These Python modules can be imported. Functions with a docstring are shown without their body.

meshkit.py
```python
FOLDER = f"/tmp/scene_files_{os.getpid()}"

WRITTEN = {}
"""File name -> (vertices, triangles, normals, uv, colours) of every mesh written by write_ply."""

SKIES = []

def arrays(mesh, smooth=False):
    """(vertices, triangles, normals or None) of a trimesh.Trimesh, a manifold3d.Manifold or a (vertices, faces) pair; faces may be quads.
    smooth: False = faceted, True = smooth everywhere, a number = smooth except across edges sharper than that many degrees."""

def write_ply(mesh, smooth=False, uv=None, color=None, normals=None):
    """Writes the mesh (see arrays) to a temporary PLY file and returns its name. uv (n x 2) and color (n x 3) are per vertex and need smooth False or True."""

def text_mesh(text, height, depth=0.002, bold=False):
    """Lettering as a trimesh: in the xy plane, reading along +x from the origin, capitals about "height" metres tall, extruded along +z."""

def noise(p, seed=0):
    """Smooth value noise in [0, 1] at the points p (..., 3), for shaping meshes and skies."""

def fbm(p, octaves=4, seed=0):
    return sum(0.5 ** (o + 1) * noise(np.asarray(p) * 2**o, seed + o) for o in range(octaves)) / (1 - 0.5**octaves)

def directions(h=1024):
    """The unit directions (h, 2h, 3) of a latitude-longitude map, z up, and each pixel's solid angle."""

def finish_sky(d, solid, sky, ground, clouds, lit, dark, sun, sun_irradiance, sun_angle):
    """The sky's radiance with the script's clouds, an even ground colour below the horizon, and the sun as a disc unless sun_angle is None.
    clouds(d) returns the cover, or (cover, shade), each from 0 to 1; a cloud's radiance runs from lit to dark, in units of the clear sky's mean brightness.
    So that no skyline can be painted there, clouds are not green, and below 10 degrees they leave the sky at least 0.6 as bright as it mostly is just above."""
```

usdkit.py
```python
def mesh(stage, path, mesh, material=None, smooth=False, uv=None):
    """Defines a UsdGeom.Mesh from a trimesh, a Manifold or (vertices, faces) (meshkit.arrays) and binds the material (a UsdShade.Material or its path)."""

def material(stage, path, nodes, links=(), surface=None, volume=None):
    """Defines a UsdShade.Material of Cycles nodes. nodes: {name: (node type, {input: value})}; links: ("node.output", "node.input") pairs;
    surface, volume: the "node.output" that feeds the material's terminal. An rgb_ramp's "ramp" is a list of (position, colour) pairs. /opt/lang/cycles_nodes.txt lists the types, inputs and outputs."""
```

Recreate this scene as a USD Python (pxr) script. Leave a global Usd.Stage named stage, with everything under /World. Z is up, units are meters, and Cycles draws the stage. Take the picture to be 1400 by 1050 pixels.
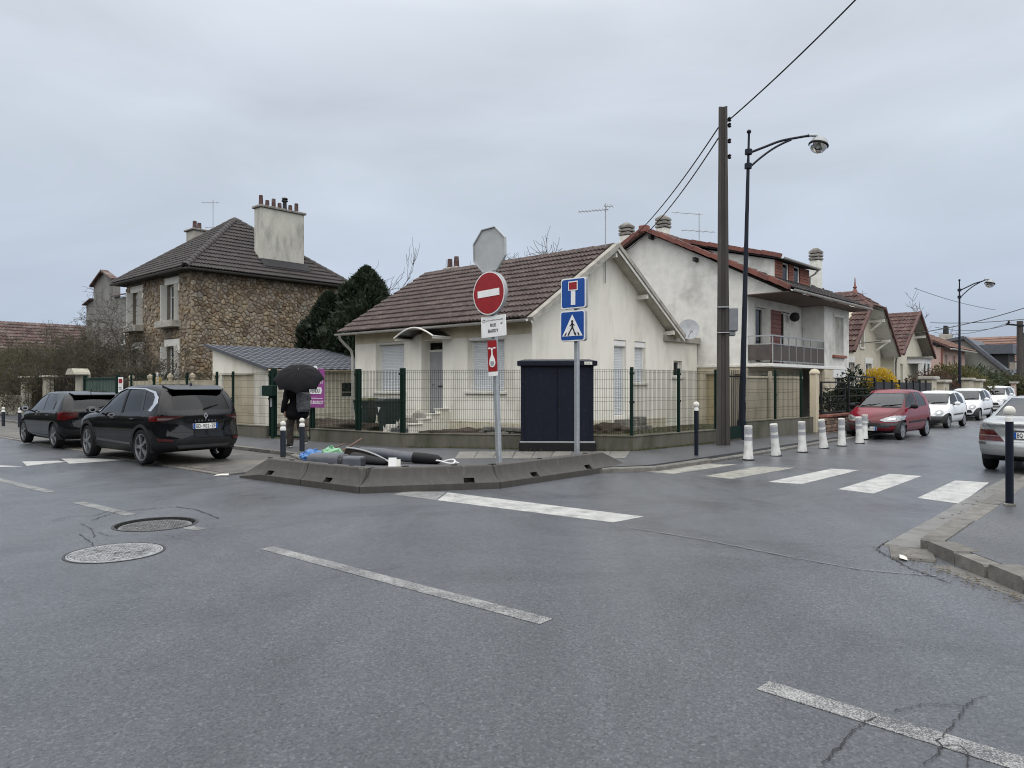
import math, random
import numpy as np, trimesh, manifold3d as m3
from scipy.interpolate import PchipInterpolator as PC
from scipy.spatial import Voronoi, cKDTree
from shapely.geometry import Polygon, LineString, MultiPolygon
from shapely.ops import unary_union
from pxr import Usd, UsdGeom, UsdLux, UsdShade, Gf, Sdf, Vt
import usdkit, meshkit

# ---------------------------------------------------------------- camera, sky, sun, exposure
stage = Usd.Stage.CreateInMemory()
UsdGeom.SetStageUpAxis(stage, 'Z'); UsdGeom.SetStageMetersPerUnit(stage, 1.0)
UsdGeom.Xform.Define(stage, '/World'); UsdGeom.Scope.Define(stage, '/World/Looks')
H = 1.62                                    # eye height of the photographer
cam = UsdGeom.Camera.Define(stage, '/World/camera')
cam.CreateHorizontalApertureAttr(36.0); cam.CreateVerticalApertureAttr(27.0); cam.CreateFocalLengthAttr(36.0 * 1000 / 1400)
cam.CreateClippingRangeAttr(Gf.Vec2f(0.05, 5000)); cam.CreateExposureAttr(0.27)
cam.AddTranslateOp().Set(Gf.Vec3d(0, 0, H)); cam.AddRotateXOp().Set(90.115)
SUN_AZ, SUN_EL = math.radians(179), math.radians(46)       # azimuth = atan2(x, y) of the direction towards the sun
SKY = usdkit.material(stage, '/World/Looks/sky_look', {
    'tc': ('texture_coordinate', {}), 'sep': ('separate_xyz', {}),
    'sky': ('sky_texture', {'sky_type': 'single_scattering', 'sun_disc': False, 'sun_elevation': SUN_EL, 'sun_rotation': SUN_AZ, 'aerosol_density': 2.0}),
    'mp': ('mapping', {'scale': (1.0, 1.0, 3.4)}), 'n': ('noise_texture', {'scale': 1.7, 'detail': 6.0, 'roughness': .5, 'distortion': .5}),
    'mr': ('map_range', {'from_min': .3, 'from_max': .72, 'to_min': .83, 'to_max': 1.1, 'clamp': True}),
    'el': ('rgb_ramp', {'ramp': [(0, (3.85, 4.55, 5.6)), (.1, (4.25, 4.9, 5.9)), (.26, (4.9, 5.45, 6.25)), (.45, (6.0, 6.5, 7.2)), (.6, (9.4, 9.7, 10.0)), (.8, (14.2, 14.3, 14.4)), (1, (16.5, 16.5, 16.5))]}),
    'm': ('mix', {'mix_type': 'multiply', 'fac': 1.0}), 'mix': ('mix', {'fac': .97}),
    'bg': ('background_shader', {'strength': .1})},
    [('tc.generated', 'sep.vector'), ('tc.generated', 'mp.vector'), ('mp.vector', 'n.vector'), ('n.fac', 'mr.value'), ('sep.z', 'el.fac'), ('el.color', 'm.color1'), ('mr.result', 'm.color2'),
     ('sky.color', 'mix.color1'), ('m.color', 'mix.color2'), ('mix.color', 'bg.color')], surface='bg.background')
dome = UsdLux.DomeLight.Define(stage, '/World/sky')
UsdShade.MaterialBindingAPI.Apply(dome.GetPrim()).Bind(SKY)
dome.GetPrim().SetCustomDataByKey('kind', 'structure')
sun = UsdLux.DistantLight.Define(stage, '/World/sun')
sun.CreateIntensityAttr(.4); sun.CreateAngleAttr(120.0); sun.CreateColorAttr(Gf.Vec3f(1, .97, .93)); sun.CreateNormalizeAttr(True)
sun.AddRotateZOp().Set(-math.degrees(SUN_AZ) + 180); sun.AddRotateXOp().Set(90 - math.degrees(SUN_EL))

# ---------------------------------------------------------------- helpers
V3 = lambda *a: np.array(a, float)
E1, E2 = V3(.66913, .74314, 0), V3(-.74314, .66913, 0)     # directions of the two streets, at right angles
S = lambda s, t, z=0: s * E1 + t * E2 + V3(0, 0, z)
A1 = math.degrees(math.atan2(.74314, .66913))               # heading of E1
def g(u, v, z=0):                                            # the point of a level of height z that lies under this line of sight
    Y = 1000 * (H - z) / (v - 527.0)
    return V3((u - 700) / 1000 * Y, Y, z)
def st(p): return float(p @ E1), float(p @ E2)
def along(P, Q, u, z=None):                                  # where the line P-Q crosses the vertical plane through the eye at u
    k = (u - 700) / 1000.0
    d = Q - P; a = (k * P[1] - P[0]) / (d[0] - k * d[1])
    r = P + a * d
    if z is not None: r = V3(r[0], r[1], z)
    return r

used = {}
def path_of(parent, name):
    base = parent if isinstance(parent, str) else (str(parent.GetPath()) if parent is not None else '/World')
    k = (base, name); n = used.get(k, 0); used[k] = n + 1
    return f'{base}/{name}' + (f'_{n:03d}' if n else '')
def tag(p, label=None, cat=None, group=None, kind=None):
    p = p.GetPrim() if hasattr(p, 'GetPrim') else p
    for k, v in (('label', label), ('category', cat), ('group', group), ('kind', kind)):
        if v: p.SetCustomDataByKey(k, v)
    return p
def thing(name, label, cat, loc=(0, 0, 0), rz=0.0, group=None):
    x = UsdGeom.Xform.Define(stage, path_of(None, name))
    x.AddTranslateOp().Set(Gf.Vec3d(*map(float, loc))); x.AddRotateZOp().Set(float(rz))
    return tag(x, label, cat, group)
def copy(src, label, loc, rz=0.0, group=None, tilt=None):
    name = src.GetName()
    while name[-3:].isdigit(): name = name[:-4]
    x = UsdGeom.Xform.Define(stage, path_of(None, name))
    x.GetPrim().GetReferences().AddInternalReference(src.GetPath()); x.GetPrim().SetInstanceable(True)
    x.ClearXformOpOrder()
    x.GetPrim().GetAttribute('xformOp:translate').Set(Gf.Vec3d(*map(float, loc))); x.GetPrim().GetAttribute('xformOp:rotateZ').Set(float(rz))
    ops = [UsdGeom.XformOp(x.GetPrim().GetAttribute('xformOp:translate')), UsdGeom.XformOp(x.GetPrim().GetAttribute('xformOp:rotateZ'))]
    if tilt is not None:
        o = x.AddRotateXYZOp(opSuffix='lean'); o.Set(Gf.Vec3f(*tilt)); ops.append(o)
    x.SetXformOpOrder(ops)
    return tag(x, label, src.GetCustomDataByKey('category'), group or src.GetCustomDataByKey('group'))

TONE = np.random.default_rng(77)
class MB:
    def __init__(s): s.V, s.F, s.n, s.T = [], [], 0, []
    def add(s, v, f, tone=None):
        v = np.asarray(v, float); f = np.asarray(f, int)
        if f.shape[1] == 4: f = np.vstack([f[:, [0, 1, 2]], f[:, [0, 2, 3]]])
        s.V.append(v); s.F.append(f + s.n); s.n += len(v); s.T.append(np.full(len(f), TONE.random()) if tone is None else np.broadcast_to(tone, (len(f),))); return s
    def mesh(s, m, M=None):
        v = np.array(m.vertices)
        if M is not None: v = v @ M[:3, :3].T + M[:3, 3]
        return s.add(v, m.faces)
    def box(s, x0, y0, z0, x1, y1, z1, M=None):
        v = np.array([(x, y, z) for x in (x0, x1) for y in (y0, y1) for z in (z0, z1)], float)
        if M is not None: v = v @ M[:3, :3].T + M[:3, 3]
        return s.add(v, [(0, 1, 3, 2), (4, 6, 7, 5), (0, 4, 5, 1), (2, 3, 7, 6), (0, 2, 6, 4), (1, 5, 7, 3)])
    def cbox(s, x0, y0, z0, x1, y1, z1, c=.01, M=None):     # box with chamfered edges
        P = []
        for x, a in ((x0, 1), (x1, -1)):
            for y, b in ((y0, 1), (y1, -1)):
                for z, d in ((z0, 1), (z1, -1)):
                    P += [(x, y + b * c, z + d * c), (x + a * c, y, z + d * c), (x + a * c, y + b * c, z)]
        return s.mesh(hull(P), M)
    def bar(s, p, q, w, h=None, up=(0, 0, 1)):
        p, q = np.asarray(p, float), np.asarray(q, float); d = q - p; L = np.linalg.norm(d); d /= L
        a = np.cross(up, d); n = np.linalg.norm(a); a = a / n if n > 1e-6 else V3(1, 0, 0); b = np.cross(d, a); h = h or w
        M = np.eye(4); M[:3, 0], M[:3, 1], M[:3, 2], M[:3, 3] = d, a, b, p
        return s.box(0, -w / 2, -h / 2, L, w / 2, h / 2, M)
    def tube(s, pts, r, n=6, cap=True):
        p = np.asarray(pts, float); t = np.gradient(p, axis=0); t /= np.linalg.norm(t, axis=1, keepdims=True) + 1e-12
        ref = V3(0, 0, 1) if abs(t[:, 2]).mean() < .8 else V3(1, 0, 0)
        a = np.cross(t, ref); a /= np.linalg.norm(a, axis=1, keepdims=True) + 1e-12; b = np.cross(t, a)
        r = np.broadcast_to(np.asarray(r, float), (len(p),)); an = np.arange(n) * 2 * np.pi / n
        v = p[:, None] + r[:, None, None] * (np.cos(an)[None, :, None] * a[:, None] + np.sin(an)[None, :, None] * b[:, None])
        i, j = np.meshgrid(np.arange(len(p) - 1), np.arange(n), indexing='ij')
        q = np.stack([i * n + j, (i + 1) * n + j, (i + 1) * n + (j + 1) % n, i * n + (j + 1) % n], -1).reshape(-1, 4)
        s.add(v.reshape(-1, 3), q)
        if cap:
            for k, rev in ((0, 0), (len(p) - 1, 1)):
                c = v[k]; f = [(0, j, j + 1) if rev else (0, j + 1, j) for j in range(1, n - 1)]
                s.add(c, f)
        return s
    def lathe(s, prof, n=24, M=None):                        # profile of (r, z), turned about z
        v, m = [], len(prof); an = np.arange(n) * 2 * np.pi / n
        for r, z in prof: v += [(r * c, r * d, z) for c, d in zip(np.cos(an), np.sin(an))]
        v = np.array(v, float)
        if M is not None: v = v @ M[:3, :3].T + M[:3, 3]
        return s.add(v, [(i * n + j, i * n + (j + 1) % n, (i + 1) * n + (j + 1) % n, (i + 1) * n + j) for i in range(m - 1) for j in range(n)])
    def prism(s, poly, d0, d1, M=None):                      # polygon in xy, extruded from z = d0 to d1
        poly = poly if hasattr(poly, 'geom_type') else Polygon(poly)
        for q in (poly.geoms if hasattr(poly, 'geoms') else [poly]):
            if q.area < 1e-9: continue
            m = trimesh.creation.extrude_polygon(q, d1 - d0, engine='earcut'); m.apply_translation((0, 0, d0)); s.mesh(m, M)
        return s
    def tri(s): return trimesh.Trimesh(np.vstack(s.V), np.vstack(s.F), process=False)
    @property
    def vf(s): return np.vstack(s.V), np.vstack(s.F)
def hull(P):
    m = m3.Manifold.hull_points(np.asarray(P, np.float64)).to_mesh()
    return trimesh.Trimesh(m.vert_properties[:, :3], m.tri_verts, process=False)
def FR(o, x, y, z=None):                                     # frame from origin and axes
    M = np.eye(4); x = np.asarray(x, float); y = np.asarray(y, float); M[:3, 0], M[:3, 1] = x, y
    M[:3, 2] = np.cross(x, y) if z is None else z; M[:3, 3] = o; return M
def T(x=0, y=0, z=0): M = np.eye(4); M[:3, 3] = (x, y, z); return M
def RZ(d): a = math.radians(d); M = np.eye(4); M[0, 0] = M[1, 1] = math.cos(a); M[0, 1] = -math.sin(a); M[1, 0] = math.sin(a); return M
def RX(d): a = math.radians(d); M = np.eye(4); M[1, 1] = M[2, 2] = math.cos(a); M[1, 2] = -math.sin(a); M[2, 1] = math.sin(a); return M
def RY(d): a = math.radians(d); M = np.eye(4); M[0, 0] = M[2, 2] = math.cos(a); M[0, 2] = math.sin(a); M[2, 0] = -math.sin(a); return M
def obj(name, mb, mat, parent=None, smooth=False, label=None, kind=None, cat=None, group=None):
    m = mb.vf if isinstance(mb, MB) else mb
    p = usdkit.mesh(stage, path_of(parent, name), m, mat, smooth=smooth)
    if isinstance(mb, MB) and not smooth and len(mb.T) > 1: UsdGeom.PrimvarsAPI(p).CreatePrimvar('tone', Sdf.ValueTypeNames.FloatArray, 'uniform').Set(Vt.FloatArray.FromNumpy(np.concatenate(mb.T).astype(np.float32)))
    else: UsdGeom.PrimvarsAPI(p).CreatePrimvar('tone', Sdf.ValueTypeNames.FloatArray, 'uniform').Set(Vt.FloatArray.FromNumpy(np.full(len(p.GetFaceVertexCountsAttr().Get()), TONE.random(), np.float32)))
    return tag(p, label, cat, group, kind)
def text(parent, s, h, M, mat, depth=.003, bold=True, name='lettering'):
    m = meshkit.text_mesh(s, h, depth, bold); m.apply_translation((-m.bounds[:, 0].mean(), 0, 0))
    return obj(name, MB().mesh(m, M), mat, parent)

# ---------------------------------------------------------------- materials
def mat(name, c, c2=None, rough=.6, scale=6.0, bump=0.0, bs=60.0, spec=.5, metal=0.0, coat=0.0, detail=4.0, lo=.35, hi=.65, stretch=None, vary=0.0, rough2=None, dirt=None, ds=2.0, dlo=.55, dhi=.75):
    """A surface whose colour runs from c to c2 along a noise; vary: each piece lighter or darker; dirt: a second colour in patches."""
    c2 = c2 or tuple(x * .82 for x in c)
    N = {'tc': ('texture_coordinate', {}), 'n': ('noise_texture', {'scale': scale, 'detail': detail, 'roughness': .6}), 'r': ('rgb_ramp', {'ramp': [(lo, c), (hi, c2)]}),
         'p': ('principled_bsdf', {'roughness': rough, 'specular_ior_level': spec, 'metallic': metal, 'coat_weight': coat, 'coat_roughness': .04})}
    src = 'tc.object'; L = []
    if stretch:
        N['mp'] = ('mapping', {'scale': stretch}); L.append(('tc.object', 'mp.vector')); src = 'mp.vector'
    L += [(src, 'n.vector'), ('n.fac', 'r.fac')]; col = 'r.color'
    if dirt:
        N['dn'] = ('noise_texture', {'scale': ds, 'detail': 8.0, 'roughness': .68}); N['dm'] = ('map_range', {'from_min': dlo, 'from_max': dhi, 'clamp': True}); N['dx'] = ('mix', {'color2': dirt})
        L += [(src, 'dn.vector'), ('dn.fac', 'dm.value'), ('dm.result', 'dx.fac'), (col, 'dx.color1')]; col = 'dx.color'
    if vary:
        N['at'] = ('attribute', {'attribute': 'tone'})
        N['mr'] = ('map_range', {'to_min': 1 - vary, 'to_max': 1 + vary}); N['hv'] = ('hsv', {})
        L += [('at.fac', 'mr.value'), ('mr.result', 'hv.value'), (col, 'hv.color')]; col = 'hv.color'
    L.append((col, 'p.base_color'))
    if rough2 is not None:
        N['rr'] = ('map_range', {'from_min': lo, 'from_max': hi, 'to_min': rough, 'to_max': rough2, 'clamp': True}); L += [('n.fac', 'rr.value'), ('rr.result', 'p.roughness')]
    if bump:
        N['bn'] = ('noise_texture', {'scale': bs, 'detail': 3.0}); N['b'] = ('bump', {'strength': min(1.0, bump), 'distance': .01})
        L += [('tc.object', 'bn.vector'), ('bn.fac', 'b.height'), ('b.normal', 'p.normal')]
    return usdkit.material(stage, '/World/Looks/' + name, N, L, surface='p.BSDF')
def pane_mat(name, tint, ior=1.5):
    return usdkit.material(stage, '/World/Looks/' + name, {'t': ('transparent_bsdf', {'color': tint}), 'gl': ('glossy_bsdf', {'color': (.9, .92, .95), 'roughness': .03}), 'f': ('fresnel', {'IOR': ior}), 'm': ('mix_closure', {})},
        [('f.fac', 'm.fac'), ('t.BSDF', 'm.closure1'), ('gl.BSDF', 'm.closure2')], surface='m.closure')
def leaf_mat(name, c, c2, tr=.3):
    return usdkit.material(stage, '/World/Looks/' + name, {'at': ('attribute', {'attribute': 'tone'}), 'r': ('rgb_ramp', {'ramp': [(0, c), (1, c2)]}), 'p': ('principled_bsdf', {'roughness': .55, 'specular_ior_level': .3}), 't': ('translucent_bsdf', {}), 'm': ('mix_closure', {'fac': tr})},
        [('at.fac', 'r.fac'), ('r.color', 'p.base_color'), ('r.color', 't.color'), ('p.BSDF', 'm.closure1'), ('t.BSDF', 'm.closure2')], surface='m.closure')
def asphalt(name, dark, light, r0, r1):
    N = {'ge': ('texture_coordinate', {}), 'v': ('voronoi_texture', {'scale': 75.0}), 'bw': ('rgb_to_bw', {}), 'vr': ('rgb_ramp', {'ramp': [(0, tuple(x * .45 for x in dark)), (.16, dark), (.7, tuple(a * .6 + b * .4 for a, b in zip(dark, light))), (.95, light), (1, tuple(x * 1.45 for x in light))]}),
         'n': ('noise_texture', {'scale': .38, 'detail': 9.0, 'roughness': .66, 'distortion': .6}), 'mr': ('map_range', {'from_min': .34, 'from_max': .66, 'to_min': .58, 'to_max': 1.3, 'clamp': True}),
         'n2': ('noise_texture', {'scale': 38.0, 'detail': 6.0, 'roughness': .8}), 'm2': ('map_range', {'from_min': .32, 'from_max': .68, 'to_min': .62, 'to_max': 1.36, 'clamp': True}),
         'mp': ('mapping', {'rotation': (0, 0, math.radians(-48)), 'scale': (1.5, .12, 1.0)}), 'n3': ('noise_texture', {'scale': .9, 'detail': 4.0}), 'm3': ('map_range', {'from_min': .35, 'from_max': .65, 'to_min': .86, 'to_max': 1.12, 'clamp': True}),
         'x3': ('mix', {'mix_type': 'multiply', 'fac': 1.0}), 'x': ('mix', {'mix_type': 'multiply', 'fac': 1.0}), 'x2': ('mix', {'mix_type': 'multiply', 'fac': 1.0}),
         'rr': ('map_range', {'from_min': .3, 'from_max': .7, 'to_min': r0, 'to_max': r1, 'clamp': True}), 'fn': ('noise_texture', {'scale': 110.0, 'detail': 3.0}), 'b': ('bump', {'strength': .55, 'distance': .006}), 'p': ('principled_bsdf', {'specular_ior_level': .5})}
    L = [('ge.object', 'v.vector'), ('ge.object', 'n.vector'), ('ge.object', 'n2.vector'), ('ge.object', 'fn.vector'), ('v.color', 'bw.color'), ('bw.val', 'vr.fac'), ('n.fac', 'mr.value'), ('n2.fac', 'm2.value'), ('ge.object', 'mp.vector'), ('mp.vector', 'n3.vector'), ('n3.fac', 'm3.value'),
         ('vr.color', 'x.color1'), ('mr.result', 'x.color2'), ('x.color', 'x2.color1'), ('m2.result', 'x2.color2'), ('x2.color', 'x3.color1'), ('m3.result', 'x3.color2'), ('x3.color', 'p.base_color'), ('n.fac', 'rr.value'), ('rr.result', 'p.roughness'), ('fn.fac', 'b.height'), ('b.normal', 'p.normal')]
    return usdkit.material(stage, '/World/Looks/' + name, N, L, surface='p.BSDF')
def worn_paint(name, c, wear, ns=130.0):
    N = {'ge': ('texture_coordinate', {}), 'n': ('noise_texture', {'scale': ns, 'detail': 3.0, 'roughness': .7}), 'n2': ('noise_texture', {'scale': 3.5, 'detail': 5.0, 'roughness': .7}), 'a': ('math', {'math_type': 'multiply_add', 'value2': .45}), 'mr': ('map_range', {'from_min': wear - .09, 'from_max': wear + .09, 'clamp': True}),
         'x': ('mix', {'color1': c, 'color2': (.05, .052, .055)}), 'fn': ('noise_texture', {'scale': 110.0}), 'b': ('bump', {'strength': .4, 'distance': .005}), 'p': ('principled_bsdf', {'roughness': .5})}
    L = [('ge.object', 'n.vector'), ('ge.object', 'n2.vector'), ('ge.object', 'fn.vector'), ('n2.fac', 'a.value1'), ('n.fac', 'a.value3'), ('a.value', 'mr.value'), ('mr.result', 'x.fac'), ('x.color', 'p.base_color'), ('fn.fac', 'b.height'), ('b.normal', 'p.normal')]
    return usdkit.material(stage, '/World/Looks/' + name, N, L, surface='p.BSDF')

ASPH = asphalt('asphalt', (.037, .04, .0455), (.098, .103, .112), .19, .44)
PAVE = asphalt('pavement_asphalt', (.044, .046, .05), (.105, .107, .112), .36, .56)
PAINT = worn_paint('road_paint', (.47, .47, .45), .78); PAINT_OLD = worn_paint('old_road_paint', (.33, .33, .32), .70); PAINT_FADED = worn_paint('faded_road_paint', (.3, .3, .28), .70); ZEBRA_OLD = worn_paint('worn_zebra_paint', (.37, .36, .31), .74)
CONC = mat('concrete', (.24, .225, .2), (.13, .122, .108), .8, 5, .4, 70, dirt=(.07, .064, .055), ds=3, dlo=.5, dhi=.72)
CONC_L = mat('pale_concrete', (.36, .34, .3), (.25, .235, .205), .8, 4, .35, 80, dirt=(.13, .12, .1), ds=2.5)
KERB = mat('kerb_concrete', (.16, .152, .137), (.1, .094, .084), .75, 7, .5, 60, vary=.14, dirt=(.06, .055, .048), ds=4)
SLAB = mat('paving_slab', (.2, .19, .172), (.13, .124, .112), .6, 6, .3, 80, vary=.12)
WALLC = mat('low_wall_concrete', (.115, .108, .086), (.068, .064, .05), .85, 2.2, .4, 60, stretch=(1, 1, .35), dirt=(.042, .046, .022), ds=2.4, dlo=.48, dhi=.72)
STUC = mat('cream_render', (.76, .735, .66), (.7, .675, .6), .88, 1.6, .3, 140, stretch=(1, 1, .3), dirt=(.47, .445, .37), ds=1.5, dlo=.5, dhi=.8)
STUC_B = mat('beige_render', (.56, .5, .385), (.48, .43, .33), .88, 2, .25, 140, dirt=(.36, .31, .22), ds=1.8)
STUC_W = mat('white_roughcast', (.69, .68, .64), (.61, .6, .56), .92, 3, .8, 55, dirt=(.31, .305, .28), ds=.55, dlo=.5, dhi=.74)
WHITE = mat('white_paint', (.72, .72, .7), (.66, .66, .64), .45, 8)
WHITE_S = mat('weathered_white', (.66, .65, .6), (.56, .55, .5), .7, 5, .2, 60, dirt=(.36, .35, .31), ds=3)
SHUT = mat('shutter_white', (.66, .68, .7), (.62, .64, .66), .35, 4)
GREYPVC = mat('grey_door', (.3, .3, .315), (.27, .27, .285), .4, 4)
TILE_B = mat('brown_tile', (.082, .056, .05), (.048, .035, .033), .65, 9, .3, 90, vary=.25, spec=.3, dirt=(.14, .127, .115), ds=7, dlo=.52, dhi=.72)
TILE_D = mat('dark_tile', (.055, .047, .047), (.038, .033, .034), .6, 7, .2, 90, vary=.15, spec=.25, dirt=(.075, .068, .065), ds=5)
TILE_R = mat('red_tile', (.088, .043, .037), (.056, .03, .027), .7, 8, .2, 90, spec=.3, vary=.28, dirt=(.17, .135, .12), ds=4, dlo=.48)
TILE_O = mat('orange_tile', (.17, .09, .062), (.11, .06, .045), .7, 5, .2, 90, vary=.25, dirt=(.15, .1, .07), ds=1.5)
VERGE = mat('red_verge_tile', (.165, .052, .036), (.115, .04, .031), .6, 6, .2, 60, vary=.2)
SLATE = mat('slate_sheet', (.08, .088, .104), (.06, .066, .08), .55, 6, .2, 60, vary=.1)
BRICK = mat('red_brick', (.23, .085, .055), (.16, .062, .045), .8, 12, .3, 80, vary=.25)
GREEN = mat('green_coated_steel', (.004, .016, .011), (.0035, .013, .009), .5, 6, spec=.15)
BLACKM = mat('black_steel', (.011, .011, .012), (.008, .008, .009), .5, 6, spec=.2)
NAVY = mat('navy_paint', (.006, .009, .017), (.005, .007, .013), .4, 6, spec=.2)
CAB = mat('cabinet_paint', (.007, .0095, .018), (.0055, .0075, .014), .4, 6, .12, 130, rough2=.55, dirt=(.02, .024, .035), ds=9, dlo=.57, dhi=.72, spec=.18)
GALV = mat('galvanised_steel', (.42, .44, .46), (.33, .35, .37), .45, 18, metal=.7)
ALU = mat('aluminium_grey', (.34, .35, .36), (.29, .3, .31), .5, 8, metal=.3)
ZINC = mat('gutter_zinc', (.44, .43, .4), (.34, .33, .31), .5, 5, metal=.2)
SIGNW = mat('sign_white', (.74, .74, .73), (.68, .68, .67), .35, 9); SIGNR = mat('sign_red', (.25, .010, .013), (.21, .009, .012), .32, 9); SIGNB = mat('sign_blue', (.008, .06, .27), (.007, .052, .235), .3, 9)
INK = mat('black_ink', (.012, .012, .013), (.01, .01, .01), .5, 9)
GLASS = pane_mat('window_glass', (.55, .58, .6), 1.38); SCREEN = pane_mat('windscreen_glass', (.5, .57, .56), 1.8); CARGL = pane_mat('car_glass', (.4, .46, .45), 1.5); PRIV = pane_mat('dark_car_glass', (.035, .038, .042), 1.45); LENS = pane_mat('lamp_lens', (.9, .92, .93), 1.45)
DARK = mat('dark_interior', (.02, .02, .022), (.012, .012, .013), .8, 5)
CURT = mat('net_curtain', (.62, .61, .58), (.5, .49, .47), .9, 3, stretch=(14, 14, .3))
BARK = mat('bark', (.085, .072, .058), (.045, .038, .03), .9, 14, .6, 50); TWIG = mat('twigs', (.075, .062, .048), (.05, .042, .034), .9, 9)
RUBBER = mat('tyre_rubber', (.012, .012, .013), (.009, .009, .01), .8, 20, spec=.25); PLASB = mat('black_plastic', (.012, .012, .013), (.009, .009, .01), .55, 12, spec=.3); CHROME = mat('chrome', (.75, .76, .78), (.7, .71, .73), .12, 5, metal=1.0)
ALLOY = mat('alloy_wheel', (.3, .31, .32), (.24, .25, .26), .35, 6, metal=.8)
SOIL = mat('garden_soil', (.085, .066, .047), (.05, .04, .03), .95, 5, .8, 25, dirt=(.075, .08, .04), ds=1.2, dlo=.48, dhi=.6)

# ---------------------------------------------------------------- the ground, road, markings
ground = MB().prism([(-400, -300), (900, -300), (900, 1100), (-400, 1100)], -.2, -.13)
obj('ground', ground, SOIL, kind='structure')
def stpoly(pts): return Polygon([tuple(S(a, b)[:2]) for a, b in pts])
def sheet(mb, poly, z, skirt=.0):
    """Level sheet, with a side face of height skirt."""
    return mb.prism(poly, z - max(skirt, .02), z)
road_shape = unary_union([stpoly([(-1.2, -80), (6.25, -80), (6.25, 240), (-1.2, 240)]), stpoly([(6.0, 1.45), (260, 1.45), (260, 7.4), (6.0, 7.4)]), stpoly([(6.0, 7.2), (14, 7.2), (6.0, 16)]), stpoly([(6.0, -80), (8.4, -80), (8.4, 3), (6, 3)])])
from shapely.geometry import Point
road_shape = road_shape.difference(Point(*g(213, 716.5)[:2]).buffer(.43, 24))
road = obj('road', sheet(MB(), road_shape, 0, .16), ASPH, kind='structure')
def mark(name, px, m, z=.004, w=None):
    """A painted marking as a sheet on the road; px: its corners (or, with w, its two ends)."""
    P = [g(*q) if len(q) == 2 else V3(*q) for q in px]
    if w:
        d = P[1] - P[0]; d /= np.linalg.norm(d); n = V3(-d[1], d[0], 0) * w / 2
        P = [P[0] + n, P[0] - n, P[1] - n, P[1] + n]
    return obj(name, MB().prism([tuple(p[:2]) for p in P], z - .003, z), m, road)
for a, b, m in (((365, 749), (747, 850), PAINT_OLD), ((1043, 937), (1420, 1052), PAINT_OLD), ((108, 687), (178, 704), PAINT_FADED), ((-30, 649), (70, 673), PAINT_FADED), ((255, 721), (275, 724), PAINT_FADED)):
    mark('centre_dash', (a, b), m, w=.15)
mark('stop_line', [(598, 684), (612, 673.5), (880, 706.5), (838, 714.5)], PAINT); mark('stop_line', [(535, 676), (560, 671), (610, 673.3), (596, 683.8)], PAINT_OLD)
for q, m in (([(1254, 681), (1306, 657), (1352, 660), (1313, 689)], PAINT), ([(1146, 669), (1216, 648), (1260, 651), (1194, 675)], PAINT), ([(1050, 659), (1136, 641), (1174, 643), (1096, 662)], PAINT), ([(964, 651), (1036, 638), (1088, 639.5), (1000, 655)], ZEBRA_OLD), ([(884, 645), (964, 634), (1008, 635), (920, 648)], ZEBRA_OLD)):
    mark('zebra_stripe', q, m)
for q in ([(-60, 640), (-60, 633), (33, 638)], [(30, 631), (80, 630), (90, 631.6), (37, 637)], [(84, 627.3), (128, 627), (172, 629), (95, 634)]):
    mark('ramp_triangle', q, PAINT)
rng = random.Random(5)
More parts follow.
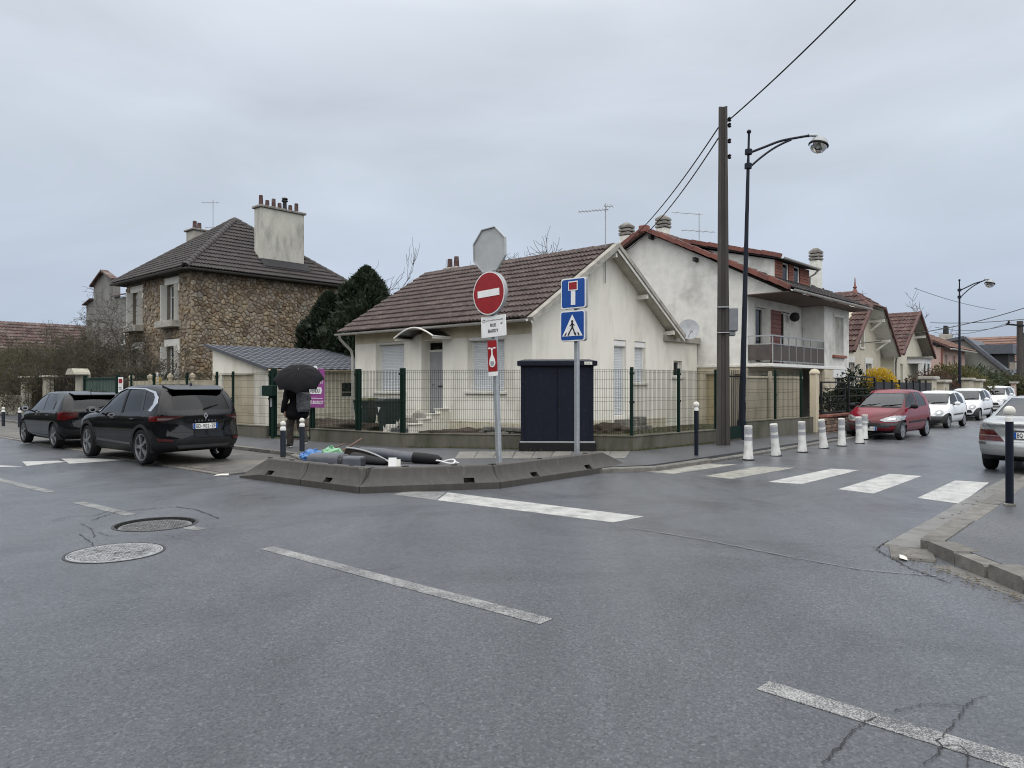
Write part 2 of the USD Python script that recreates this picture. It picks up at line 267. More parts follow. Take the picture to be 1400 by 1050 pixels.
def crack(pts, w=.012, seed=1, m=None):
    """A crack in the asphalt: a narrow jagged strip along the points."""
    r = np.random.default_rng(seed); P = [g(*q)[:2] for q in pts]; out = []
    for a, b in zip(P[:-1], P[1:]):
        n = max(2, int(np.linalg.norm(b - a) / .022))
        for k in range(n): out.append(a + (b - a) * k / n + r.normal(0, .006, 2))
    out.append(P[-1]); out = np.array(out); mb = MB(); t = np.gradient(out, axis=0); t /= np.linalg.norm(t, axis=1, keepdims=True); nn = np.stack([-t[:, 1], t[:, 0]], 1)
    ww = w * r.uniform(.15, 1.1, len(out))[:, None]; a, b = out + nn * ww / 2, out - nn * ww / 2; k = len(out)
    v = np.vstack([np.c_[a, np.full(k, .0075)], np.c_[b, np.full(k, .0075)]]); mb.add(v, [(i + k, i + k + 1, i + 1, i) for i in range(k - 1)])
    obj('crack', mb, m or INKD, road)
INKD = mat('crack_dark', (.016, .016, .017), (.011, .011, .012), .8, 20)
SEAM = mat('seam_pale', (.15, .154, .162), (.1, .103, .11), .4, 20)
for i, (p, w) in enumerate((([(1343, 952), (1318, 966), (1310, 985), (1290, 1004), (1282, 1014), (1290, 1020), (1280, 1030), (1262, 1046)], .009), ([(1318, 966), (1290, 965), (1262, 964), (1236, 968), (1222, 973)], .007), ([(1198, 981), (1182, 988), (1166, 1000), (1148, 1022), (1122, 1044)], .010), ([(1290, 1020), (1312, 1021), (1325, 1032), (1322, 1052)], .007),
        ([(125, 712), (160, 700), (205, 696), (240, 693), (268, 697), (300, 709)], .02), ([(130, 735), (126, 724), (110, 716)], .011), ([(72, 712), (100, 706), (128, 706), (152, 698)], .011), ([(135, 728), (150, 733), (190, 731)], .01), ([(225, 731), (245, 737), (262, 739)], .009), ([(108, 730), (122, 740), (128, 746)], .012), ([(330, 678), (362, 676)], .02), ([(360, 681), (395, 679)], .016), ([(1198, 752), (1206, 744), (1240, 731), (1278, 710), (1330, 685), (1384, 652)], .028), ([(1198, 752), (1220, 764), (1245, 778), (1300, 798)], .02), ([(1300, 742), (1340, 740)], .02))):
    crack(p, w, i + 3)
crack([(862, 722), (960, 738), (1080, 762), (1180, 780), (1280, 788)], .03, 40, SEAM)

pav_shape = stpoly([(9.1, 140), (9.1, 14.6), (8.7, 13.4), (8.2, 12.2), (8.35, 11.0), (10.1, 8.6), (12.1, 7.43), (14, 7.35), (200, 7.35), (200, 140)])
pavement = obj('pavement', sheet(MB(), pav_shape, .1, .3), PAVE, kind='structure')
park_shape = stpoly([(6.4, 140), (6.4, 12.6), (8.9, 12.6), (8.9, 140)])
parking = obj('parking_strip', sheet(MB(), park_shape, .03, .2), mat('strip_asphalt', (.1, .095, .088), (.06, .058, .055), .6, 3, .4, 90, dirt=(.16, .14, .11), ds=.8, dlo=.5, dhi=.66), kind='structure')
right_shape = stpoly([(6.95, -60), (6.95, .72), (8.0, 1.6), (8.3, 1.64), (200, 1.62), (200, -60)])
right_pavement = obj('right_pavement', sheet(MB(), right_shape, .115, .3), PAVE, kind='structure')
def kerb(parent, pts, w, z0, z1, step=1.0, gap=.012, seed=0, m=None, wob=.008, name='kerb_stone'):
    """Kerb stones, each its own piece with chamfered edges, along a line given in street coordinates."""
    r = random.Random(seed)
    for (a, b) in zip(pts[:-1], pts[1:]):
        A, B = S(*a), S(*b); L = np.linalg.norm(B - A); n = max(1, round(L / step)); d = (B - A) / L; nn = np.cross((0, 0, 1), d)
        for k in range(n):
            M = FR(A + d * L * k / n, d, nn); M = M @ T(0, r.uniform(-wob, wob), r.uniform(-wob, wob)) @ RZ(r.uniform(-.6, .6)) @ RX(r.uniform(-1.5, 1.5))
            obj(name, MB().cbox(gap / 2, 0, z0, L / n - gap / 2, w, z1, .018, M), m or KERB, parent)
kerb(right_pavement, [(6.86, .84), (7.95, 1.74)], -.2, -.08, .13, .5, .03, 3, wob=.02); kerb(right_pavement, [(6.8, -9), (6.8, .55), (6.84, .80)], -.2, -.08, .128, 1.0, .015, 4)
kerb(right_pavement, [(8.0, 1.80), (24.2, 1.80)], -.17, -.08, .118, 1.5, .012, 6)
kerb(right_pavement, [(7.45, 1.92), (8.0, 2.08)], -.33, -.06, .014, .6, .014, 6, name='gutter_slab'); GUT = mat('gutter_concrete', (.15, .147, .138), (.1, .097, .09), .5, 3, .3, 80, vary=.08, dirt=(.085, .08, .07), ds=1.5); kerb(right_pavement, [(8.0, 2.14), (24, 2.14)], -.34, -.06, .012, 1.7, .012, 8, name='gutter_slab', m=GUT)
kerb(right_pavement, [(6.6, -9), (6.6, .7), (7.4, 1.62)], -.16, -.06, .008, 1.4, .02, 9, name='gutter_slab', m=GUT)
kerb(pavement, [(8.95, 14.6), (8.95, 40)], -.15, -.05, .105, 1.0, .012, 9); kerb(pavement, [(8.2, 12.2), (8.95, 14.55)], .15, -.05, .09, .8, .012, 9)
kerb(pavement, [(10.15, 8.4), (12.1, 7.2), (14.2, 7.12)], .16, -.05, .085, 1.0, .012, 2); kerb(pavement, [(14.25, 7.14), (44, 7.14)], .16, -.05, .06, 1.0, .012, 12)
kerb(parking, [(6.25, 12.6), (6.25, 40)], -.18, -.05, .02, 1.2, .01, 13)
# paving slabs and a drain cover by the cabinet
for i in range(9):
    x = 622 + i * 26; P = [g(x, 627, .1), g(x + 25, 627, .1), g(x + 31, 617.5, .1), g(x + 6.5, 617.5, .1)]
    obj('paving_slab', MB().prism([tuple(p[:2]) for p in P], .09, .106 + .002 * (i % 3)), SLAB, pavement)
# the yards behind the fences
fence_corner = [g(549, 611.5, .1), g(866, 616.5, .1)]
F_A, F_B = fence_corner; F_L = g(366, 599, .1); F_R = g(1112, 592, .1)
yard_shape = Polygon([tuple(p[:2]) for p in (F_L + (F_L - F_A) * .9, F_A + V3(0, .12, 0), F_B + V3(0, .12, 0), F_R, S(34, 14), S(34, 30), S(16, 38))])
obj('yard', sheet(MB(), yard_shape, .145, .2), SOIL, kind='structure')
def lumps(name, label, cat, c, r, h, m, seed, n=2):
    q = trimesh.creation.icosphere(4); v = q.vertices.copy(); nz = meshkit.fbm(v * 2.6 + seed, 4, seed); k = (.55 + .9 * nz)[:, None]
    v = v * k * np.array([r[0], r[1], h]); v[:, 2] = np.maximum(v[:, 2], -.05)
    t = thing(name, label, cat, c); obj('heap', (v, q.faces), m, t, smooth=True); return t
EARTH = mat('earth_heap', (.06, .043, .03), (.035, .026, .02), .95, 9, 1.0, 20)
# ---------------------------------------------------------------- building pieces
def wall(name, parent, outline, holes, M, depth, m, **k):
    """A wall with real openings: outline and holes in the wall's plane, thickness away from M's third axis."""
    P = Polygon(outline)
    for h in holes: P = P.difference(Polygon([(h[0], h[1]), (h[0] + h[2], h[1]), (h[0] + h[2], h[1] + h[3]), (h[0], h[1] + h[3])]))
    return obj(name, MB().prism(P, -depth, 0, M), m, parent, **k)
def rect(a, b, c, d): return [(a, b), (c, b), (c, d), (a, d)]
def window(parent, M, x, y, w, h, kind='casement', rec=.16, fm=None, sill=True, name='window', curtain=True, bars=1):
    """A window in an opening whose lower left corner is (x, y) in the wall plane M; its pieces are sub-parts of it."""
    W = M @ T(x, y, -rec); fm = fm or WHITE; f = .055
    mb = MB()
    if kind == 'roller':
        mb.prism(Polygon(rect(0, 0, w, h)).difference(Polygon(rect(f, .02, w - f, h - .03))), -.05, .05, W)
        fr = obj(name, mb, fm, parent)
        sl = MB(); n = int((h - .2) / .052)
        for k in range(n):
            y0 = .03 + k * .052; sl.add((np.array([(f, y0, 0), (w - f, y0, 0), (w - f, y0 + .012, .02), (f, y0 + .012, .02), (w - f, y0 + .04, .022), (f, y0 + .04, .022), (w - f, y0 + .052, .0), (f, y0 + .052, .0)])) @ W[:3, :3].T + W[:3, 3], [(0, 1, 2, 3), (3, 2, 4, 5), (5, 4, 6, 7)])
        obj('shutter', sl, SHUT, fr); obj('shutter_box', MB().cbox(-.01, h - .22, -.05, w + .01, h - .01, rec - .02, .03, W), fm, fr)
    else:
        mb.box(0, 0, -.04, f, h, .03, W).box(w - f, 0, -.04, w, h, .03, W).box(f, 0, -.04, w - f, f, .03, W).box(f, h - f, -.04, w - f, h, .03, W)
        if w > .7: mb.box(w / 2 - .05, f, -.035, w / 2 + .05, h - f, .034, W)
        for b in range(bars): mb.box(f, h * (.68 if bars == 1 else (b + 1) / (bars + 1)) - .015, -.02, w - f, h * (.68 if bars == 1 else (b + 1) / (bars + 1)) + .015, .02, W)
        fr = obj(name, mb, fm, parent)
        obj('pane', MB().box(f * .8, f * .8, -.012, w - f * .8, h - f * .8, -.006, W), GLASS, fr)
        if curtain:
            c = MB(); 
            for a, b in ((.06, .4), (.6, .94)): c.box(w * a, .06, -.16, w * b, h - .06, -.15, W)
            obj('curtain', c, CURT, fr)
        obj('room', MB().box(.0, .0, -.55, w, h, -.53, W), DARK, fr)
    if sill: obj('sill', MB().cbox(-.1, -.09, -.06, w + .1, -.005, rec + .07, .012, W), WHITE_S, fr)
    return fr
def tile_mesh(w, l, th=.022, segs=8, flutes=2, tilt=.05):
    """One roofing tile: fluted across, lifted at its lower edge, its front edge thick."""
    x = np.linspace(0, w, segs * flutes // 2 + 1); zz = .042 * (.5 - .5 * np.cos(x / w * flutes * 2 * np.pi)); n = len(x)
    top0 = np.c_[x, np.zeros(n), zz + tilt + th]; top1 = np.c_[x, np.full(n, l * 1.06), zz + th]; bot = np.c_[x, np.zeros(n), zz * .6 + tilt - .012]
    v = np.vstack([top0, top1, bot]); f = []
    for i in range(n - 1): f += [(i, i + 1, n + i + 1, n + i), (2 * n + i, 2 * n + i + 1, i + 1, i)]
    e = len(v); v = np.vstack([v, bot[[0, -1]] + [0, l, -.02]]); f += [(2 * n, 0, n, e), (3 * n - 1, e + 1, 2 * n - 1, n - 1)]
    return v, np.array(f)
def roof_tiles(parent, O, A, B, width, length, tw, tl, m, single=0, clip=None, order=None, wob=.004, seed=1, segs=8, flutes=2):
    """Courses of tiles on a roof plane: O lower corner, A along the eave, B up the slope. The first `single` of them (in the given order) are parts, the others one part."""
    r = np.random.default_rng(seed); A = A / np.linalg.norm(A); B = B / np.linalg.norm(B); N = np.cross(A, B); nc, nr = round(width / tw), round(length / tl); tw, tl = width / nc, length / nr
    v, f = tile_mesh(tw, tl, segs=segs, flutes=flutes); cells = [(c, q) for q in range(nr) for c in range(nc)]
    if clip is not None: cells = [c for c in cells if clip((c[0] + .5) * tw, (c[1] + .5) * tl)]
    if order: cells.sort(key=lambda c: order(c[0] / nc, c[1] / nr))
    rest = MB(); k = 0
    for c, q in cells:
        o = O + A * (c * tw + r.normal(0, wob)) + B * (q * tl + r.normal(0, wob)) + N * (r.normal(0, wob * .6) + .01)
        a = A + B * r.normal(0, wob * .8) + N * r.normal(0, wob); P = o + v[:, :1] * a + v[:, 1:2] * B + v[:, 2:] * N
        if k < single: obj('roof_tile', (P, f), m, parent, smooth=35)
        else: rest.add(P, f)
        k += 1
    if rest.n: obj('roof_tile_field', rest, m, parent, kind='stuff')
def ridge_tiles(parent, P, Q, m, step=.36, r=.12, up=(0, 0, 1), seed=2, joined=False, name='ridge_tile', w=1.0):
    rr = random.Random(seed); P, Q = np.asarray(P, float), np.asarray(Q, float); L = np.linalg.norm(Q - P); d = (Q - P) / L; n = max(1, round(L / step)); a = np.cross(d, up); a /= np.linalg.norm(a); b = np.cross(a, d); al = MB()
    for k in range(n):
        mb = MB(); v = []
        for j, (s0, rad) in enumerate(((0, r * 1.12), (L / n * 1.05, r))):
            for an in np.linspace(-.15, math.pi + .15, 8): v.append(P + d * (k * L / n + s0) + a * math.cos(an) * rad * w + b * (math.sin(an) * rad - .05 + rr.uniform(-.006, .006)))
        for an in np.linspace(-.15, math.pi + .15, 8): v.append(P + d * (k * L / n) + a * math.cos(an) * r * .85 * w + b * (math.sin(an) * r * .85 - .05))
        f = [(i, i + 1, 8 + i + 1, 8 + i) for i in range(7)] + [(16 + i, 16 + i + 1, i + 1, i) for i in range(7)]
        (al if joined else mb).add(v, f)
        if not joined: obj(name, mb, m, parent, smooth=40)
    if joined: obj(name, al, m, parent, smooth=40)
def gutter(parent, P, Q, r=.07, m=None, name='gutter'):
    P, Q = np.asarray(P, float), np.asarray(Q, float); d = (Q - P) / np.linalg.norm(Q - P); a = np.cross(d, (0, 0, 1)); v = []
    for p in (P, Q):
        for rad in (r, r * .86):
            for an in np.linspace(math.pi, 2 * math.pi, 9): v.append(p + a * math.cos(an) * rad + V3(0, 0, math.sin(an) * rad))
    f = []
    for i in range(8): f += [(i, i + 1, 18 + i + 1, 18 + i), (9 + i, 27 + i, 28 + i, 10 + i), (i, 9 + i, 10 + i, i + 1)]
    f += [(0, 18, 27, 9), (8, 17, 35, 26)]
    return obj(name, (np.array(v), np.array(f)), m or ZINC, parent, smooth=40)
def pipe(parent, pts, r=.045, m=None, name='downpipe'): return obj(name, MB().tube(pts, r, 10), m or ZINC, parent, smooth=50)
def chimney_pot(mb, x, y, z, r, h): mb.lathe([(r * 1.1, z), (r * 1.12, z + .05), (r, z + .06), (r * .86, z + h), (r * .7, z + h), (r * .7, z + h - .1)], 12, T(x, y, 0))
def antenna(name, label, P, h, els, head, boom, grp=None):
    """A roof aerial: mast with booms of rods. els: (height on mast, boom length, rod length, number of rods)."""
    t = thing(name, label, 'aerial', P, head, grp); obj('mast', MB().tube([(0, 0, 0), (0, 0, h)], .018, 6), ALU, t)
    for (z, bl, rl, n, off) in els:
        mb = MB().tube([(-off, 0, z), (bl - off, 0, z)], .014, 5)
        for k in range(n):
            x = -off + bl * (k + .5) / n; mb.tube([(x, -rl / 2, z), (x, rl / 2, z)], .008, 4)
        obj('antenna_array', mb, ALU, t)
    return t

# ---------------------------------------------------------------- small cream house on the corner
h1 = thing('bungalow', 'small cream rendered bungalow with brown tiled gable roof, closed white roller shutters', 'house', S(15.85, 13.5), A1)
LX, LY, EZ, RZ_, RX_ = 7.35, 8.4, 3.62, 6.08, 3.68      # depth, width, eave, ridge height, ridge place
FM = FR((0, LY, 0), (0, -1, 0), (0, 0, 1), (-1, 0, 0))   # front plane: u runs from the far corner towards the near one
fu = lambda y: LY - y
hol = [(fu(7.2), 1.42, 1.55, 1.84), (fu(4.75), .72, 1.0, 2.36), (fu(2.62), 1.45, 1.55, 1.76)]
wall('front_wall', h1, rect(0, 0, LY, 3.75), hol, FM, .3, STUC)
for k, (a, b, w, h) in enumerate(hol):
    if k != 1: window(h1, FM, a, b, w, h, 'roller', rec=.26)
GM = FR((0, 0, 0), (1, 0, 0), (0, 0, 1), (0, -1, 0))
gh = [(4.12, .62, .72, 2.5), (5.35, 1.72, .7, 1.4)]
gable_outline = [(.302, 0), (LX, 0), (LX, EZ + .02), (RX_, RZ_ - .06), (.302, EZ + .2)]
wall('gable_wall', h1, gable_outline, gh, GM, .3, STUC)
window(h1, GM, 4.12, .62, .72, 2.5, 'roller', sill=False, name='shuttered_door'); window(h1, GM, 5.35, 1.72, .7, 1.4, 'roller')
obj('back_wall', MB().box(LX - .3, .302, 0, LX - .002, LY - .302, EZ), STUC, h1)
wall('far_gable_wall', h1, gable_outline, [], FR((0, LY, 0), (1, 0, 0), (0, 0, 1), (0, 1, 0)), .3, STUC)
PLN = mat('stained_plinth', (.56, .52, .41), (.46, .42, .32), .9, 3, .3, 90, dirt=(.22, .19, .13), ds=2.2)
for q in ((-.02, -.022, 0, .28, 3.42, .52), (-.02, 5.3, 0, .28, LY + .02, .5), (.3, -.025, 0, 3.95, .2, .5), (5.0, -.025, 0, LX + .02, .2, .48)): obj('plinth', MB().cbox(*q, .01), PLN, h1)
door = obj('door', MB().box(.32, 3.8, .74, .365, 4.7, 2.72), GREYPVC, h1)
dp = MB()
for z0, z1 in ((.86, 1.5), (1.66, 2.62)):
    for y0, y1 in ((3.88, 4.2), (4.3, 4.62)): dp.cbox(.308, y0, z0, .325, y1, z1, .008)
obj('door_panel', dp, GREYPVC, door); obj('handle', MB().tube([(.27, 4.6, 1.68), (.27, 4.47, 1.68)], .014, 6).tube([(.32, 4.6, 1.68), (.27, 4.6, 1.68)], .012, 6), CHROME, door); obj('letter_slot', MB().cbox(.307, 4.05, 1.56, .32, 4.35, 1.62, .004), CHROME, door)
obj('transom', MB().box(.301, 3.7, 2.72, .38, 4.8, 2.79).box(.301, 3.7, 3.02, .38, 4.8, 3.08).box(.301, 3.7, .74, .38, 3.8, 2.719).box(.301, 4.7, .74, .38, 4.8, 2.719), WHITE_S, door); obj('transom_pane', MB().box(.33, 3.8, 2.79, .336, 4.7, 3.02), GLASS, door)
obj('door_lobby', MB().box(.6, 3.7, .7, .62, 4.8, 3.1), DARK, h1)
obj('porch_pier', MB().cbox(-.06, 4.72, .16, .42, 5.42, 3.3, .012), STUC, h1)
for k in range(4): obj('step', MB().cbox(-1.3 + k * .3, 3.75, .15, -.0 if k == 3 else -1.3 + k * .3 + .32, 4.75, .29 + k * .145, .012), mat('dark_step', (.12, .12, .125), (.08, .08, .085), .7, 6, .3, 60) if k == 0 else CONC_L, h1)
for k in range(4): obj('step_wall', MB().cbox(-1.42 + k * .36, 3.5, .14, -1.42 + (k + 1) * .36 - .003, 3.74, .42 + k * .145, .012), STUC, h1); obj('step_wall', MB().cbox(-1.42 + k * .36, 4.76, .14, -1.42 + (k + 1) * .36 - .003, 4.98, .4 + k * .14, .012), STUC, h1)
for k in range(4): obj('step_coping', MB().cbox(-1.46 + k * .36, 3.46, .421 + k * .145, -1.43 + (k + 1) * .36 - .003, 3.78, .46 + k * .145, .01), WHITE_S, h1)
# door canopy: a bent sheet with a pale edge and two brackets
cv = MB(); arc = [(3.3 + 1.9 * k / 12, 3.14 + .3 * math.sin(math.pi * k / 12)) for k in range(13)]
CAN = pane_mat('smoked_sheet', (.42, .40, .36))
canopy = obj('canopy', MB().add([(x, y, z + dz) for dz in (0, .012) for x in (-.8, -.01) for (y, z) in arc], [(i, i + 1, 13 + i + 1, 13 + i) for i in range(12)] + [(26 + i, 39 + i, 40 + i, 27 + i) for i in range(12)]), CAN, h1, smooth=40)
obj('canopy_edge', MB().tube([(-.8, y, z) for y, z in arc], .028, 8).tube([(-.8, arc[0][0], arc[0][1]), (-.01, arc[0][0], arc[0][1])], .025, 6).tube([(-.8, arc[-1][0], arc[-1][1]), (-.01, arc[-1][0], arc[-1][1])], .025, 6), WHITE_S, canopy, smooth=40)
obj('canopy_bracket', MB().box(-.77, 5.1, 3.07, -.02, 5.2, 3.12), WHITE_S, canopy); obj('canopy_bracket', MB().box(-.77, 3.3, 3.07, -.02, 3.4, 3.12), WHITE_S, canopy)
# roof
OV = .42
e0, rg = V3(-.52, -OV, EZ - .14), V3(RX_, -OV, RZ_)
Bv = rg - e0
rf = obj('roof', MB().add([(-.5, -OV + .06, EZ - .2), (RX_, -OV + .06, RZ_ - .07), (RX_, LY + .3, RZ_ - .07), (-.5, LY + .3, EZ - .2), (LX + .55, -OV + .06, EZ - .24), (LX + .55, LY + .3, EZ - .24)], [(0, 1, 2, 3), (1, 4, 5, 2)]).add([(-.5, -OV + .06, EZ - .24), (RX_, -OV + .06, RZ_ - .12), (RX_, LY + .3, RZ_ - .12), (-.5, LY + .3, EZ - .24), (LX + .55, -OV + .06, EZ - .29), (LX + .55, LY + .3, EZ - .29)], [(0, 3, 2, 1), (1, 2, 5, 4)]), mat('roof_boards', (.5, .48, .42), (.4, .38, .33), .8, 4), h1)
roof_tiles(rf, V3(-.52, LY + .34, EZ - .14), V3(0, -1, 0), Bv, LY + OV + .12, np.linalg.norm(Bv), .322, .395, TILE_B, single=300, order=lambda a, b: -a + .1 * b)
B2 = V3(RX_, 0, RZ_) - V3(LX + .57, 0, EZ - .2)
roof_tiles(rf, V3(LX + .57, -OV + .1, EZ - .2), V3(0, 1, 0), B2, LY + OV + .25, np.linalg.norm(B2), .322, .395, TILE_B, segs=4)
ridge_tiles(rf, (RX_, -OV + .1, RZ_ + .02), (RX_, LY + .36, RZ_ + .02), TILE_B, .4, .11)
obj('verge', MB().bar((-.56, -OV, EZ - .17), (RX_, -OV, RZ_ + .015), .2, .13), CONC_L, rf); obj('verge', MB().bar((RX_ + .02, -OV, RZ_ + .0), (LX + .62, -OV, EZ - .24), .16, .13), CONC_L, rf)
obj('barge_board', MB().bar((-.56, -OV - .03, EZ - .27), (RX_, -OV - .03, RZ_ - .1), .025, .075), WHITE_S, rf); obj('barge_board', MB().bar((RX_, -OV - .03, RZ_ - .14), (LX + .62, -OV - .03, EZ - .37), .025, .09), WHITE_S, rf)
for x, z in ((LX - .05, EZ - .12), (RX_ + 1.85, EZ + 1.0), (RX_, RZ_ - .3), (1.8, EZ + 1.0)):
    obj('purlin_end', MB().bar((x, .02, z - .02), (x, -OV + .02, z + .0), .1, .14), WHITE_S, rf)
gutter(h1, (-.6, -OV + .1, EZ - .16), (-.6, LY + .34, EZ - .16), .075)
pipe(h1, [(-.6, LY + .1, EZ - .22), (-.58, LY + .1, EZ - .35), (-.1, LY + .1, EZ - .75), (-.06, LY + .08, EZ - .95), (-.06, LY + .08, .3)], .05)
obj('eave_band', MB().box(-.012, .02, 3.1, -.002, LY - .02, 3.46), STUC_B, h1)
obj('chimney', MB().cbox(RX_ + .5, LY - .9, 5.0, RX_ + .9, LY - .1, 6.35, .02), CONC_L, h1)
cp = MB(); chimney_pot(cp, RX_ + .7, LY - .7, 6.35, .11, .42); chimney_pot(cp, RX_ + .7, LY - .32, 6.35, .11, .36); obj('chimney_pot', cp, TILE_R, h1, smooth=40)
# flat roofed annexe towards the next house
wall('annexe_wall', h1, rect(LX + .002, 0, 9.8, 3.2), [(8.02, 1.95, .62, .58)], FR((0, .03, 0), (1, 0, 0), (0, 0, 1), (0, -1, 0)), .25, STUC)
window(h1, FR((0, .03, 0), (1, 0, 0), (0, 0, 1), (0, -1, 0)), 8.02, 1.95, .62, .58, sill=True, curtain=False, bars=0)
obj('annexe_roof', MB().cbox(LX - .12, -.12, 3.2, 9.82, 4, 3.44, .02), CONC_L, h1)
obj('vent', MB().cbox(2.2, -.03, 5.05, 2.75, -.002, 5.12, .005), CONC_L, h1)
antenna('roof_aerial', 'comb shaped aerial on a tall mast at the peak of the cream bungalow gable', S(15.85 + 3.55, 13.5 - .06, 4.9), 2.55, [(2.35, 1.0, .34, 9, .9), (2.45, .3, .5, 3, .05)], 340, 0)
dt = thing('satellite_dish', 'round grey satellite dish on the flat annexe roof of the cream bungalow', 'satellite dish', S(15.85 + 8.5, 13.46, 3.30), A1)
Md = FR((-.1, -.35, .38), (.6, -.8, 0), (.0, .0, 1.0)) @ RX(-14)
obj('dish', MB().lathe([(0, -.07), (.12, -.063), (.25, -.035), (.38, .0), (.385, .006), (.25, -.025), (.12, -.053), (.0, -.06)], 28, Md), ALU, dt, smooth=50)
obj('arm', MB().tube([(0, 0, .05), (0, -.1, 0), (-.02, -.25, .05), (-.04, -.3, .3)], .022, 8).bar((0, .02, .0), (0, -.03, .02), .12, .14), BLACKM, dt, smooth=50); obj('receiver', MB().tube([(-.08, -.3, .1), (-.5, -.66, .26)], .012, 6).cbox(-.56, -.72, .23, -.48, -.62, .31, .012), ALU, dt)

# ---------------------------------------------------------------- white two storey house behind, with balcony
h2 = thing('balcony_house', 'white roughcast two storey house with red verge tiles and a recessed balcony', 'house', S(25.7, 10.6), A1)
X2, Y2, YR, ZR, ZE = 8.4, 10.6, 5.14, 7.86, 4.92
GM2 = FR((0, 0, 0), (0, 1, 0), (0, 0, 1), (-1, 0, 0))
zr = lambda y: ZE + .3 + (y) * (ZR - ZE - .3) / YR
wall('gable_wall', h2, [(.922, 2.36), (Y2, 2.36), (Y2, ZE), (YR, ZR - .05), (-.35, zr(-.35) - .05), (-.35, ZE + .02), (.922, ZE + .02)], [], GM2, .3, STUC_W)
wall('basement_wall', h2, rect(.922, 0, Y2, 2.3), [(1.1, .1, 1.5, 1.95)], GM2, .28, STUC_B)
obj('side_door', MB().box(.12, 1.1, .1, .16, 2.6, 2.05), mat('tan_door', (.4, .33, .2), (.34, .28, .17), .6, 3), h2)
obj('floor_band', MB().cbox(-.05, .0, 2.3, .25, Y2, 2.4, .01), WHITE_S, h2)
obj('recess_side_wall', MB().box(5.3, .302, 2.42, 5.5, .9, ZE), STUC_W, h2)
R2 = FR((0, .922, 0), (1, 0, 0), (0, 0, 1), (0, -1, 0))
wall('recess_wall', h2, rect(.302, 2.42, 5.5, ZE), [(.65, 2.46, 3.3, 2.1)], R2, .25, STUC_W)
wd = window(h2, R2, .65, 2.46, 3.3, 2.1, rec=.12, sill=False, name='french_window', bars=0)
obj('french_window_post', MB().box(1.45, .99, 2.46, 1.75, 1.06, 4.56).box(2.95, .99, 2.46, 3.15, 1.06, 4.56).box(.6, .9, 4.56, 4.0, 1.0, 4.66).box(.56, .9, 2.46, .64, .98, 4.66).box(3.96, .9, 2.46, 4.04, .98, 4.66), WHITE_S, wd)
sh = MB()
for k in range(12): sh.cbox(1.76, .84, 2.5 + k * .17, 2.93, .9, 2.5 + k * .17 + .165, .008)
obj('red_shutter', sh, mat('red_brown_shutter', (.2, .075, .06), (.15, .058, .05), .6, 7), wd); obj('shutter_leaf', MB().box(1.3, .62, 2.48, 1.34, .9, 4.52).box(3.25, .86, 2.48, 3.9, .9, 4.5), WHITE_S, wd)
F2 = FR((0, 0, 0), (1, 0, 0), (0, 0, 1), (0, -1, 0))
wall('front_wall', h2, rect(5.3, 2.42, X2, ZE), [(6.45, 2.92, 1.15, 1.62)], F2, .3, STUC_W)
window(h2, F2, 6.45, 2.92, 1.15, 1.62, sill=False); obj('window_surround', MB().box(6.33, -.03, 2.92, 6.447, -.001, 4.6).box(7.603, -.03, 2.92, 7.72, -.001, 4.6).box(6.33, -.03, 4.545, 7.72, -.001, 4.66), WHITE_S, h2)
obj('brick_sill', MB().cbox(6.25, -.12, 2.8, 7.8, .1, 2.915, .012), BRICK, h2); obj('shutter_leaf', MB().box(7.05, -.05, 2.95, 7.09, .12, 4.52), WHITE_S, h2)
wall('lower_front_wall', h2, rect(5.3, 0, X2, 2.3), [(6.6, 1.0, 1.1, 1.05)], F2, .3, STUC_B)
window(h2, F2, 6.6, 1.0, 1.1, 1.05)
obj('window_lintel', MB().box(6.3, -.035, 1.95, 8.0, -.001, 2.28), WHITE, h2)
for k in range(6):
    for x, w in ((5.28, .55 if k % 2 else .38), (X2 - (.55 if k % 2 else .38) + .02, .55 if k % 2 else .38)): obj('quoin', MB().cbox(x, -.03, .12 + k * .36, x + w, .1, .12 + k * .36 + .345, .012), STUC_B, h2)
obj('garage_wall', MB().box(.3, .93, 0, 5.3, 1.2, 2.3), STUC_B, h2); obj('garage_vent', MB().box(1.2, .90, 1.75, 2.9, .925, 2.0), DARK, h2)
obj('rear_walls', MB().box(X2 - .3, .302, 0, X2 - .002, Y2, ZE - .05), STUC_W, h2); wall('far_gable', h2, [(0.3, 4.8), (Y2, 4.8), (YR, ZR - .1)], [], FR((X2, 0, 0), (0, 1, 0), (0, 0, 1), (1, 0, 0)), .3, STUC_W)
slab = obj('balcony_slab', MB().cbox(.0, -.02, 2.3, 5.29, .92, 2.42, .01), WHITE, h2); obj('facade_band', MB().cbox(5.3, -.03, 2.3, X2 + .02, .28, 2.419, .01), WHITE, h2)
rl = MB().bar((.02, .0, 3.42), (5.28, .0, 3.42), .05).bar((.02, .0, 3.42), (.02, .9, 3.42), .05).bar((.02, 0, 3.12), (5.28, 0, 3.12), .03).bar((.02, 0, 2.5), (5.28, 0, 2.5), .03).bar((.02, 0, 3.12), (.02, .9, 3.12), .03)
for k in range(8): rl.bar((.03 + k * .745, .0, 2.42), (.03 + k * .745, .0, 3.42), .035)
rail = obj('balcony_rail', rl, ALU, h2); obj('rail_panel', MB().box(.06, .0, 2.53, 5.26, .012, 3.1).box(.0, .04, 2.53, .012, .9, 3.1), mat('old_brown_panel', (.05, .04, .036), (.09, .075, .066), .7, 2.5, stretch=(7, 1, .6), dirt=(.04, .035, .033), ds=3), rail)
lan = obj('wall_lantern', trimesh.creation.icosphere(3, .19), DARK, h2); lan.GetAttribute('points').Set(Vt.Vec3fArray.FromNumpy((np.array(lan.GetAttribute('points').Get()) + [3.55, .55, 4.35]).astype(np.float32)))
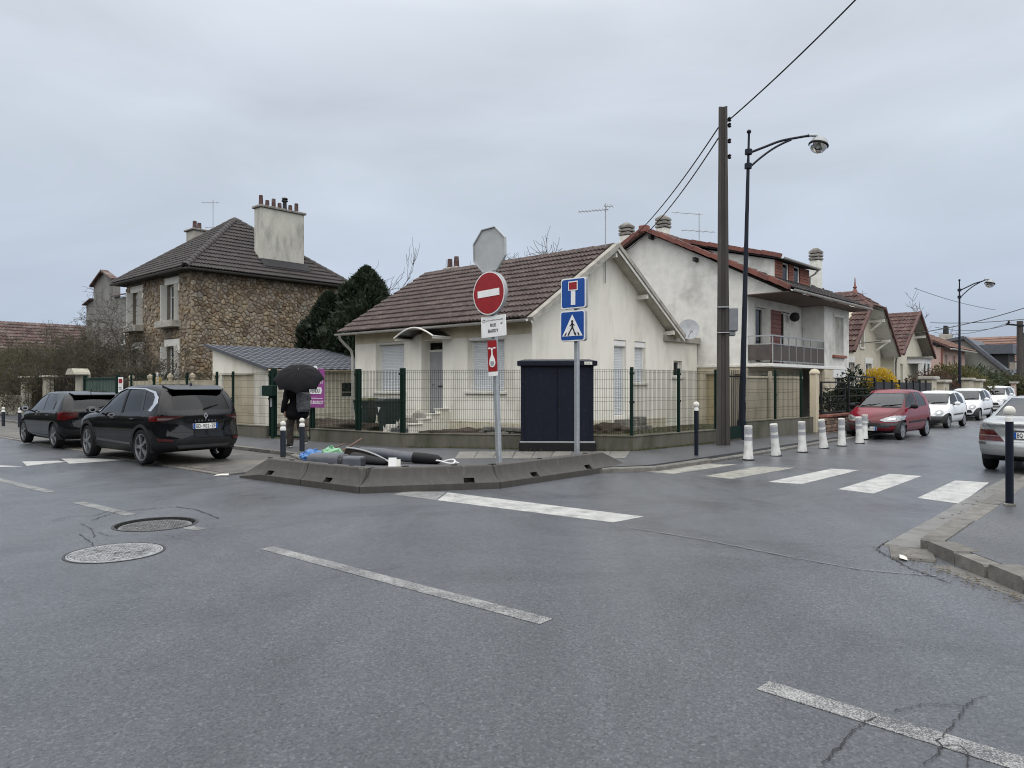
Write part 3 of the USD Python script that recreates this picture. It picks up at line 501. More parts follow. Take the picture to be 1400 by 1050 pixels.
# roof of house 2
FE, RE = V3(0, -.72, ZE + .12), V3(0, Y2 + .6, ZE - .2)
for a, b in ((-.28, X2 + .45),):
    r2 = obj('roof', MB().add([(a, -.7, ZE + .06), (b, -.7, ZE + .06), (b, YR, ZR), (a, YR, ZR), (b, Y2 + .6, ZE - .2), (a, Y2 + .6, ZE - .2)], [(0, 1, 2, 3), (3, 2, 4, 5)]).add([(a, -.7, ZE + .02), (b, -.7, ZE + .02), (b, YR, ZR - .06), (a, YR, ZR - .06)], [(0, 3, 2, 1)]), DARK, h2)
obj('soffit', MB().box(-.27, -.69, ZE - .02, X2 + .4, .92, ZE + .005), mat('brown_soffit', (.13, .09, .07), (.1, .07, .055), .7, 4, stretch=(1, 12, 1)), h2)
Bf = V3(0, YR + .72, ZR - ZE - .12)
roof_tiles(r2, V3(-.2, -.72, ZE + .1), V3(1, 0, 0), Bf, X2 + .6, np.linalg.norm(Bf), .33, .42, TILE_D, segs=4)
Bb = V3(0, YR - Y2 - .6, ZR - ZE + .2); roof_tiles(r2, V3(X2 + .4, Y2 + .6, ZE - .15), V3(-1, 0, 0), Bb, X2 + .6, np.linalg.norm(Bb), .4, .6, TILE_D, segs=2)
def verge(parent, P, Q, n, w=.2, h=.17):
    P, Q = np.asarray(P, float), np.asarray(Q, float)
    for k in range(n): obj('verge_tile', MB().bar(P + (Q - P) * (k + .02) / n + V3(0, 0, .012 * (k % 2)), P + (Q - P) * (k + 1.03) / n + V3(0, 0, .012 * (k % 2) + .02), w, h), VERGE, parent)
verge(r2, (-.27, -.74, ZE + .13), (-.27, YR, ZR + .06), 16); verge(r2, (-.27, Y2 + .6, ZE - .12), (-.27, YR, ZR + .06), 15)
obj('verge_cap', MB().cbox(-.42, YR - .18, ZR - .08, -.1, YR + .18, ZR + .2, .03), VERGE, r2)
ridge_tiles(r2, (-.2, YR, ZR + .06), (X2 + .4, YR, ZR + .06), TILE_R, .4, .12, joined=True)
for y, z in ((YR - .25, ZR - .3), (YR - 2.2, ZR - 1.42)): obj('purlin_end', MB().bar((0, y, z), (-.27, y, z + .02), .12, .14), DARK, r2)
gutter(h2, (-.2, -.8, ZE + .08), (X2 + .45, -.8, ZE + .08), .08)
# dormer
dm = obj('dormer', MB().add([(1.5, .52, 5.55), (4.9, .52, 5.55), (4.9, .52, 6.38), (1.5, .52, 6.38), (1.5, 3.3, 7.1), (4.9, 3.3, 7.1)], [(0, 4, 3, 3), (1, 2, 5, 5), (3, 4, 5, 2)]), STUC_W, h2)
for x, w in ((1.5, .62), (2.75, .5), (3.9, 1.0)):
    for k in range(8): obj('brick_course', MB().cbox(x, .46, 5.5 + k * .11, x + w, .58, 5.5 + k * .11 + .1, .006), BRICK, dm)
for x in (2.14, 3.27):
    fr = obj('dormer_window', MB().box(x, .5, 5.6, x + .06, .56, 6.36).box(x + .54, .5, 5.6, x + .6, .56, 6.36).box(x + .06, .5, 6.3, x + .54, .56, 6.36).box(x + .06, .5, 5.6, x + .54, .56, 5.66), WHITE, dm); obj('pane', MB().box(x + .06, .53, 5.66, x + .54, .536, 6.3), GLASS, fr)
obj('dormer_roof', MB().add([(1.3, .2, 6.42), (5.1, .2, 6.42), (5.1, 4.2, 7.48), (1.3, 4.2, 7.48), (1.3, .2, 6.34), (5.1, .2, 6.34), (5.1, 4.2, 7.4), (1.3, 4.2, 7.4)], [(0, 1, 2, 3), (4, 7, 6, 5), (0, 4, 5, 1), (1, 5, 6, 2), (0, 3, 7, 4)]), TILE_D, dm)
verge(dm, (1.28, .18, 6.46), (1.28, 4.2, 7.53), 11, .16, .16); gutter(dm, (1.3, .14, 6.42), (5.15, .14, 6.42), .07); pipe(dm, [(5.05, .14, 6.36), (5.05, .3, 6.2), (4.98, .46, 6.1), (4.98, .46, 5.6)], .04)
def stack(parent, x, y, z0, z1, w):
    c = obj('chimney', MB().cbox(x - w / 2, y - w / 2, z0, x + w / 2, y + w / 2, z1 - .52, .015), WHITE_S, parent)
    for k in range(3): obj('chimney_louvre', MB().cbox(x - w / 2 - .035, y - w / 2 - .035, z1 - .5 + k * .15, x + w / 2 + .035, y + w / 2 + .035, z1 - .39 + k * .15, .015), CONC, c)
    obj('chimney_core', MB().box(x - w * .4, y - w * .4, z1 - .53, x + w * .4, y + w * .4, z1 - .1), CONC, c); obj('chimney_cap', MB().lathe([(w * .72, z1 - .14), (w * .66, z1 - .06), (w * .3, z1 + .04), (0, z1 + .06)], 4, T(x, y, 0) @ RZ(45)), CONC, c)
stack(h2, .7, 6.6, 6.2, 8.5, .44); stack(h2, 1.75, 5.45, 7.0, 8.82, .44); stack(h2, 7.9, 1.25, 5.3, 7.75, .42)
antenna('roof_aerial', 'two tier aerial above the roof of the white balcony house', S(29.6, 15.5, 7.5), 1.75, [(1.7, 1.5, .3, 3, 1.35), (.95, 1.7, .4, 5, .9)], 16, 0)

# ---------------------------------------------------------------- stone house on the left
h3 = thing('stone_house', 'two storey rubble stone house with dark hipped roof and a broad rendered chimney', 'house', S(15.2, 33.6), A1)
XS, YS, ZS = 8.1, 7.6, 6.98
MORT = mat('stone_mortar', (.17, .148, .118), (.12, .105, .085), .9, 6, .4, 60)
STONE = usdkit.material(stage, '/World/Looks/rubble_stone', {'tc': ('texture_coordinate', {}), 'at': ('attribute', {'attribute': 'tone'}),
    'r': ('rgb_ramp', {'ramp': [(0, (.215, .17, .12)), (.13, (.15, .112, .078)), (.3, (.28, .24, .185)), (.45, (.2, .17, .135)), (.6, (.36, .315, .25)), (.74, (.23, .18, .125)), (.88, (.29, .27, .235)), (1, (.125, .092, .066))]}),
    'n': ('noise_texture', {'scale': 13.0, 'detail': 5.0}), 'mr': ('map_range', {'from_min': .3, 'from_max': .7, 'to_min': .7, 'to_max': 1.25}), 'x': ('mix', {'mix_type': 'multiply', 'fac': 1.0}), 'ln': ('noise_texture', {'scale': 1.1, 'detail': 5.0, 'roughness': .6}), 'lr': ('rgb_ramp', {'ramp': [(.3, (.72, .7, .68)), (.45, (.95, .93, .92)), (.56, (1.0, .93, .8)), (.68, (.8, .71, .59))]}), 'x2': ('mix', {'mix_type': 'multiply', 'fac': 1.0}), 'b': ('bump', {'strength': .9, 'distance': .02}), 'bn': ('noise_texture', {'scale': 18.0, 'detail': 4.0}), 'p': ('principled_bsdf', {'roughness': .9})},
    [('at.fac', 'r.fac'), ('tc.object', 'n.vector'), ('n.fac', 'mr.value'), ('r.color', 'x.color1'), ('mr.result', 'x.color2'), ('tc.object', 'ln.vector'), ('ln.fac', 'lr.fac'), ('x.color', 'x2.color1'), ('lr.color', 'x2.color2'), ('x2.color', 'p.base_color'), ('tc.object', 'bn.vector'), ('bn.fac', 'b.height'), ('b.normal', 'p.normal')], surface='p.BSDF')
def rubble(parent, M, w, h, holes, single, seed, cw=.235, ch=.135, y0=0.0):
    """Irregular stones on a wall plane: cells around scattered centres, shrunk by the joint, each with its own depth and a rounded face."""
    r = np.random.default_rng(seed); P = []
    for j in range(int((h - y0) / ch) + 3):
        for i in range(int(w / cw) + 3):
            if r.random() < .8: P.append(((i - .5 + .5 * (j % 2)) * cw + r.uniform(-.4, .4) * cw, y0 + (j - .5) * ch + r.uniform(-.42, .42) * ch))
    vo = Voronoi(np.array(P)); B = Polygon(rect(0, y0, w, h))
    for a in holes: B = B.difference(Polygon(rect(a[0], a[1], a[0] + a[2], a[1] + a[3])))
    cells = []
    for k in vo.point_region:
        reg = vo.regions[k]
        if -1 in reg or len(reg) < 3: continue
        q = Polygon(vo.vertices[reg]).intersection(B).buffer(-.009)
        q = max(q.geoms, key=lambda z: z.area) if hasattr(q, 'geoms') and len(q.geoms) else q
        if q.is_empty or q.area < .003 or q.geom_type != 'Polygon': continue
        cells.append(q.simplify(.012))
    rest = MB(); k = 0
    for q in cells:
        c = np.array(q.exterior.coords)[:-1]; n = len(c); 
        if Polygon(c).exterior.is_ccw is False: c = c[::-1]
        d = r.uniform(.03, .085); ce = c.mean(0); inn = ce + (c - ce) * .74
        v = np.vstack([np.c_[c, np.zeros(n)], np.c_[c * .96 + ce * .04, np.full(n, d * .65)], np.c_[inn, d + r.uniform(-.012, .012, n)], [[*ce, d + .01]]])
        f = [(a * n + i, a * n + (i + 1) % n, (a + 1) * n + (i + 1) % n, (a + 1) * n + i) for a in (0, 1) for i in range(n)]; f = [(a, b, cc) for a, b, cc, dd in f] + [(a, cc, dd) for a, b, cc, dd in f] + [(2 * n + i, 2 * n + (i + 1) % n, 3 * n) for i in range(n)]
        v = v @ M[:3, :3].T + M[:3, 3]
        if k < single: obj('stone', (v, np.array(f)), STONE, parent)
        else: rest.add(v, f)
        k += 1
    if rest.n: obj('stone_field', rest, STONE, parent, kind='stuff')
FS = FR((0, YS, 0), (0, -1, 0), (0, 0, 1), (-1, 0, 0)); ws = [(.75, 4.72, 1.32, 1.72), (4.95, 4.72, 1.35, 1.75), (.75, 1.75, 1.3, 1.75), (4.95, 1.75, 1.35, 1.75)]
fwall = wall('front_wall', h3, rect(0, 0, YS, ZS), ws, FS, .3, MORT)
swall = obj('side_wall', MB().box(.302, 0, 0, XS, .3, ZS), MORT, h3); obj('other_walls', MB().box(.302, YS - .3, 0, XS, YS, ZS).box(XS - .3, .302, 0, XS, YS - .302, ZS), MORT, h3)
big = [(a - .08, b - .3 if k < 2 else b, c + .16, d + (.72 if k < 2 else .38)) for k, (a, b, c, d) in enumerate(ws)]
rubble(swall, FR((-.05, 0, 0), (1, 0, 0), (0, 0, 1), (0, -1, 0)), XS + .1, ZS - .02, [], 200, 11, y0=1.4); rubble(fwall, FS, YS, ZS - .02, big, 100, 12, cw=.22, ch=.16, y0=1.2)
for k, (a, b, w, h) in enumerate(ws):
    wi = window(h3, FS, a, b, w, h, rec=.2, sill=False, bars=1); W = FS
    obj('lintel', MB().cbox(a - .16, b + h, -.1, a + w + .16, b + h + .34, .07, .015, W).cbox(a + w, b + h - .36, -.1, a + w + .16, b + h - .002, .07, .015, W), WHITE_S, wi)
    obj('shutter_leaf', MB().box(a - .04, b, -.0, a + .0, b + h, .32, W).box(a + w - .02, b, -.12, a + w + .0, b + h, .25, W), mat('grey_shutter', (.55, .54, .5), (.47, .46, .42), .7, 5, stretch=(1, 1, 8)), wi)
    if k < 2: obj('flower_box', MB().cbox(a - .3, b - .34, .0, a + w + .26, b - .02, .5, .02, W), CONC_L, wi)
AP = V3(XS / 2, YS / 2, 10.5); o = .55; ez = ZS + .02; C = [V3(-o, -o, ez), V3(XS + o, -o, ez), V3(XS + o, YS + o, ez), V3(-o, YS + o, ez)]
r3 = obj('roof', MB().add(C + [AP], [(0, 1, 4), (1, 2, 4), (2, 3, 4), (3, 0, 4)]).add([c - V3(0, 0, .1) for c in C], [(0, 3, 2, 1)]), DARK, h3)
def field(t, m, parent, tw, tl):
    mb = MB(); c = t.triangles_center; h = np.abs(np.sin(np.floor(c[:, 0] / tw) * 12.9 + np.floor(c[:, 1] / tw) * 78.2 + np.floor(c[:, 2] / tl * 1.6) * 37.7) * 43758.5) % 1
    mb.add(np.array(t.vertices), np.array(t.faces), h); mb.T.append(np.zeros(0)); obj('roof_tile_field', mb, m, parent, kind='stuff')
def hip_tiles(parent, P, Q, A, tw, tl, m, sg=4, seed=1):
    """Tiles on a triangular roof face, trimmed along its hips."""
    P, Q, A = map(np.asarray, (P, Q, A)); d = Q - P; L = np.linalg.norm(d); d = d / L; up = A - P - d * ((A - P) @ d); hh = np.linalg.norm(up); up /= hh; N = np.cross(d, up); r = np.random.default_rng(seed)
    v, f = tile_mesh(tw, tl, segs=sg); mb = MB(); k = (A - P) @ d
    for q in range(int(hh / tl) + 1):
        for c in range(int(L / tw) + 1):
            y = q * tl / hh
            if (c + 1.5) * tw < k * y or (c - .5) * tw > L - (L - k) * y: continue
            mb.add(P + (c * tw + v[:, :1]) * d + (q * tl + v[:, 1:2]) * up + (v[:, 2:] + .012 + r.normal(0, .002)) * N, f)
    t = mb.tri()
    for a, b in ((P, A), (A, Q)):
        nn = np.cross(N, (b - a)); t = trimesh.intersections.slice_mesh_plane(t, nn * (1 if nn @ ((P + Q) / 2 - a) > 0 else -1), a)
    field(t, m, parent, tw, tl)
for a in range(4): hip_tiles(r3, C[a], C[(a + 1) % 4], AP, .32, .36, TILE_D, seed=a)
for a in range(4): ridge_tiles(r3, C[a] + V3(0, 0, .06), AP + V3(0, 0, .06), TILE_D, .34, .16, joined=a in (1, 2))
for a in (0, 3): gutter(r3, C[a] - (C[(a + 1) % 4] - C[a]) * .0 + V3(0, 0, -.02) + (V3(0, -.06, 0) if a == 0 else V3(-.06, 0, 0)), C[(a + 1) % 4] + V3(0, 0, -.02) + (V3(0, -.06, 0) if a == 0 else V3(-.06, 0, 0)), .09, mat('dark_gutter', (.07, .065, .06), (.05, .047, .045), .4, 4))
pipe(h3, [(XS + .3, -.5, ez - .1), (XS - .1, -.1, ez - .6), (XS - .1, -.1, 2)], .05)
ch = obj('chimney', MB().cbox(3.75, .55, 7.3, 6.25, 1.2, 10.65, .02), mat('weathered_render', (.46, .45, .4), (.36, .35, .31), .9, 1.6, .25, 90, stretch=(1, 1, .3), dirt=(.13, .125, .11), ds=1.5, dlo=.5, dhi=.78), h3)
obj('chimney_cap', MB().cbox(3.66, .46, 10.65, 6.34, 1.29, 10.77, .02), CONC, ch)
for k, (x, hh, r) in enumerate(((3.95, .55, .11), (4.3, .36, .11), (4.66, .5, .11), (5.0, .34, .11), (5.3, .52, .11), (5.62, .34, .11), (5.98, .5, .11))):
    mb = MB(); chimney_pot(mb, x, .88, 10.77, r, hh)
    if k == 4: mb.lathe([(.16, 11.25), (.16, 11.31), (0, 11.32)], 12, T(x, .88, 0)).lathe([(.16, 11.37), (.14, 11.43), (0, 11.45)], 12, T(x, .88, 0)).tube([(x, .88, 11.25), (x, .88, 11.4)], .03)
    obj('chimney_pot', mb, TILE_R if k != 4 else DARK, ch, smooth=40)
obj('chimney_flashing', MB().add([(3.65, .45, 8.05), (6.35, .45, 8.05), (6.35, .02, 7.62), (3.65, .02, 7.62)], [(0, 3, 2, 1)]), DARK, ch)
c2 = obj('chimney', MB().cbox(3.1, 6.6, 7.4, 3.9, 7.55, 10.25, .02), CONC_L, h3); obj('chimney_cap', MB().cbox(3.0, 6.5, 10.25, 4.0, 7.65, 10.35, .02), CONC, c2); mb = MB(); chimney_pot(mb, 3.5, 7.35, 10.35, .12, .55); chimney_pot(mb, 3.5, 6.8, 10.35, .12, .36); obj('chimney_pot', mb, TILE_R, c2, smooth=40)
antenna('roof_aerial', 'thin aerial behind the small chimney of the stone house', S(19.4, 40.2, 9.0), 3.1, [(2.95, 1.0, .25, 4, .35), (1.55, .9, .3, 4, .45)], 180, 0)

# ---------------------------------------------------------------- slate roofed garage between them
gr = thing('garage', 'low cream garage with a slate grey corrugated lean-to roof', 'garage', S(13.5, 23.8), A1)
gx, gy = 6.5, 4.2
wall('street_wall', gr, [(0, 0), (gy, 0), (gy, 3.06), (0, 2.2)], [(1.0, .05, 2.45, 1.98)], FR((0, 0, 0), (0, 1, 0), (0, 0, 1), (-1, 0, 0)), .2, STUC)
obj('garage_door', MB().box(.1, 1.0, .05, .14, 3.45, 2.03), STUC_B, gr)
wall('yard_wall', gr, rect(.202, 0, gx, 2.2), [(3.1, 1.15, .62, .62)], FR((0, 0, 0), (1, 0, 0), (0, 0, 1), (0, -1, 0)), .2, mat('panel_wall', (.68, .64, .55), (.6, .56, .47), .85, 2, .2, 90, dirt=(.36, .32, .24), ds=1.3))
window(gr, FR((0, 0, 0), (1, 0, 0), (0, 0, 1), (0, -1, 0)), 3.1, 1.15, .62, .62, sill=False, curtain=False, bars=0)
for k in range(4): obj('panel_joint', MB().box(.22, -.014, .55 + k * .4, gx, -.001, .575 + k * .4), STUC_B, gr)
A = V3(-.22, -.35, 2.2); mb = MB(); n = 92; rows = 14
Bd = V3(0, gy + .5, 1.0); 
for q in range(rows):
    y0, y1 = q / rows, (q + 1.06) / rows; xs = np.linspace(-.22, gx + .3, n); zz = .035 * np.abs(np.sin(np.arange(n) * math.pi / 4)) 
    lo = np.c_[xs, np.full(n, A[1] + Bd[1] * y0), A[2] + Bd[2] * y0 + zz + .03]; hi = np.c_[xs, np.full(n, A[1] + Bd[1] * y1), A[2] + Bd[2] * y1 + zz]; bt = lo - [0, 0, .03]
    mb.add(np.vstack([lo, hi, bt]), [(i, i + 1, n + i + 1, n + i) for i in range(n - 1)] + [(2 * n + i, 2 * n + i + 1, i + 1, i) for i in range(n - 1)])
r4 = obj('roof', mb, SLATE, gr, smooth=50)
obj('verge', MB().bar((-.24, -.36, 2.2), (-.24, gy + .15, 3.2), .05, .12), mat('slate_edge', (.06, .065, .075), None, .5), gr); gutter(gr, (-.2, -.42, 2.2), (gx, -.42, 2.2), .07, mat('beige_gutter', (.42, .35, .27), (.36, .3, .23), .5)); obj('roof_underlay', MB().add([(-.2, -.34, 2.17), (gx, -.34, 2.17), (gx, gy + .1, 3.12), (-.2, gy + .1, 3.12)], [(0, 3, 2, 1), (0, 1, 2, 3)]), DARK, gr)

# ---------------------------------------------------------------- houses further down the right street
def gable_house(name, label, s, t, w, d, ez, rz, wm, rm, ov=.55, half=0, side_wall_h=None, tw=.3):
    """A house whose gable looks on to the street: local x along the street, y away from it."""
    o = thing(name, label, 'house', S(s, t), A1); c = w / 2
    out = [(0, 0), (w, 0), (w, ez), (c + half, rz - .1), (c - half, rz - .1), (0, ez)] if half else [(0, 0), (w, 0), (w, ez), (c, rz - .1), (0, ez)]
    return o, out, c
VERGE_D = mat('dark_verge_tile', (.1, .04, .033), (.07, .032, .028), .65, 6, .2, 60, vary=.2)
def verge_d(*a):
    global VERGE
    k, VERGE = VERGE, VERGE_D; verge(*a); VERGE = k
BEIGE = mat('sand_render', (.52, .475, .38), (.46, .42, .33), .9, 2, .2, 100, dirt=(.36, .33, .26), ds=1.5)
h4, out, c = gable_house('beige_house', 'sand coloured house with a red half-hipped roof and a pointed finial', 36.3, 11.6, 6.2, 9, 3.75, 5.75, BEIGE, TILE_R, half=1.05)
F4 = FR((0, 0, 0), (1, 0, 0), (0, 0, 1), (0, -1, 0)); w4 = [(.75, 1.25, 1.0, 1.5), (3.6, 1.25, 1.0, 1.5), (2.75, 3.55, .55, 1.0)]
wall('front_wall', h4, out, w4, F4, .3, BEIGE); obj('side_walls', MB().box(0, .302, 0, .3, 9, 3.75).box(5.9, .302, 0, 6.2, 9, 3.75), BEIGE, h4)
for q in w4: wi = window(h4, F4, *q, bars=0); obj('surround', MB().box(q[0] - .12, -.03, q[1], q[0] - .002, -.001, q[1] + q[3]).box(q[0] + q[2] + .002, -.03, q[1], q[0] + q[2] + .12, -.001, q[1] + q[3]).box(q[0] - .14, -.035, q[1] + q[3], q[0] + q[2] + .14, -.001, q[1] + q[3] + .3), WHITE_S, wi)
ZT, ZH, zb = 6.35, 5.5, 3.15; 
r5 = obj('roof', MB().add([(-.7, -.75, zb), (-.7, 9, zb), (3.1, .35, ZT), (3.1, 9, ZT), (2.05, -.75, ZH), (4.15, -.75, ZH), (6.9, -.75, zb), (6.9, 9, zb)], [(0, 4, 2, 2), (0, 2, 3, 1), (2, 4, 5, 5), (5, 6, 2, 2), (2, 6, 7, 3)]), '/World/Looks/roof_boards', h4)
def face_tiles(parent, O, A, B, cl, tw, tl, m, planes, sg=4):
    A = np.asarray(A, float); B = np.asarray(B, float); w, l = np.linalg.norm(A), np.linalg.norm(B); A /= w; B /= l; N = np.cross(A, B); tw = w / round(w / tw); tl = l / round(l / tl); v, f = tile_mesh(tw, tl, segs=sg); mb = MB()
    for q in range(round(l / tl)):
        for cc in range(round(w / tw)): mb.add(np.asarray(O) + (cc * tw + v[:, :1]) * A + (q * tl + v[:, 1:2]) * B + (v[:, 2:] + .012) * N, f)
    t = mb.tri()
    for o_, n_ in planes: t = trimesh.intersections.slice_mesh_plane(t, n_, o_)
    field(t, m, parent, tw, tl)
face_tiles(r5, (-.7, 9, zb), (0, -9.75, 0), (3.8, 0, ZT - zb), None, .34, .4, TILE_R, [(V3(2.05, -.75, 0), V3(-1.1, 1.05, 0))])
face_tiles(r5, (2.05, -.75, ZH), (2.1, 0, 0), (0, 1.1, ZT - ZH), None, .3, .35, TILE_R, [(V3(2.05, -.75, 0), V3(1.1, -1.05, 0)), (V3(4.15, -.75, 0), V3(-1.1, -1.05, 0))])
ridge_tiles(r5, (2.05, -.75, ZH + .03), (3.1, .35, ZT + .03), VERGE_D, .34, .11, joined=True); ridge_tiles(r5, (4.15, -.75, ZH + .03), (3.1, .35, ZT + .03), VERGE_D, .34, .11, joined=True); ridge_tiles(r5, (3.1, .35, ZT + .03), (3.1, 9, ZT + .03), VERGE_D, .34, .11, joined=True)
verge_d(r5, (-.75, -.78, zb + .05), (2.05, -.78, ZH + .05), 10, .12, .13); verge_d(r5, (6.95, -.78, zb + .05), (4.15, -.78, ZH + .05), 10, .12, .13)
obj('finial', MB().lathe([(.14, ZT), (.1, ZT + .12), (.06, ZT + .2), (.1, ZT + .28), (.045, ZT + .36), (.02, ZT + .75), (0, ZT + .78)], 10, T(3.1, .35, 0)), VERGE, r5, smooth=50)
for x, z in ((5.35, 3.95), (4.35, 4.95)): obj('bracket', MB().bar((x, -.7, z), (x, .0, z - .02), .12, .14).bar((x, -.6, z - .05), (x, -.02, z - .5), .08, .1), WHITE_S, r5)
obj('soffit', MB().add([(3.95, -.72, ZH - .12), (6.85, -.72, zb - .06), (6.85, .0, zb - .06), (3.95, .0, ZH - .12), (2.2, -.72, ZH - .1), (2.2, 0, ZH - .1), (-.65, -.72, zb - .06), (-.65, 0, zb - .06)], [(0, 3, 2, 1), (4, 5, 3, 0), (6, 7, 5, 4)]), WHITE_S, r5)
antenna('roof_aerial', 'small aerial on the ridge of the sand coloured house', S(42.6, 15.5, 5.6), 1.2, [(1.1, .9, .3, 3, .4)], 210, 0)

h5 = thing('cream_house', 'cream house with a red tiled gable, white bay window and drainpipe', 'house', S(45.9, 11.8), A1)
F5 = F4; w5 = [(1.25, 1.35, .62, 1.55)]; CREAM = mat('pale_yellow_render', (.6, .565, .46), (.53, .5, .4), .9, 2, .2, 100, dirt=(.42, .39, .31), ds=1.4)
wall('front_wall', h5, [(0, 0), (6.3, 0), (6.3, 3.7), (3.15, 5.75), (0, 3.7)], w5, F5, .3, CREAM); obj('side_walls', MB().box(0, .302, 0, .3, 10, 3.7).box(6, .302, 0, 6.3, 10, 3.7), CREAM, h5)
for q in w5: window(h5, F5, *q, bars=0)
bay = obj('bay_window', MB().prism([(2.9, -.001), (3.3, -.75), (5.2, -.75), (5.6, -.001)], .1, 1.3).prism([(2.9, -.001), (3.3, -.75), (5.2, -.75), (5.6, -.001)], 2.95, 3.25).box(3.28, -.74, 1.3, 3.5, -.5, 2.95).box(5.0, -.74, 1.3, 5.22, -.5, 2.95).box(4.1, -.74, 1.3, 4.4, -.6, 2.95), WHITE, h5)
obj('bay_pane', MB().box(3.5, -.7, 1.3, 5.0, -.69, 2.95), GLASS, bay); obj('bay_roof', MB().prism([(2.75, -.0), (3.2, -.92), (5.3, -.92), (5.75, -.0)], 3.25, 3.36), CONC, bay)
r6 = obj('roof', MB().add([(-.6, -.6, 3.35), (3.15, -.6, 5.95), (6.9, -.6, 3.35), (-.6, 10, 3.35), (3.15, 10, 5.95), (6.9, 10, 3.35)], [(0, 1, 4, 3), (1, 2, 5, 4), (0, 3, 4, 1), (1, 4, 5, 2)]), '/World/Looks/roof_boards', h5)
face_tiles(r6, (-.6, 10, 3.36), (0, -10.6, 0), (3.75, 0, 2.6), None, .36, .42, TILE_R, []); face_tiles(r6, (6.9, -.6, 3.36), (0, 10.6, 0), (-3.75, 0, 2.6), None, .5, .6, TILE_R, [], 2)
ridge_tiles(r6, (3.15, -.62, 6.0), (3.15, 10, 6.0), VERGE_D, .36, .11, joined=True); verge_d(r6, (-.65, -.64, 3.36), (3.15, -.64, 6.0), 12, .12, .14); verge_d(r6, (6.95, -.64, 3.36), (3.15, -.64, 6.0), 12, .12, .14)
for x, z in ((4.6, 4.62), (6.4, 3.4), (.3, 3.5)): obj('bracket', MB().bar((x, -.58, z), (x, .0, z - .02), .12, .14), WHITE_S, r6)
gutter(h5, (-.66, -.5, 3.32), (-.66, 9, 3.32), .07); pipe(h5, [(-.62, -.3, 3.25), (-.1, -.12, 2.9), (-.08, -.1, .2)], .05, CONC)
antenna('roof_aerial', 'tall thin aerial behind the ridge of the cream gabled house', S(49.6, 14.6, 5.6), 2.1, [(1.9, 1.9, .3, 4, 1.5)], 15, 0)

h6 = thing('pink_house', 'pale pink two storey house with a low red roof', 'house', S(58, 11.9), A1); PINK = mat('pink_render', (.52, .37, .32), (.46, .33, .285), .9, 2, .2, 90)
w6 = [(1.0, 2.1, .9, 1.7), (3.6, 2.1, .9, 1.7), (5.9, 2.1, .9, 1.7)]
wall('front_wall', h6, rect(0, 0, 8, 4.3), w6, F4, .3, PINK)
for q in w6: window(h6, F4, *q, bars=0, fm=WHITE_S)
wall('gable_wall', h6, [(.302, 0), (8, 0), (8, 4.3), (4.1, 6.15), (.302, 4.35)], [], FR((0, 0, 0), (0, 1, 0), (0, 0, 1), (-1, 0, 0)), .3, PINK); obj('corner_pipe', MB().tube([(-.06, -.06, .1), (-.06, -.06, 4.2)], .06, 8), BRICK, h6)
r7 = obj('roof', MB().add([(-.3, -.6, 4.2), (8.4, -.6, 4.2), (8.4, 4.1, 6.35), (-.3, 4.1, 6.35), (8.4, 8.5, 4.2), (-.3, 8.5, 4.2)], [(0, 1, 2, 3), (3, 2, 4, 5), (0, 3, 2, 1)]), DARK, h6)
face_tiles(r7, (-.35, -.62, 4.22), (8.8, 0, 0), (0, 4.72, 2.15), None, .44, .5, TILE_O, [], 4); gutter(h6, (-.3, -.68, 4.2), (8.4, -.68, 4.2), .09, WHITE_S); verge_d(r7, (-.34, -.64, 4.24), (-.34, 4.1, 6.4), 9, .12, .14)
mb = MB(); chimney_pot(mb, 2.5, 5, 6.3, .15, .6); chimney_pot(mb, 6.0, 5, 6.3, .15, .5); obj('chimney_pot', mb, DARK, h6)

h7 = thing('grey_gable_house', 'house with a blank grey cement gable sloping down to the right', 'house', S(67, 12.2), A1)
wall('gable_wall', h7, [(-3.3, 0), (4, 0), (4, 4.4), (.1, 5.2), (-.2, 5.15), (-3.3, 2.15)], [], FR((0, 0, 0), (0, 1, 0), (0, 0, 1), (-1, 0, 0)), .3, mat('grey_cement', (.27, .27, .245), (.2, .2, .18), .9, .8, .2, 60, dirt=(.13, .13, .115), ds=.6))
r8 = obj('roof', MB().add([(-.25, -3.5, 2.1), (-.25, -.1, 5.4), (-.25, 4, 4.6), (7, -3.5, 2.1), (7, -.1, 5.4), (7, 4, 4.6)], [(0, 3, 4, 1), (1, 4, 5, 2)]).bar((-.27, -3.5, 2.08), (-.27, -.1, 5.42), .12, .24).bar((-.27, -.1, 5.42), (-.27, 4.0, 4.62), .12, .24), SLATE, h7)
obj('front_wall', MB().box(0, -3.2, 0, 7, -2.9, 2.1), WHITE_S, h7)
dm2 = obj('dormer', MB().box(2.6, -2.6, 2.6, 6.0, .2, 4.15), DARK, h7); obj('dormer_boards', MB().box(3.0, -2.66, 2.7, 5.8, -2.601, 3.5), mat('brown_boards', (.14, .1, .075), (.3, .26, .2), .7, 8, stretch=(6, 1, .2)), dm2); obj('dormer_roof', MB().box(2.3, -2.95, 4.151, 6.3, .4, 4.9), SLATE, dm2)

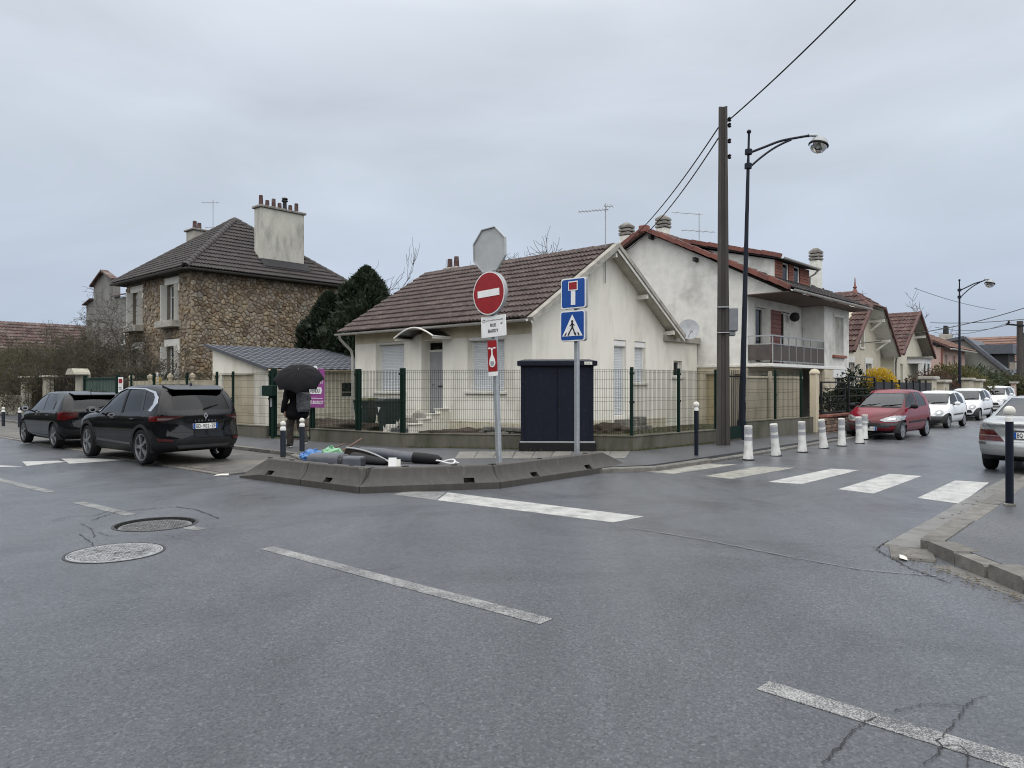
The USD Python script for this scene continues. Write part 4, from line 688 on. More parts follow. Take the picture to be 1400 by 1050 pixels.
h8 = thing('orange_roof_house', 'distant white house with an orange tiled roof and a twin pot chimney', 'house', S(76.5, 10.4), A1)
w8 = [(5.2, 2.3, .9, 1.5), (2.2, 2.3, .9, 1.5)]
wall('gable_wall', h8, [(0, 0), (8.6, 0), (8.6, 3.9), (4.3, 5.9), (0, 3.9)], w8, F4, .3, WHITE_S); obj('side_walls', MB().box(0, .302, 0, .3, 12, 3.9).box(8.3, .302, 0, 8.6, 12, 3.9), WHITE_S, h8)
for q in w8: window(h8, F4, *q, bars=0)
r9 = obj('roof', MB().add([(-.6, -.6, 3.62), (4.3, -.6, 6.1), (9.2, -.6, 3.62), (-.6, 12, 3.62), (4.3, 12, 6.1), (9.2, 12, 3.62)], [(0, 1, 4, 3), (1, 2, 5, 4), (0, 3, 4, 1), (1, 4, 5, 2)]), DARK, h8); face_tiles(r9, (-.6, 12, 3.64), (0, -12.6, 0), (4.9, 0, 2.48), None, .5, .55, TILE_O, [], 2)
c3 = obj('chimney', MB().cbox(3.4, 5.2, 5.0, 4.4, 6.2, 6.55, .03), CONC_L, h8); mb = MB(); chimney_pot(mb, 3.7, 5.6, 6.55, .2, .75); chimney_pot(mb, 4.15, 5.8, 6.55, .2, .85); obj('chimney_pot', mb, DARK, c3)

# ---------------------------------------------------------------- low roofs and gables on the far left
h9 = thing('red_roof_hall', 'long low building with a weathered red tiled roof behind the bare shrubs', 'house', S(6, 60), A1)
HT = mat('weathered_roof', (.09, .052, .046), (.06, .038, .035), .8, 5, .2, 60, spec=.25, vary=.3, dirt=(.14, .12, .11), ds=2.2, dlo=.45, dhi=.65)
obj('walls', MB().box(0, 0, 0, 19, 11, 3.0), CONC_L, h9)
r10 = obj('roof', MB().add([(-.5, -.5, 2.9), (19.5, -.5, 2.9), (19.5, 5.5, 6.4), (-.5, 5.5, 6.4), (19.5, 11.5, 2.9), (-.5, 11.5, 2.9)], [(0, 1, 2, 3), (3, 2, 4, 5), (0, 3, 2, 1)]), DARK, h9); face_tiles(r10, (-.5, -.52, 2.92), (20, 0, 0), (0, 6.02, 3.5), None, .45, .5, HT, [], 4)
h10 = thing('grey_gabled_annexe', 'grey stepped cement gable with a tiled ridge left of the stone house', 'building', S(19, 50.6), A1)
GC = mat('sooty_cement', (.2, .195, .18), (.13, .127, .117), .9, 1.2, .2, 60, stretch=(1, 1, .3), dirt=(.07, .068, .06), ds=1.2)
GF = FR((0, 0, 0), (0, 1, 0), (0, 0, 1), (-1, 0, 0))
wall('gable_wall', h10, [(0, 0), (8.6, 0), (8.6, 7.5), (7.1, 7.8), (7.1, 8.75), (5.0, 9.6), (3.2, 8.9), (3.2, 7.6), (0, 7.5)], [(.9, 4.4, 1.0, 1.1)], GF, .4, GC)
window(h10, GF, .9, 4.4, 1.0, 1.1, bars=0, curtain=False)
obj('coping', MB().bar((-.02, 7.2, 8.76), (-.02, 4.95, 9.68), .5, .1).bar((-.02, 5.05, 9.68), (-.02, 3.1, 8.92), .5, .1).bar((-.02, 8.7, 7.52), (-.02, 7.1, 7.86), .5, .08), HT, h10)
r11 = obj('roof', MB().add([(.0, 3.2, 7.62), (.0, -1.5, 7.52), (5, -1.5, 9.1), (5, 3.2, 9.2)], [(0, 1, 2, 3), (3, 2, 1, 0)]), DARK, h10); face_tiles(r11, (-.2, 3.15, 7.63), (0, -4.6, -.1), (5, 0, 1.55), None, .4, .5, HT, [], 4); obj('side_wall', MB().box(.4, 0, 0, 6, .3, 7.5), GC, h10)
# ---------------------------------------------------------------- fences on low walls
def low_wall(name, label, P, Q, z0, z1, w=.16, m=None, cat='low wall', group=None):
    d = Q - P; L = np.linalg.norm(d[:2]); t = thing(name, label, cat, V3(P[0], P[1], 0), math.degrees(math.atan2(d[1], d[0])), group)
    obj('wall_body', MB().cbox(0, 0, z0, L, w, z1 - .03, .012), m or WALLC, t); obj('coping', MB().cbox(0, -.012, z1 - .03, L, w + .012, z1, .008), m or WALLC, t); return t
def mesh_fence(label, P, Q, posts, z0, z1, cat='fence', low=None, off=.08, name='mesh_fence', step=.0525):
    """Welded wire panels between square posts; each panel and each post is a part."""
    d = Q - P; L = np.linalg.norm(d[:2]); t = thing(name, label, cat, V3(P[0], P[1], 0), math.degrees(math.atan2(d[1], d[0])))
    for x in posts:
        obj('post', MB().cbox(x - .03, off - .02, (low if low is not None else z0) - .02, x + .03, off + .045, z1 + .05, .005), GREEN, t)
        obj('clip', MB().cbox(x - .045, off - .03, z1 - .12, x + .045, off - .02, z1 - .07, .003), GREEN, t); obj('clip', MB().cbox(x - .045, off - .03, (z0 + z1) / 2 - .02, x + .045, off - .02, (z0 + z1) / 2 + .03, .003), GREEN, t)
    hs = [z0 + .05, z0 + .27, z0 + .35, z0 + .58, z0 + .8, z0 + .88, z0 + 1.1, z1 - .24, z1 - .06, z1 - .012]; fold = [z0 + .31, z0 + .84, z1 - .05]
    for a, b in zip(posts[:-1], posts[1:]):
        mb = MB(); n = max(2, int((b - a - .06) / step)); xs = np.linspace(a + .035, b - .035, n + 1)
        for x in xs: mb.box(x - .0033, off - .0033, z0 + .02, x + .0033, off + .0033, z1)
        for h in hs: mb.box(a + .03, off - .009, h - .003, b - .03, off - .0035, h + .003)
        obj('wire_panel', mb, GREEN, t)
    return t
d_ = lambda P, Q: float(np.linalg.norm((Q - P)[:2]))
WZ = .45; FT = 2.0
low_wall('low_wall', 'mossy concrete low wall under the wire fence behind the dark cabinet', F_A, F_B, .05, WZ)
mesh_fence('green wire fence across the cut corner behind the dark cabinet', F_A, F_B, [0.04, d_(F_A, along(F_A, F_B, 744)), d_(F_A, F_B) - .05], WZ, FT)
gl, gr_ = along(F_A, F_L, 371.5), along(F_A, F_L, 424)
low_wall('low_wall', 'concrete low wall under the fence in front of the two wheelie bins', gr_, F_A, .05, WZ)
q483 = along(F_A, F_L, 484)
mesh_fence('green wire fence in front of the two wheelie bins', gr_, F_A, [0.03, d_(gr_, q483), d_(gr_, q483) + .12, d_(gr_, F_A) - .1], WZ, FT)
fend = along(F_A, F_L, 176)
low_wall('low_wall', 'concrete low wall between the large parked car and the mailbox gate', along(F_A, F_L, 293), along(F_A, F_L, 364), .05, WZ)
pl = along(F_A, F_L, 293)
mesh_fence('green wire fence running behind the large black car to the mailbox', fend, F_L, [0, d_(fend, along(F_A, F_L, 207)), d_(fend, along(F_A, F_L, 252)), d_(fend, pl), d_(fend, along(F_A, F_L, 315)), d_(fend, F_L)], WZ, FT, low=.1)
# gate with purple sale board
gt = thing('garden_gate', 'green wire garden gate half hidden by the person with the umbrella', 'gate', V3(gl[0], gl[1], 0), math.degrees(math.atan2(*(gr_ - gl)[[1, 0]])))
gw = d_(gl, gr_); obj('gate_frame', MB().box(.06, .06, .15, .11, .11, 1.98).box(gw - .1, .06, .15, gw - .05, .11, 1.98).box(.11, .062, 1.92, gw - .1, .108, 1.97).box(.11, .062, .15, gw - .1, .108, .2), GREEN, gt)
mb = MB()
for x in np.arange(.14, gw - .1, .0525): mb.box(x - .0028, .08, .2, x + .0028, .0856, 1.92)
for z in (.4, .7, 1.0, 1.3, 1.6): mb.box(.1, .075, z - .003, gw - .1, .08, z + .003)
obj('wire_panel', mb, GREEN, gt); obj('gate_post', MB().cbox(-.07, .02, .05, .06, .14, 2.12, .01), GREEN, gt); obj('lock', MB().cbox(-.09, -.0, 1.0, .0, .019, 1.25, .006), ALU, gt)
mbx = thing('mailbox', 'dark green mailbox on the gate post left of the person', 'mailbox', V3(gl[0], gl[1], 0) - E1 * .03, A1 + 90)
obj('box', MB().cbox(-.36, 0, 1.32, .22, .16, 1.62, .015), GREEN, mbx); obj('flap', MB().cbox(.0 + .24, -.01, 1.33, .42, .1, 1.62, .01), ALU, mbx); obj('slot', MB().cbox(-.3, -.008, 1.53, .15, -.001, 1.56, .003), BLACKM, mbx)
PURPLE = mat('purple_board', (.25, .055, .22), (.22, .048, .195), .4, 5)
sb = thing('sale_board', 'purple sale board with a white 21 badge hanging on the fence by the umbrella', 'sign', along(F_A, F_L, 432, 1.02) - E1 * .01, A1 - 90)
obj('board', MB().cbox(-.43, -.012, 0, .43, -.002, 1.05, .004), PURPLE, sb); BM = FR((0, -.0125, 0), (1, 0, 0), (0, 0, 1), (0, -1, 0))
cir = MB().prism(Polygon([(.0 + .13 * math.cos(a), .97 + .17 * math.sin(a)) for a in np.linspace(0, 6.28, 24)]), .001, .012, BM); obj('badge', cir, SIGNW, sb); text(sb, '21', .13, BM @ T(0, .905, .012), INK, .003)
text(sb, 'CENTURY 21', .085, BM @ T(.0, .66, 0), SIGNW, .003); obj('white_banner', MB().prism([(-.36, .37), (.28, .37), (.33, .46), (.28, .55), (-.36, .55)], .001, .005, BM), SIGNW, sb); text(sb, 'VENDU', .10, BM @ T(-.02, .41, .005), INK, .003); text(sb, '5.88.80.27', .085, BM @ T(.08, .1, 0), SIGNW, .003); obj('small_print', MB().box(-.3, .245, .0, .36, .262, .003, BM), SIGNW, sb)
# right run along the second street
fr_end = along(F_B, F_R, 984)
low_wall('low_wall', 'concrete low wall under the fence left of the concrete pole', F_B, fr_end, .0, WZ)
mesh_fence('green wire fence running from the cut corner to the concrete pole', F_B, fr_end, [.06, d_(F_B, along(F_B, F_R, 932)), d_(F_B, fr_end) - .05], WZ, FT)
fg0, fg1 = along(F_B, F_R, 988), along(F_B, F_R, 1020)
vg = thing('bar_gate', 'narrow dark bar gate between the concrete pole and the lamp post', 'gate', V3(fg0[0], fg0[1], 0), math.degrees(math.atan2(*(fg1 - fg0)[[1, 0]]))); L_ = d_(fg0, fg1)
for k in range(12): obj('bar', MB().cbox(.05 + k * (L_ - .1) / 11 - .012, .06, .2, .05 + k * (L_ - .1) / 11 + .012, .085, 2.05, .003), BLACKM, vg)
obj('rail', MB().box(.03, .085, .3, L_ - .03, .11, .34), BLACKM, vg); obj('rail', MB().box(.03, .085, 1.85, L_ - .03, .11, 1.89), BLACKM, vg); obj('kick_plate', MB().box(.03, .05, .12, L_ - .03, .058, .5), GREEN, vg)
low_wall('low_wall', 'concrete low wall under the fence right of the lamp post', fg1, F_R, .0, WZ + .17)
mesh_fence('green wire fence right of the lamp post below the balcony', fg1, F_R, [.05, d_(fg1, along(F_B, F_R, 1064)), d_(fg1, along(F_B, F_R, 1099))], WZ + .17, FT + .05)
pw0, pw1 = fg1 + E2 * .45, F_R + E2 * .35
cw = thing('panel_wall', 'cream concrete panel wall behind the wire fence below the balcony', 'wall', V3(pw0[0], pw0[1], 0), math.degrees(math.atan2(*(pw1 - pw0)[[1, 0]]))); L_ = d_(pw0, pw1)
for k in range(4): obj('panel', MB().cbox(0, 0, .1 + k * .43, L_, .06, .1 + k * .43 + .425, .006), mat('panel_cream', (.5, .44, .33), (.43, .375, .28), .85, 2, .2, 80, stretch=(1, 1, .3), dirt=(.27, .23, .17), ds=1.2) if k == 0 else '/World/Looks/panel_cream', cw)
obj('coping', MB().cbox(0, -.03, 1.83, L_, .09, 1.9, .01), '/World/Looks/panel_cream', cw)
for x in (.0, L_ * .5): obj('post', MB().cbox(x - .09, -.07, .0, x + .09, .0 - .002, 2.05, .03), '/World/Looks/panel_cream', cw)
gp = thing('gate_pillar', 'cream gate pillar with rounded top at the end of the wire fence', 'pillar', F_R + E1 * .1, A1); obj('shaft', MB().cbox(-.11, -.11, 0, .11, .12, 1.9, .02), '/World/Looks/panel_cream', gp); obj('cap', MB().lathe([(.16, 1.9), (.16, 1.95), (.1, 2.03), (0, 2.06)], 16, T(0, .0, 0)), '/World/Looks/panel_cream', gp, smooth=40)
# wrought iron gate, brick capped wall, black fence and stone pillars further on
def iron(name, label, s0, s1, t, z0, z1, rails, bars, cat='gate', group=None, m=BLACKM):
    o = thing(name, label, cat, S(s0, t), A1, group); L = s1 - s0
    obj('frame', MB().box(0, 0, z0, .06, .06, z1).box(L - .06, 0, z0, L, .06, z1).box(.06, .002, z1 - .05, L - .06, .058, z1).box(.06, .002, z0, L - .06, .058, z0 + .05), m, o)
    for z in rails: obj('rail', MB().box(.06, .01, z, L - .06, .04, z + .03), m, o)
    for x in bars: obj('bar', MB().box(x * L - .012, .004, z0 + .05, x * L + .012, .009, z1 - .05), m, o)
    return o
w1 = thing('brick_capped_wall', 'low stone wall with a red brick coping before the iron gate', 'low wall', S(24.0, 8.15), A1)
for j in range(5):
    for i in range(10): obj('block', MB().cbox(i * .24 + .12 * (j % 2), 0, .02 + j * .115, i * .24 + .12 * (j % 2) + .23, .2, .02 + j * .115 + .107, .014), mat('wall_block', (.3, .2, .15), (.2, .15, .12), .85, 6, .4, 60, vary=.35) if i == j == 0 else '/World/Looks/wall_block', w1)
for i in range(10): obj('coping_brick', MB().cbox(i * .25, -.05, .6, i * .25 + .242, .25, .68, .01), BRICK, w1)
for k in range(5): obj('scroll', MB().tube([(.25 + k * .45 + .16 * math.cos(a), .1, 1.05 + .14 * math.sin(a)) for a in np.linspace(0, 6.3, 14)], .012, 5), BLACKM, w1)
iron('iron_railing', 'black iron railing with scrolls on the brick capped wall', 24.05, 26.4, 8.3, .72, 1.75, [1.0, 1.25, 1.5], [.33, .66], 'railing')
iron('iron_gate', 'black iron gate with horizontal rails in front of the balcony house', 26.6, 29.6, 8.25, .15, 1.95, [.45, .75, 1.0, 1.25, 1.5, 1.75], [.25, .5, .75])
bf = thing('black_panel_fence', 'black sheet fence behind the red car', 'fence', S(29.9, 8.3), A1)
for k in range(8): obj('panel', MB().box(k * 1.1 + .04, .03, .1, k * 1.1 + 1.07, .05, 1.75), BLACKM, bf); obj('post', MB().box(k * 1.1 - .03, 0, 0, k * 1.1 + .03, .08, 1.85), BLACKM, bf)
PIL = mat('pillar_render', (.45, .41, .32), (.38, .345, .27), .9, 3, .3, 60, dirt=(.25, .22, .17), ds=2)
for k, (s, w, h, lb) in enumerate(((39.6, .9, 1.9, 'broad sand coloured gate pillar behind the front white car'), (42.0, 1.2, 1.75, 'sand coloured pillar with flat stone cap behind the second white car'), (48.5, 1.0, 1.9, 'pale stone pillar left of the far lamp post'), (51.5, 1.0, 1.85, 'pale stone pillar right of the far lamp post'))):
    p = thing('gate_pillar', lb, 'pillar', S(s, 8.5), A1); obj('shaft', MB().cbox(0, 0, 0, w, .5, h, .02), PIL, p); obj('cap', MB().cbox(-.12, -.12, h, w + .12, .62, h + .16, .04), CONC_L, p)
    obj('slot', MB().box(w * .3, -.012, .5, w * .3 + .1, -.001, 1.5), DARK, p)
iron('garden_railing', 'grey garden railing between sand coloured pillars on the far street', 43.3, 48.3, 8.6, .6, 1.45, [], [k / 9 for k in range(1, 9)], 'railing'); low_wall('low_wall', 'pale low wall below the grey garden railing on the far street', S(43.3, 8.5), S(48.3, 8.5), 0, .6, .2, PIL)
ww = thing('white_wall', 'white garden wall with dark slots on the far street', 'wall', S(52.6, 8.5), A1); obj('wall_body', MB().cbox(0, 0, 0, 12, .25, 1.5, .02), WHITE_S, ww); obj('coping', MB().cbox(-.05, -.06, 1.5, 12.05, .31, 1.58, .02), CONC_L, ww)
pk = thing('pink_fence', 'pink post fence with brown panels on the far street', 'fence', S(65, 8.5), A1); obj('coping', MB().cbox(-.1, -.1, 1.75, 9.1, .4, 1.9, .03), CONC_L, pk)
for k in range(6): obj('post', MB().cbox(k * 1.75, 0, 0, k * 1.75 + .4, .3, 1.75, .02), PINK, pk)
for k in range(5): obj('panel', MB().box(k * 1.75 + .4, .1, .1, k * 1.75 + 1.75, .16, 1.6), BRICK, pk)
hs = thing('hedge_wall', 'far end of the right street closed by a pale boundary wall', 'wall', S(76, 8.2), A1); obj('wall_body', MB().cbox(0, 0, 0, 60, .3, 1.6, .02), CONC_L, hs)

# neighbours on the left street
NB = mat('old_pillar', (.4, .38, .31), (.3, .285, .235), .9, 3, .3, 60, dirt=(.17, .16, .125), ds=2.5)
sl = 11.2
def left_t(u, s=sl):
    k = (u - 700) / 1000; return s * (.66913 - k * .74314) / (.74314 + k * .66913)
for u, w, h, lb, rnd in ((110, .72, 2.1, 'broad pale pillar with rounded cap beside the green slat gate', 1), (63, .42, 2.0, 'slim grey pillar with flat cap, middle of the three left of the parked cars', 0), (33, .42, 2.0, 'slim grey pillar with flat cap beside the stained low wall', 0)):
    p = thing('gate_pillar', lb, 'pillar', S(sl, left_t(u)), A1 + 90); obj('shaft', MB().cbox(-w / 2, -.3, 0, w / 2, .1, h, .02), NB, p)
    obj('cap', MB().cbox(-w / 2 - .12, -.42, h, w / 2 + .12, .22, h + .1, .03) if not rnd else MB().prism([(-.56, 0), (.56, 0), (.5, .1), (.25, .26), (-.25, .26), (-.5, .1)], -.42, .22, FR((0, 0, h), (1, 0, 0), (0, 0, 1), (0, -1, 0))), NB, p)
sg = thing('slat_gate', 'green vertical slat gate behind the roof of the rear black car', 'gate', S(sl, left_t(161)), A1 + 90); L_ = left_t(117) - left_t(161); n = int(L_ / .16)
for k in range(n): obj('slat', MB().box(k * L_ / n, 0, .15, k * L_ / n + .1, .02, 1.95), mat('green_slat', (.05, .085, .07), (.04, .07, .058), .5, 5) if k == 0 else '/World/Looks/green_slat', sg)
obj('rail', MB().box(0, .02, .3, L_, .06, .36), GREEN, sg); obj('rail', MB().box(0, .02, 1.86, L_, .06, 1.93), GREEN, sg)
for u, nm in ((161, 'a'), (117, 'b')): obj('gate_post', MB().cbox((0 if u == 161 else L_) - .07, -.05, 0, (0 if u == 161 else L_) + .07, .08, 2.05, .01), GREEN, sg)
rs = thing('notice_board', 'small white notice with a red heading on the green gate post', 'sign', S(sl - .1, left_t(169), 1.35), A1 - 90); obj('board', MB().cbox(-.24, -.02, 0, .24, -.005, .6, .004), SIGNW, rs); obj('red_heading', MB().prism([(-.18, .36), (.18, .36), (.2, .46), (.16, .53), (-.18, .52)], .0005, .004, FR((0, -.02, 0), (1, 0, 0), (0, 0, 1), (0, -1, 0))), SIGNR, rs); obj('small_print', MB().box(-.18, -.0235, .12, .18, -.0205, .14).box(-.18, -.0235, .18, .14, -.0205, .2), INK, rs)
ys = thing('house_number_board', 'small yellow board with a white plate on the panel wall', 'sign', S(11.0, left_t(216, 11.0), 1.72), A1 - 90); obj('board', MB().cbox(-.3, -.02, 0, .3, -.006, .2, .004), mat('yellow_board', (.5, .34, .06), None, .5), ys); obj('plate', MB().cbox(-.08, -.03, .02, .08, -.021, .36, .004), SIGNW, ys); text(ys, '2', .13, FR((0, -.0305, .1), (1, 0, 0), (0, 0, 1), (0, -1, 0)), SIGNR, .002)
pn = thing('panel_wall', 'low beige concrete panel wall behind the large black car', 'wall', S(11.75, left_t(294, 11.75)), A1 + 90); L_ = left_t(178, 11.75) - left_t(294, 11.75)
for k in range(4): obj('panel', MB().cbox(0, 0, .05 + k * .44, L_, .06, .05 + k * .44 + .43, .006), '/World/Looks/panel_cream', pn)
for k in range(5): obj('post', MB().cbox(k * L_ / 4 - .07, -.1, 0, k * L_ / 4 + .07, -.002, 1.85, .01).lathe([(.07, 1.85), (.11, 1.93), (.1, 2.0), (0, 2.08)], 10, T(k * L_ / 4, -.05, 0)), '/World/Looks/panel_cream', pn)
sw = low_wall('stained_wall', 'stained pale low wall at the left edge under black railings', S(sl - .02, left_t(30)), S(sl - .02, left_t(-160)), 0, 1.12, .25, mat('stained_render', (.5, .47, .38), (.4, .375, .3), .9, 2, .2, 60, stretch=(3, 3, .35), dirt=(.17, .16, .12), ds=2.2, dlo=.5, dhi=.7))
for (u0, u1, z0, lb) in ((30, -160, 1.14, 'black railing on the stained low wall at the left edge'), (60, 37, .1, 'black bar gate between the two slim pillars'), (102, 67, .1, 'black bar gate left of the broad pale pillar')):
    t0, t1 = left_t(u0), left_t(u1); o = thing('iron_railing', lb, 'railing', S(sl + .05, t0), A1 + 90); L_ = t1 - t0
    for z in (z0 + .05, 1.45, 1.95): obj('rail', MB().box(0, 0, z, L_, .04, z + .035), BLACKM, o)
    mb = MB(); n = max(2, int(L_ / .5))
    for k in range(n): obj('bar', MB().box((k + .5) * L_ / n - .015, .041, z0, (k + .5) * L_ / n + .015, .06, 1.97), BLACKM, o)
ppg = thing('steel_stake', 'thin grey steel stake in the shrubs at the left edge', 'post', S(12.4, left_t(13, 12.4)), 0); obj('stake', MB().tube([(0, 0, 0), (0, 0, 2.75)], .035, 8), GALV, ppg); obj('stake_cap', MB().lathe([(.045, 2.75), (.045, 2.79), (0, 2.8)], 8), GALV, ppg)

# ---------------------------------------------------------------- concrete barrier elements in front of the pavement
B0, B1, B2, B3 = g(327, 653), g(491, 675), g(684, 668), g(864, 640.5)
BARR = mat('barrier_concrete', (.056, .051, .045), (.032, .029, .026), .55, 3.5, .45, 70, dirt=(.105, .092, .075), ds=3.5, dlo=.56, dhi=.74, stretch=(2.2, 2.2, .25))
def barrier(label, P, Q, h0, h1, slots, r0=0.0, r1=0.0):
    """One cast element: vertical foot, hollowed flank, narrow top; r0, r1: length over which an end slopes down."""
    d = Q - P; L = np.linalg.norm(d); t = thing('concrete_barrier', label, 'barrier', P, math.degrees(math.atan2(d[1], d[0])), None); prof = [(0, 0), (0, .1), (.06, .15), (.125, .24), (.155, .345), (.17, .36), (.31, .36), (.325, .345), (.355, .24), (.42, .15), (.48, .1), (.48, 0)]
    xs = sorted(set([.008, L - .008] + list(np.linspace(.008, L - .008, 14)) + ([r0] if r0 else []) + ([L - r1] if r1 else []))); v = []; n = len(prof)
    for x in xs:
        k = 1.0
        if r0 and x < r0: k = .28 + .72 * x / r0
        if r1 and x > L - r1: k = .22 + .78 * (L - x) / r1
        v += [(x, y, z * k * (1 if z <= .1 else (h0 + (h1 - h0) * x / L) / .36) + (0)) for y, z in prof]
    m = len(xs); f = [(i * n + j, (i + 1) * n + j, (i + 1) * n + (j + 1) % n, i * n + (j + 1) % n) for i in range(m - 1) for j in range(n)]; f = [(a, b, c) for a, b, c, d2 in f] + [(a, c, d2) for a, b, c, d2 in f]
    cv_, cap = trimesh.creation.triangulate_polygon(Polygon(prof), engine='earcut'); ix = np.array([int(np.argmin([abs(a - c[0]) + abs(b - c[1]) for a, b in prof])) for c in cv_]); cap = ix[cap]; f += [tuple(q[::-1]) for q in cap]; f += [tuple(q + (m - 1) * n) for q in cap]
    tm = trimesh.Trimesh(v, f, process=True); trimesh.repair.fix_normals(tm)
    M_ = m3.Manifold(m3.Mesh(np.asarray(tm.vertices, np.float32), np.asarray(tm.faces, np.uint32)))
    for s in slots: M_ = M_ - m3.Manifold.cube((.17, .3, .075)).translate((s, -.1, .1))
    obj('element', M_, BARR, t, smooth=28)
    for s in ((L * .33), (L * .68)): obj('lifting_eye', MB().cbox(s - .05, .22, .355, s + .05, .26, .365 + .01, .003), DARK, t)
    return t
mid = B0 + (B1 - B0) * .55
barrier('low concrete barrier with a sloped end by the large black car', B0, mid, .36, .36, [.75], r0=.62)
barrier('low concrete barrier in front of the dumped grey rubbish', mid, B1, .36, .37, [.55])
barrier('low concrete barrier at the bend below the no entry sign', B1, B2, .36, .36, [1.6])
barrier('low concrete barrier with a sloped end below the blue signs', B2, B3, .36, .36, [.8, 2.3], r1=.75)

# ---------------------------------------------------------------- signs on their poles
def octagon(r): return [(r * math.cos(a), r * math.sin(a)) for a in np.arange(8) * math.pi / 4 + math.pi / 8]
def disc(r, n=40): return [(r * math.cos(a), r * math.sin(a)) for a in np.arange(n) * 2 * math.pi / n]
def rrect(w, h, r): return Polygon(rect(-w / 2 + r, -h / 2 + r, w / 2 - r, h / 2 - r)).buffer(r, quad_segs=5)
SF = lambda x, z: FR((x, -.08, z), (1, 0, 0), (0, 0, 1), (0, -1, 0))     # sign plane: local x to the right, facing -y
def sign_pole(name, label, P, top, lean):
    x = thing(name, label, 'sign post', P, A1 - 90); UsdGeom.Xformable(x).AddRotateXYZOp(opSuffix='lean').Set(Gf.Vec3f(*lean))
    obj('pole', MB().prism(rrect(.085, .085, .02), -.05, top), GALV, x, smooth=40); return x
base1 = V3(-.21, 12.25, .1); sp = sign_pole('no_entry_sign', 'leaning grey post with a round red no entry sign and a street name plate', base1, 4.12, (0, -2.6, 0))
z = 3.07; s1 = obj('round_plate', MB().prism(disc(.37), -.035, .035, SF(0, z)), ALU, sp, smooth=30); obj('white_rim', MB().prism(disc(.362), .0355, .0385, SF(0, z)), SIGNW, s1); obj('red_face', MB().prism(disc(.345), .039, .042, SF(0, z)), SIGNR, s1); obj('white_bar', MB().box(-.25, -.058, .0425, .25, .058, .0455, SF(0, z)), SIGNW, s1)
ob = obj('stop_sign_back', MB().prism(octagon(.4), -.02, .0, SF(-.0, z + .74) @ T(0, 0, -.02)), mat('sign_back', (.36, .375, .38), (.31, .325, .33), .5, 3, dirt=(.25, .255, .25), ds=2), sp)
rim = Polygon(octagon(.4)).difference(Polygon(octagon(.385))); obj('stop_sign_lip', MB().prism(rim, .0005, .025, SF(0, z + .74) @ T(0, 0, -.02)), '/World/Looks/sign_back', ob)
st_ = obj('street_plate', MB().prism(rrect(.56, .35, .012), -.012, .006, SF(.05, z - .56)), SIGNW, sp); text(st_, 'RUE', .052, SF(.05, z - .56) @ T(0, -.005, .006), INK); text(st_, 'BARDY', .052, SF(.05, z - .56) @ T(.0, -.1, .006), INK)
sm = MB(); r_ = random.Random(4)
for k in range(17): sm.box(-.15 + k * .023, .092, .0065, -.15 + k * .023 + .012, .092 + r_.uniform(.014, .024), .008, SF(.05, z - .56))
obj('small_lettering', sm, INK, st_); obj('town_mark', MB().prism(Polygon(disc(.032, 20)).difference(Polygon(disc(.022, 20))).difference(Polygon(rect(-.012, -.04, .012, 0))), .0065, .0085, SF(.05, z - .56) @ T(-.21, .1, 0)), INK, st_); obj('arrow', MB().prism([(.16, .03), (.22, .055), (.2, .02)], .0065, .0085, SF(.05, z - .56)), INK, st_)
rd = obj('red_plate', MB().prism(rrect(.2, .52, .01), .045, .06, SF(.055, z - 1.06)), SIGNR, sp); obj('white_foot', MB().prism(rrect(.2, .07, .008), .045, .062, SF(.055, z - 1.36)), SIGNW, rd)
drop = [(.012, .1), (.018, .02), (.06, -.06), (.07, -.12), (.05, -.17), (0, -.19), (-.05, -.17), (-.07, -.12), (-.06, -.06), (-.018, .02), (-.012, .1)]
obj('white_drop', MB().prism(Polygon(drop).union(Polygon([(a, b + .115) for a, b in disc(.024, 16)])), .0605, .063, SF(.055, z - 1.06)), SIGNW, rd); obj('grey_drop', MB().prism([(a * .62, b * .62 - .05) for a, b in drop[2:9]], .0635, .0655, SF(.055, z - 1.06)), ALU, rd); obj('white_dash', MB().box(-.085, .12, .0605, -.035, .145, .063, SF(.055, z - 1.06)).box(.035, .12, .0605, .085, .145, .063, SF(.055, z - 1.06)), SIGNW, rd)
base2 = V3(1.22, 13.75, .1); sp2 = sign_pole('dead_end_sign', 'grey post with two square blue signs, dead end above pedestrian crossing', base2, 3.5, (0, 0, 0))
for k, zc in enumerate((3.245, 2.635)):
    M_ = SF(-.02 * k, zc); q = obj('square_plate', MB().prism(rrect(.58, .575, .05), -.04, .03, M_), ALU, sp2, smooth=30); obj('white_border', MB().prism(rrect(.575, .57, .05), .0305, .033, M_), SIGNW, q); obj('blue_face', MB().prism(rrect(.53, .525, .04), .0335, .036, M_), SIGNB, q)
    if k == 0: obj('white_stem', MB().box(-.05, -.22, .0365, .05, .08, .039, M_).box(-.11, .05, .0395, .11, .225, .042, M_), SIGNW, q); obj('red_bar', MB().box(-.09, .07, .0425, .09, .205, .045, M_), SIGNR, q)
    else:
        obj('white_triangle', MB().prism([(-.235, -.19), (.235, -.19), (0, .215)], .0365, .039, M_), SIGNW, q); w_ = MB(); L = lambda a, b, r: w_.prism(LineString([a, b]).buffer(r), .0395, .042, M_)
        w_.prism([(x, y + .085) for x, y in disc(.025, 14)], .0395, .042, M_); L((0, .05), (.005, -.03), .022); L((.0, -.03), (-.05, -.1), .014); L((-.05, -.1), (-.075, -.15), .012); L((.01, -.03), (.04, -.09), .014); L((.04, -.09), (.055, -.15), .012); L((.0, .045), (-.05, .0), .010); L((.0, .045), (.05, .01), .010)
        for a in (-.17, -.09, -.005, .08, .16): w_.prism([(a - .02, -.18), (a + .018, -.18), (a * .8 + .012, -.12), (a * .8 - .012, -.12)], .0395, .042, M_) if abs(a) > .06 else None
        obj('walking_figure', w_, INK, q)

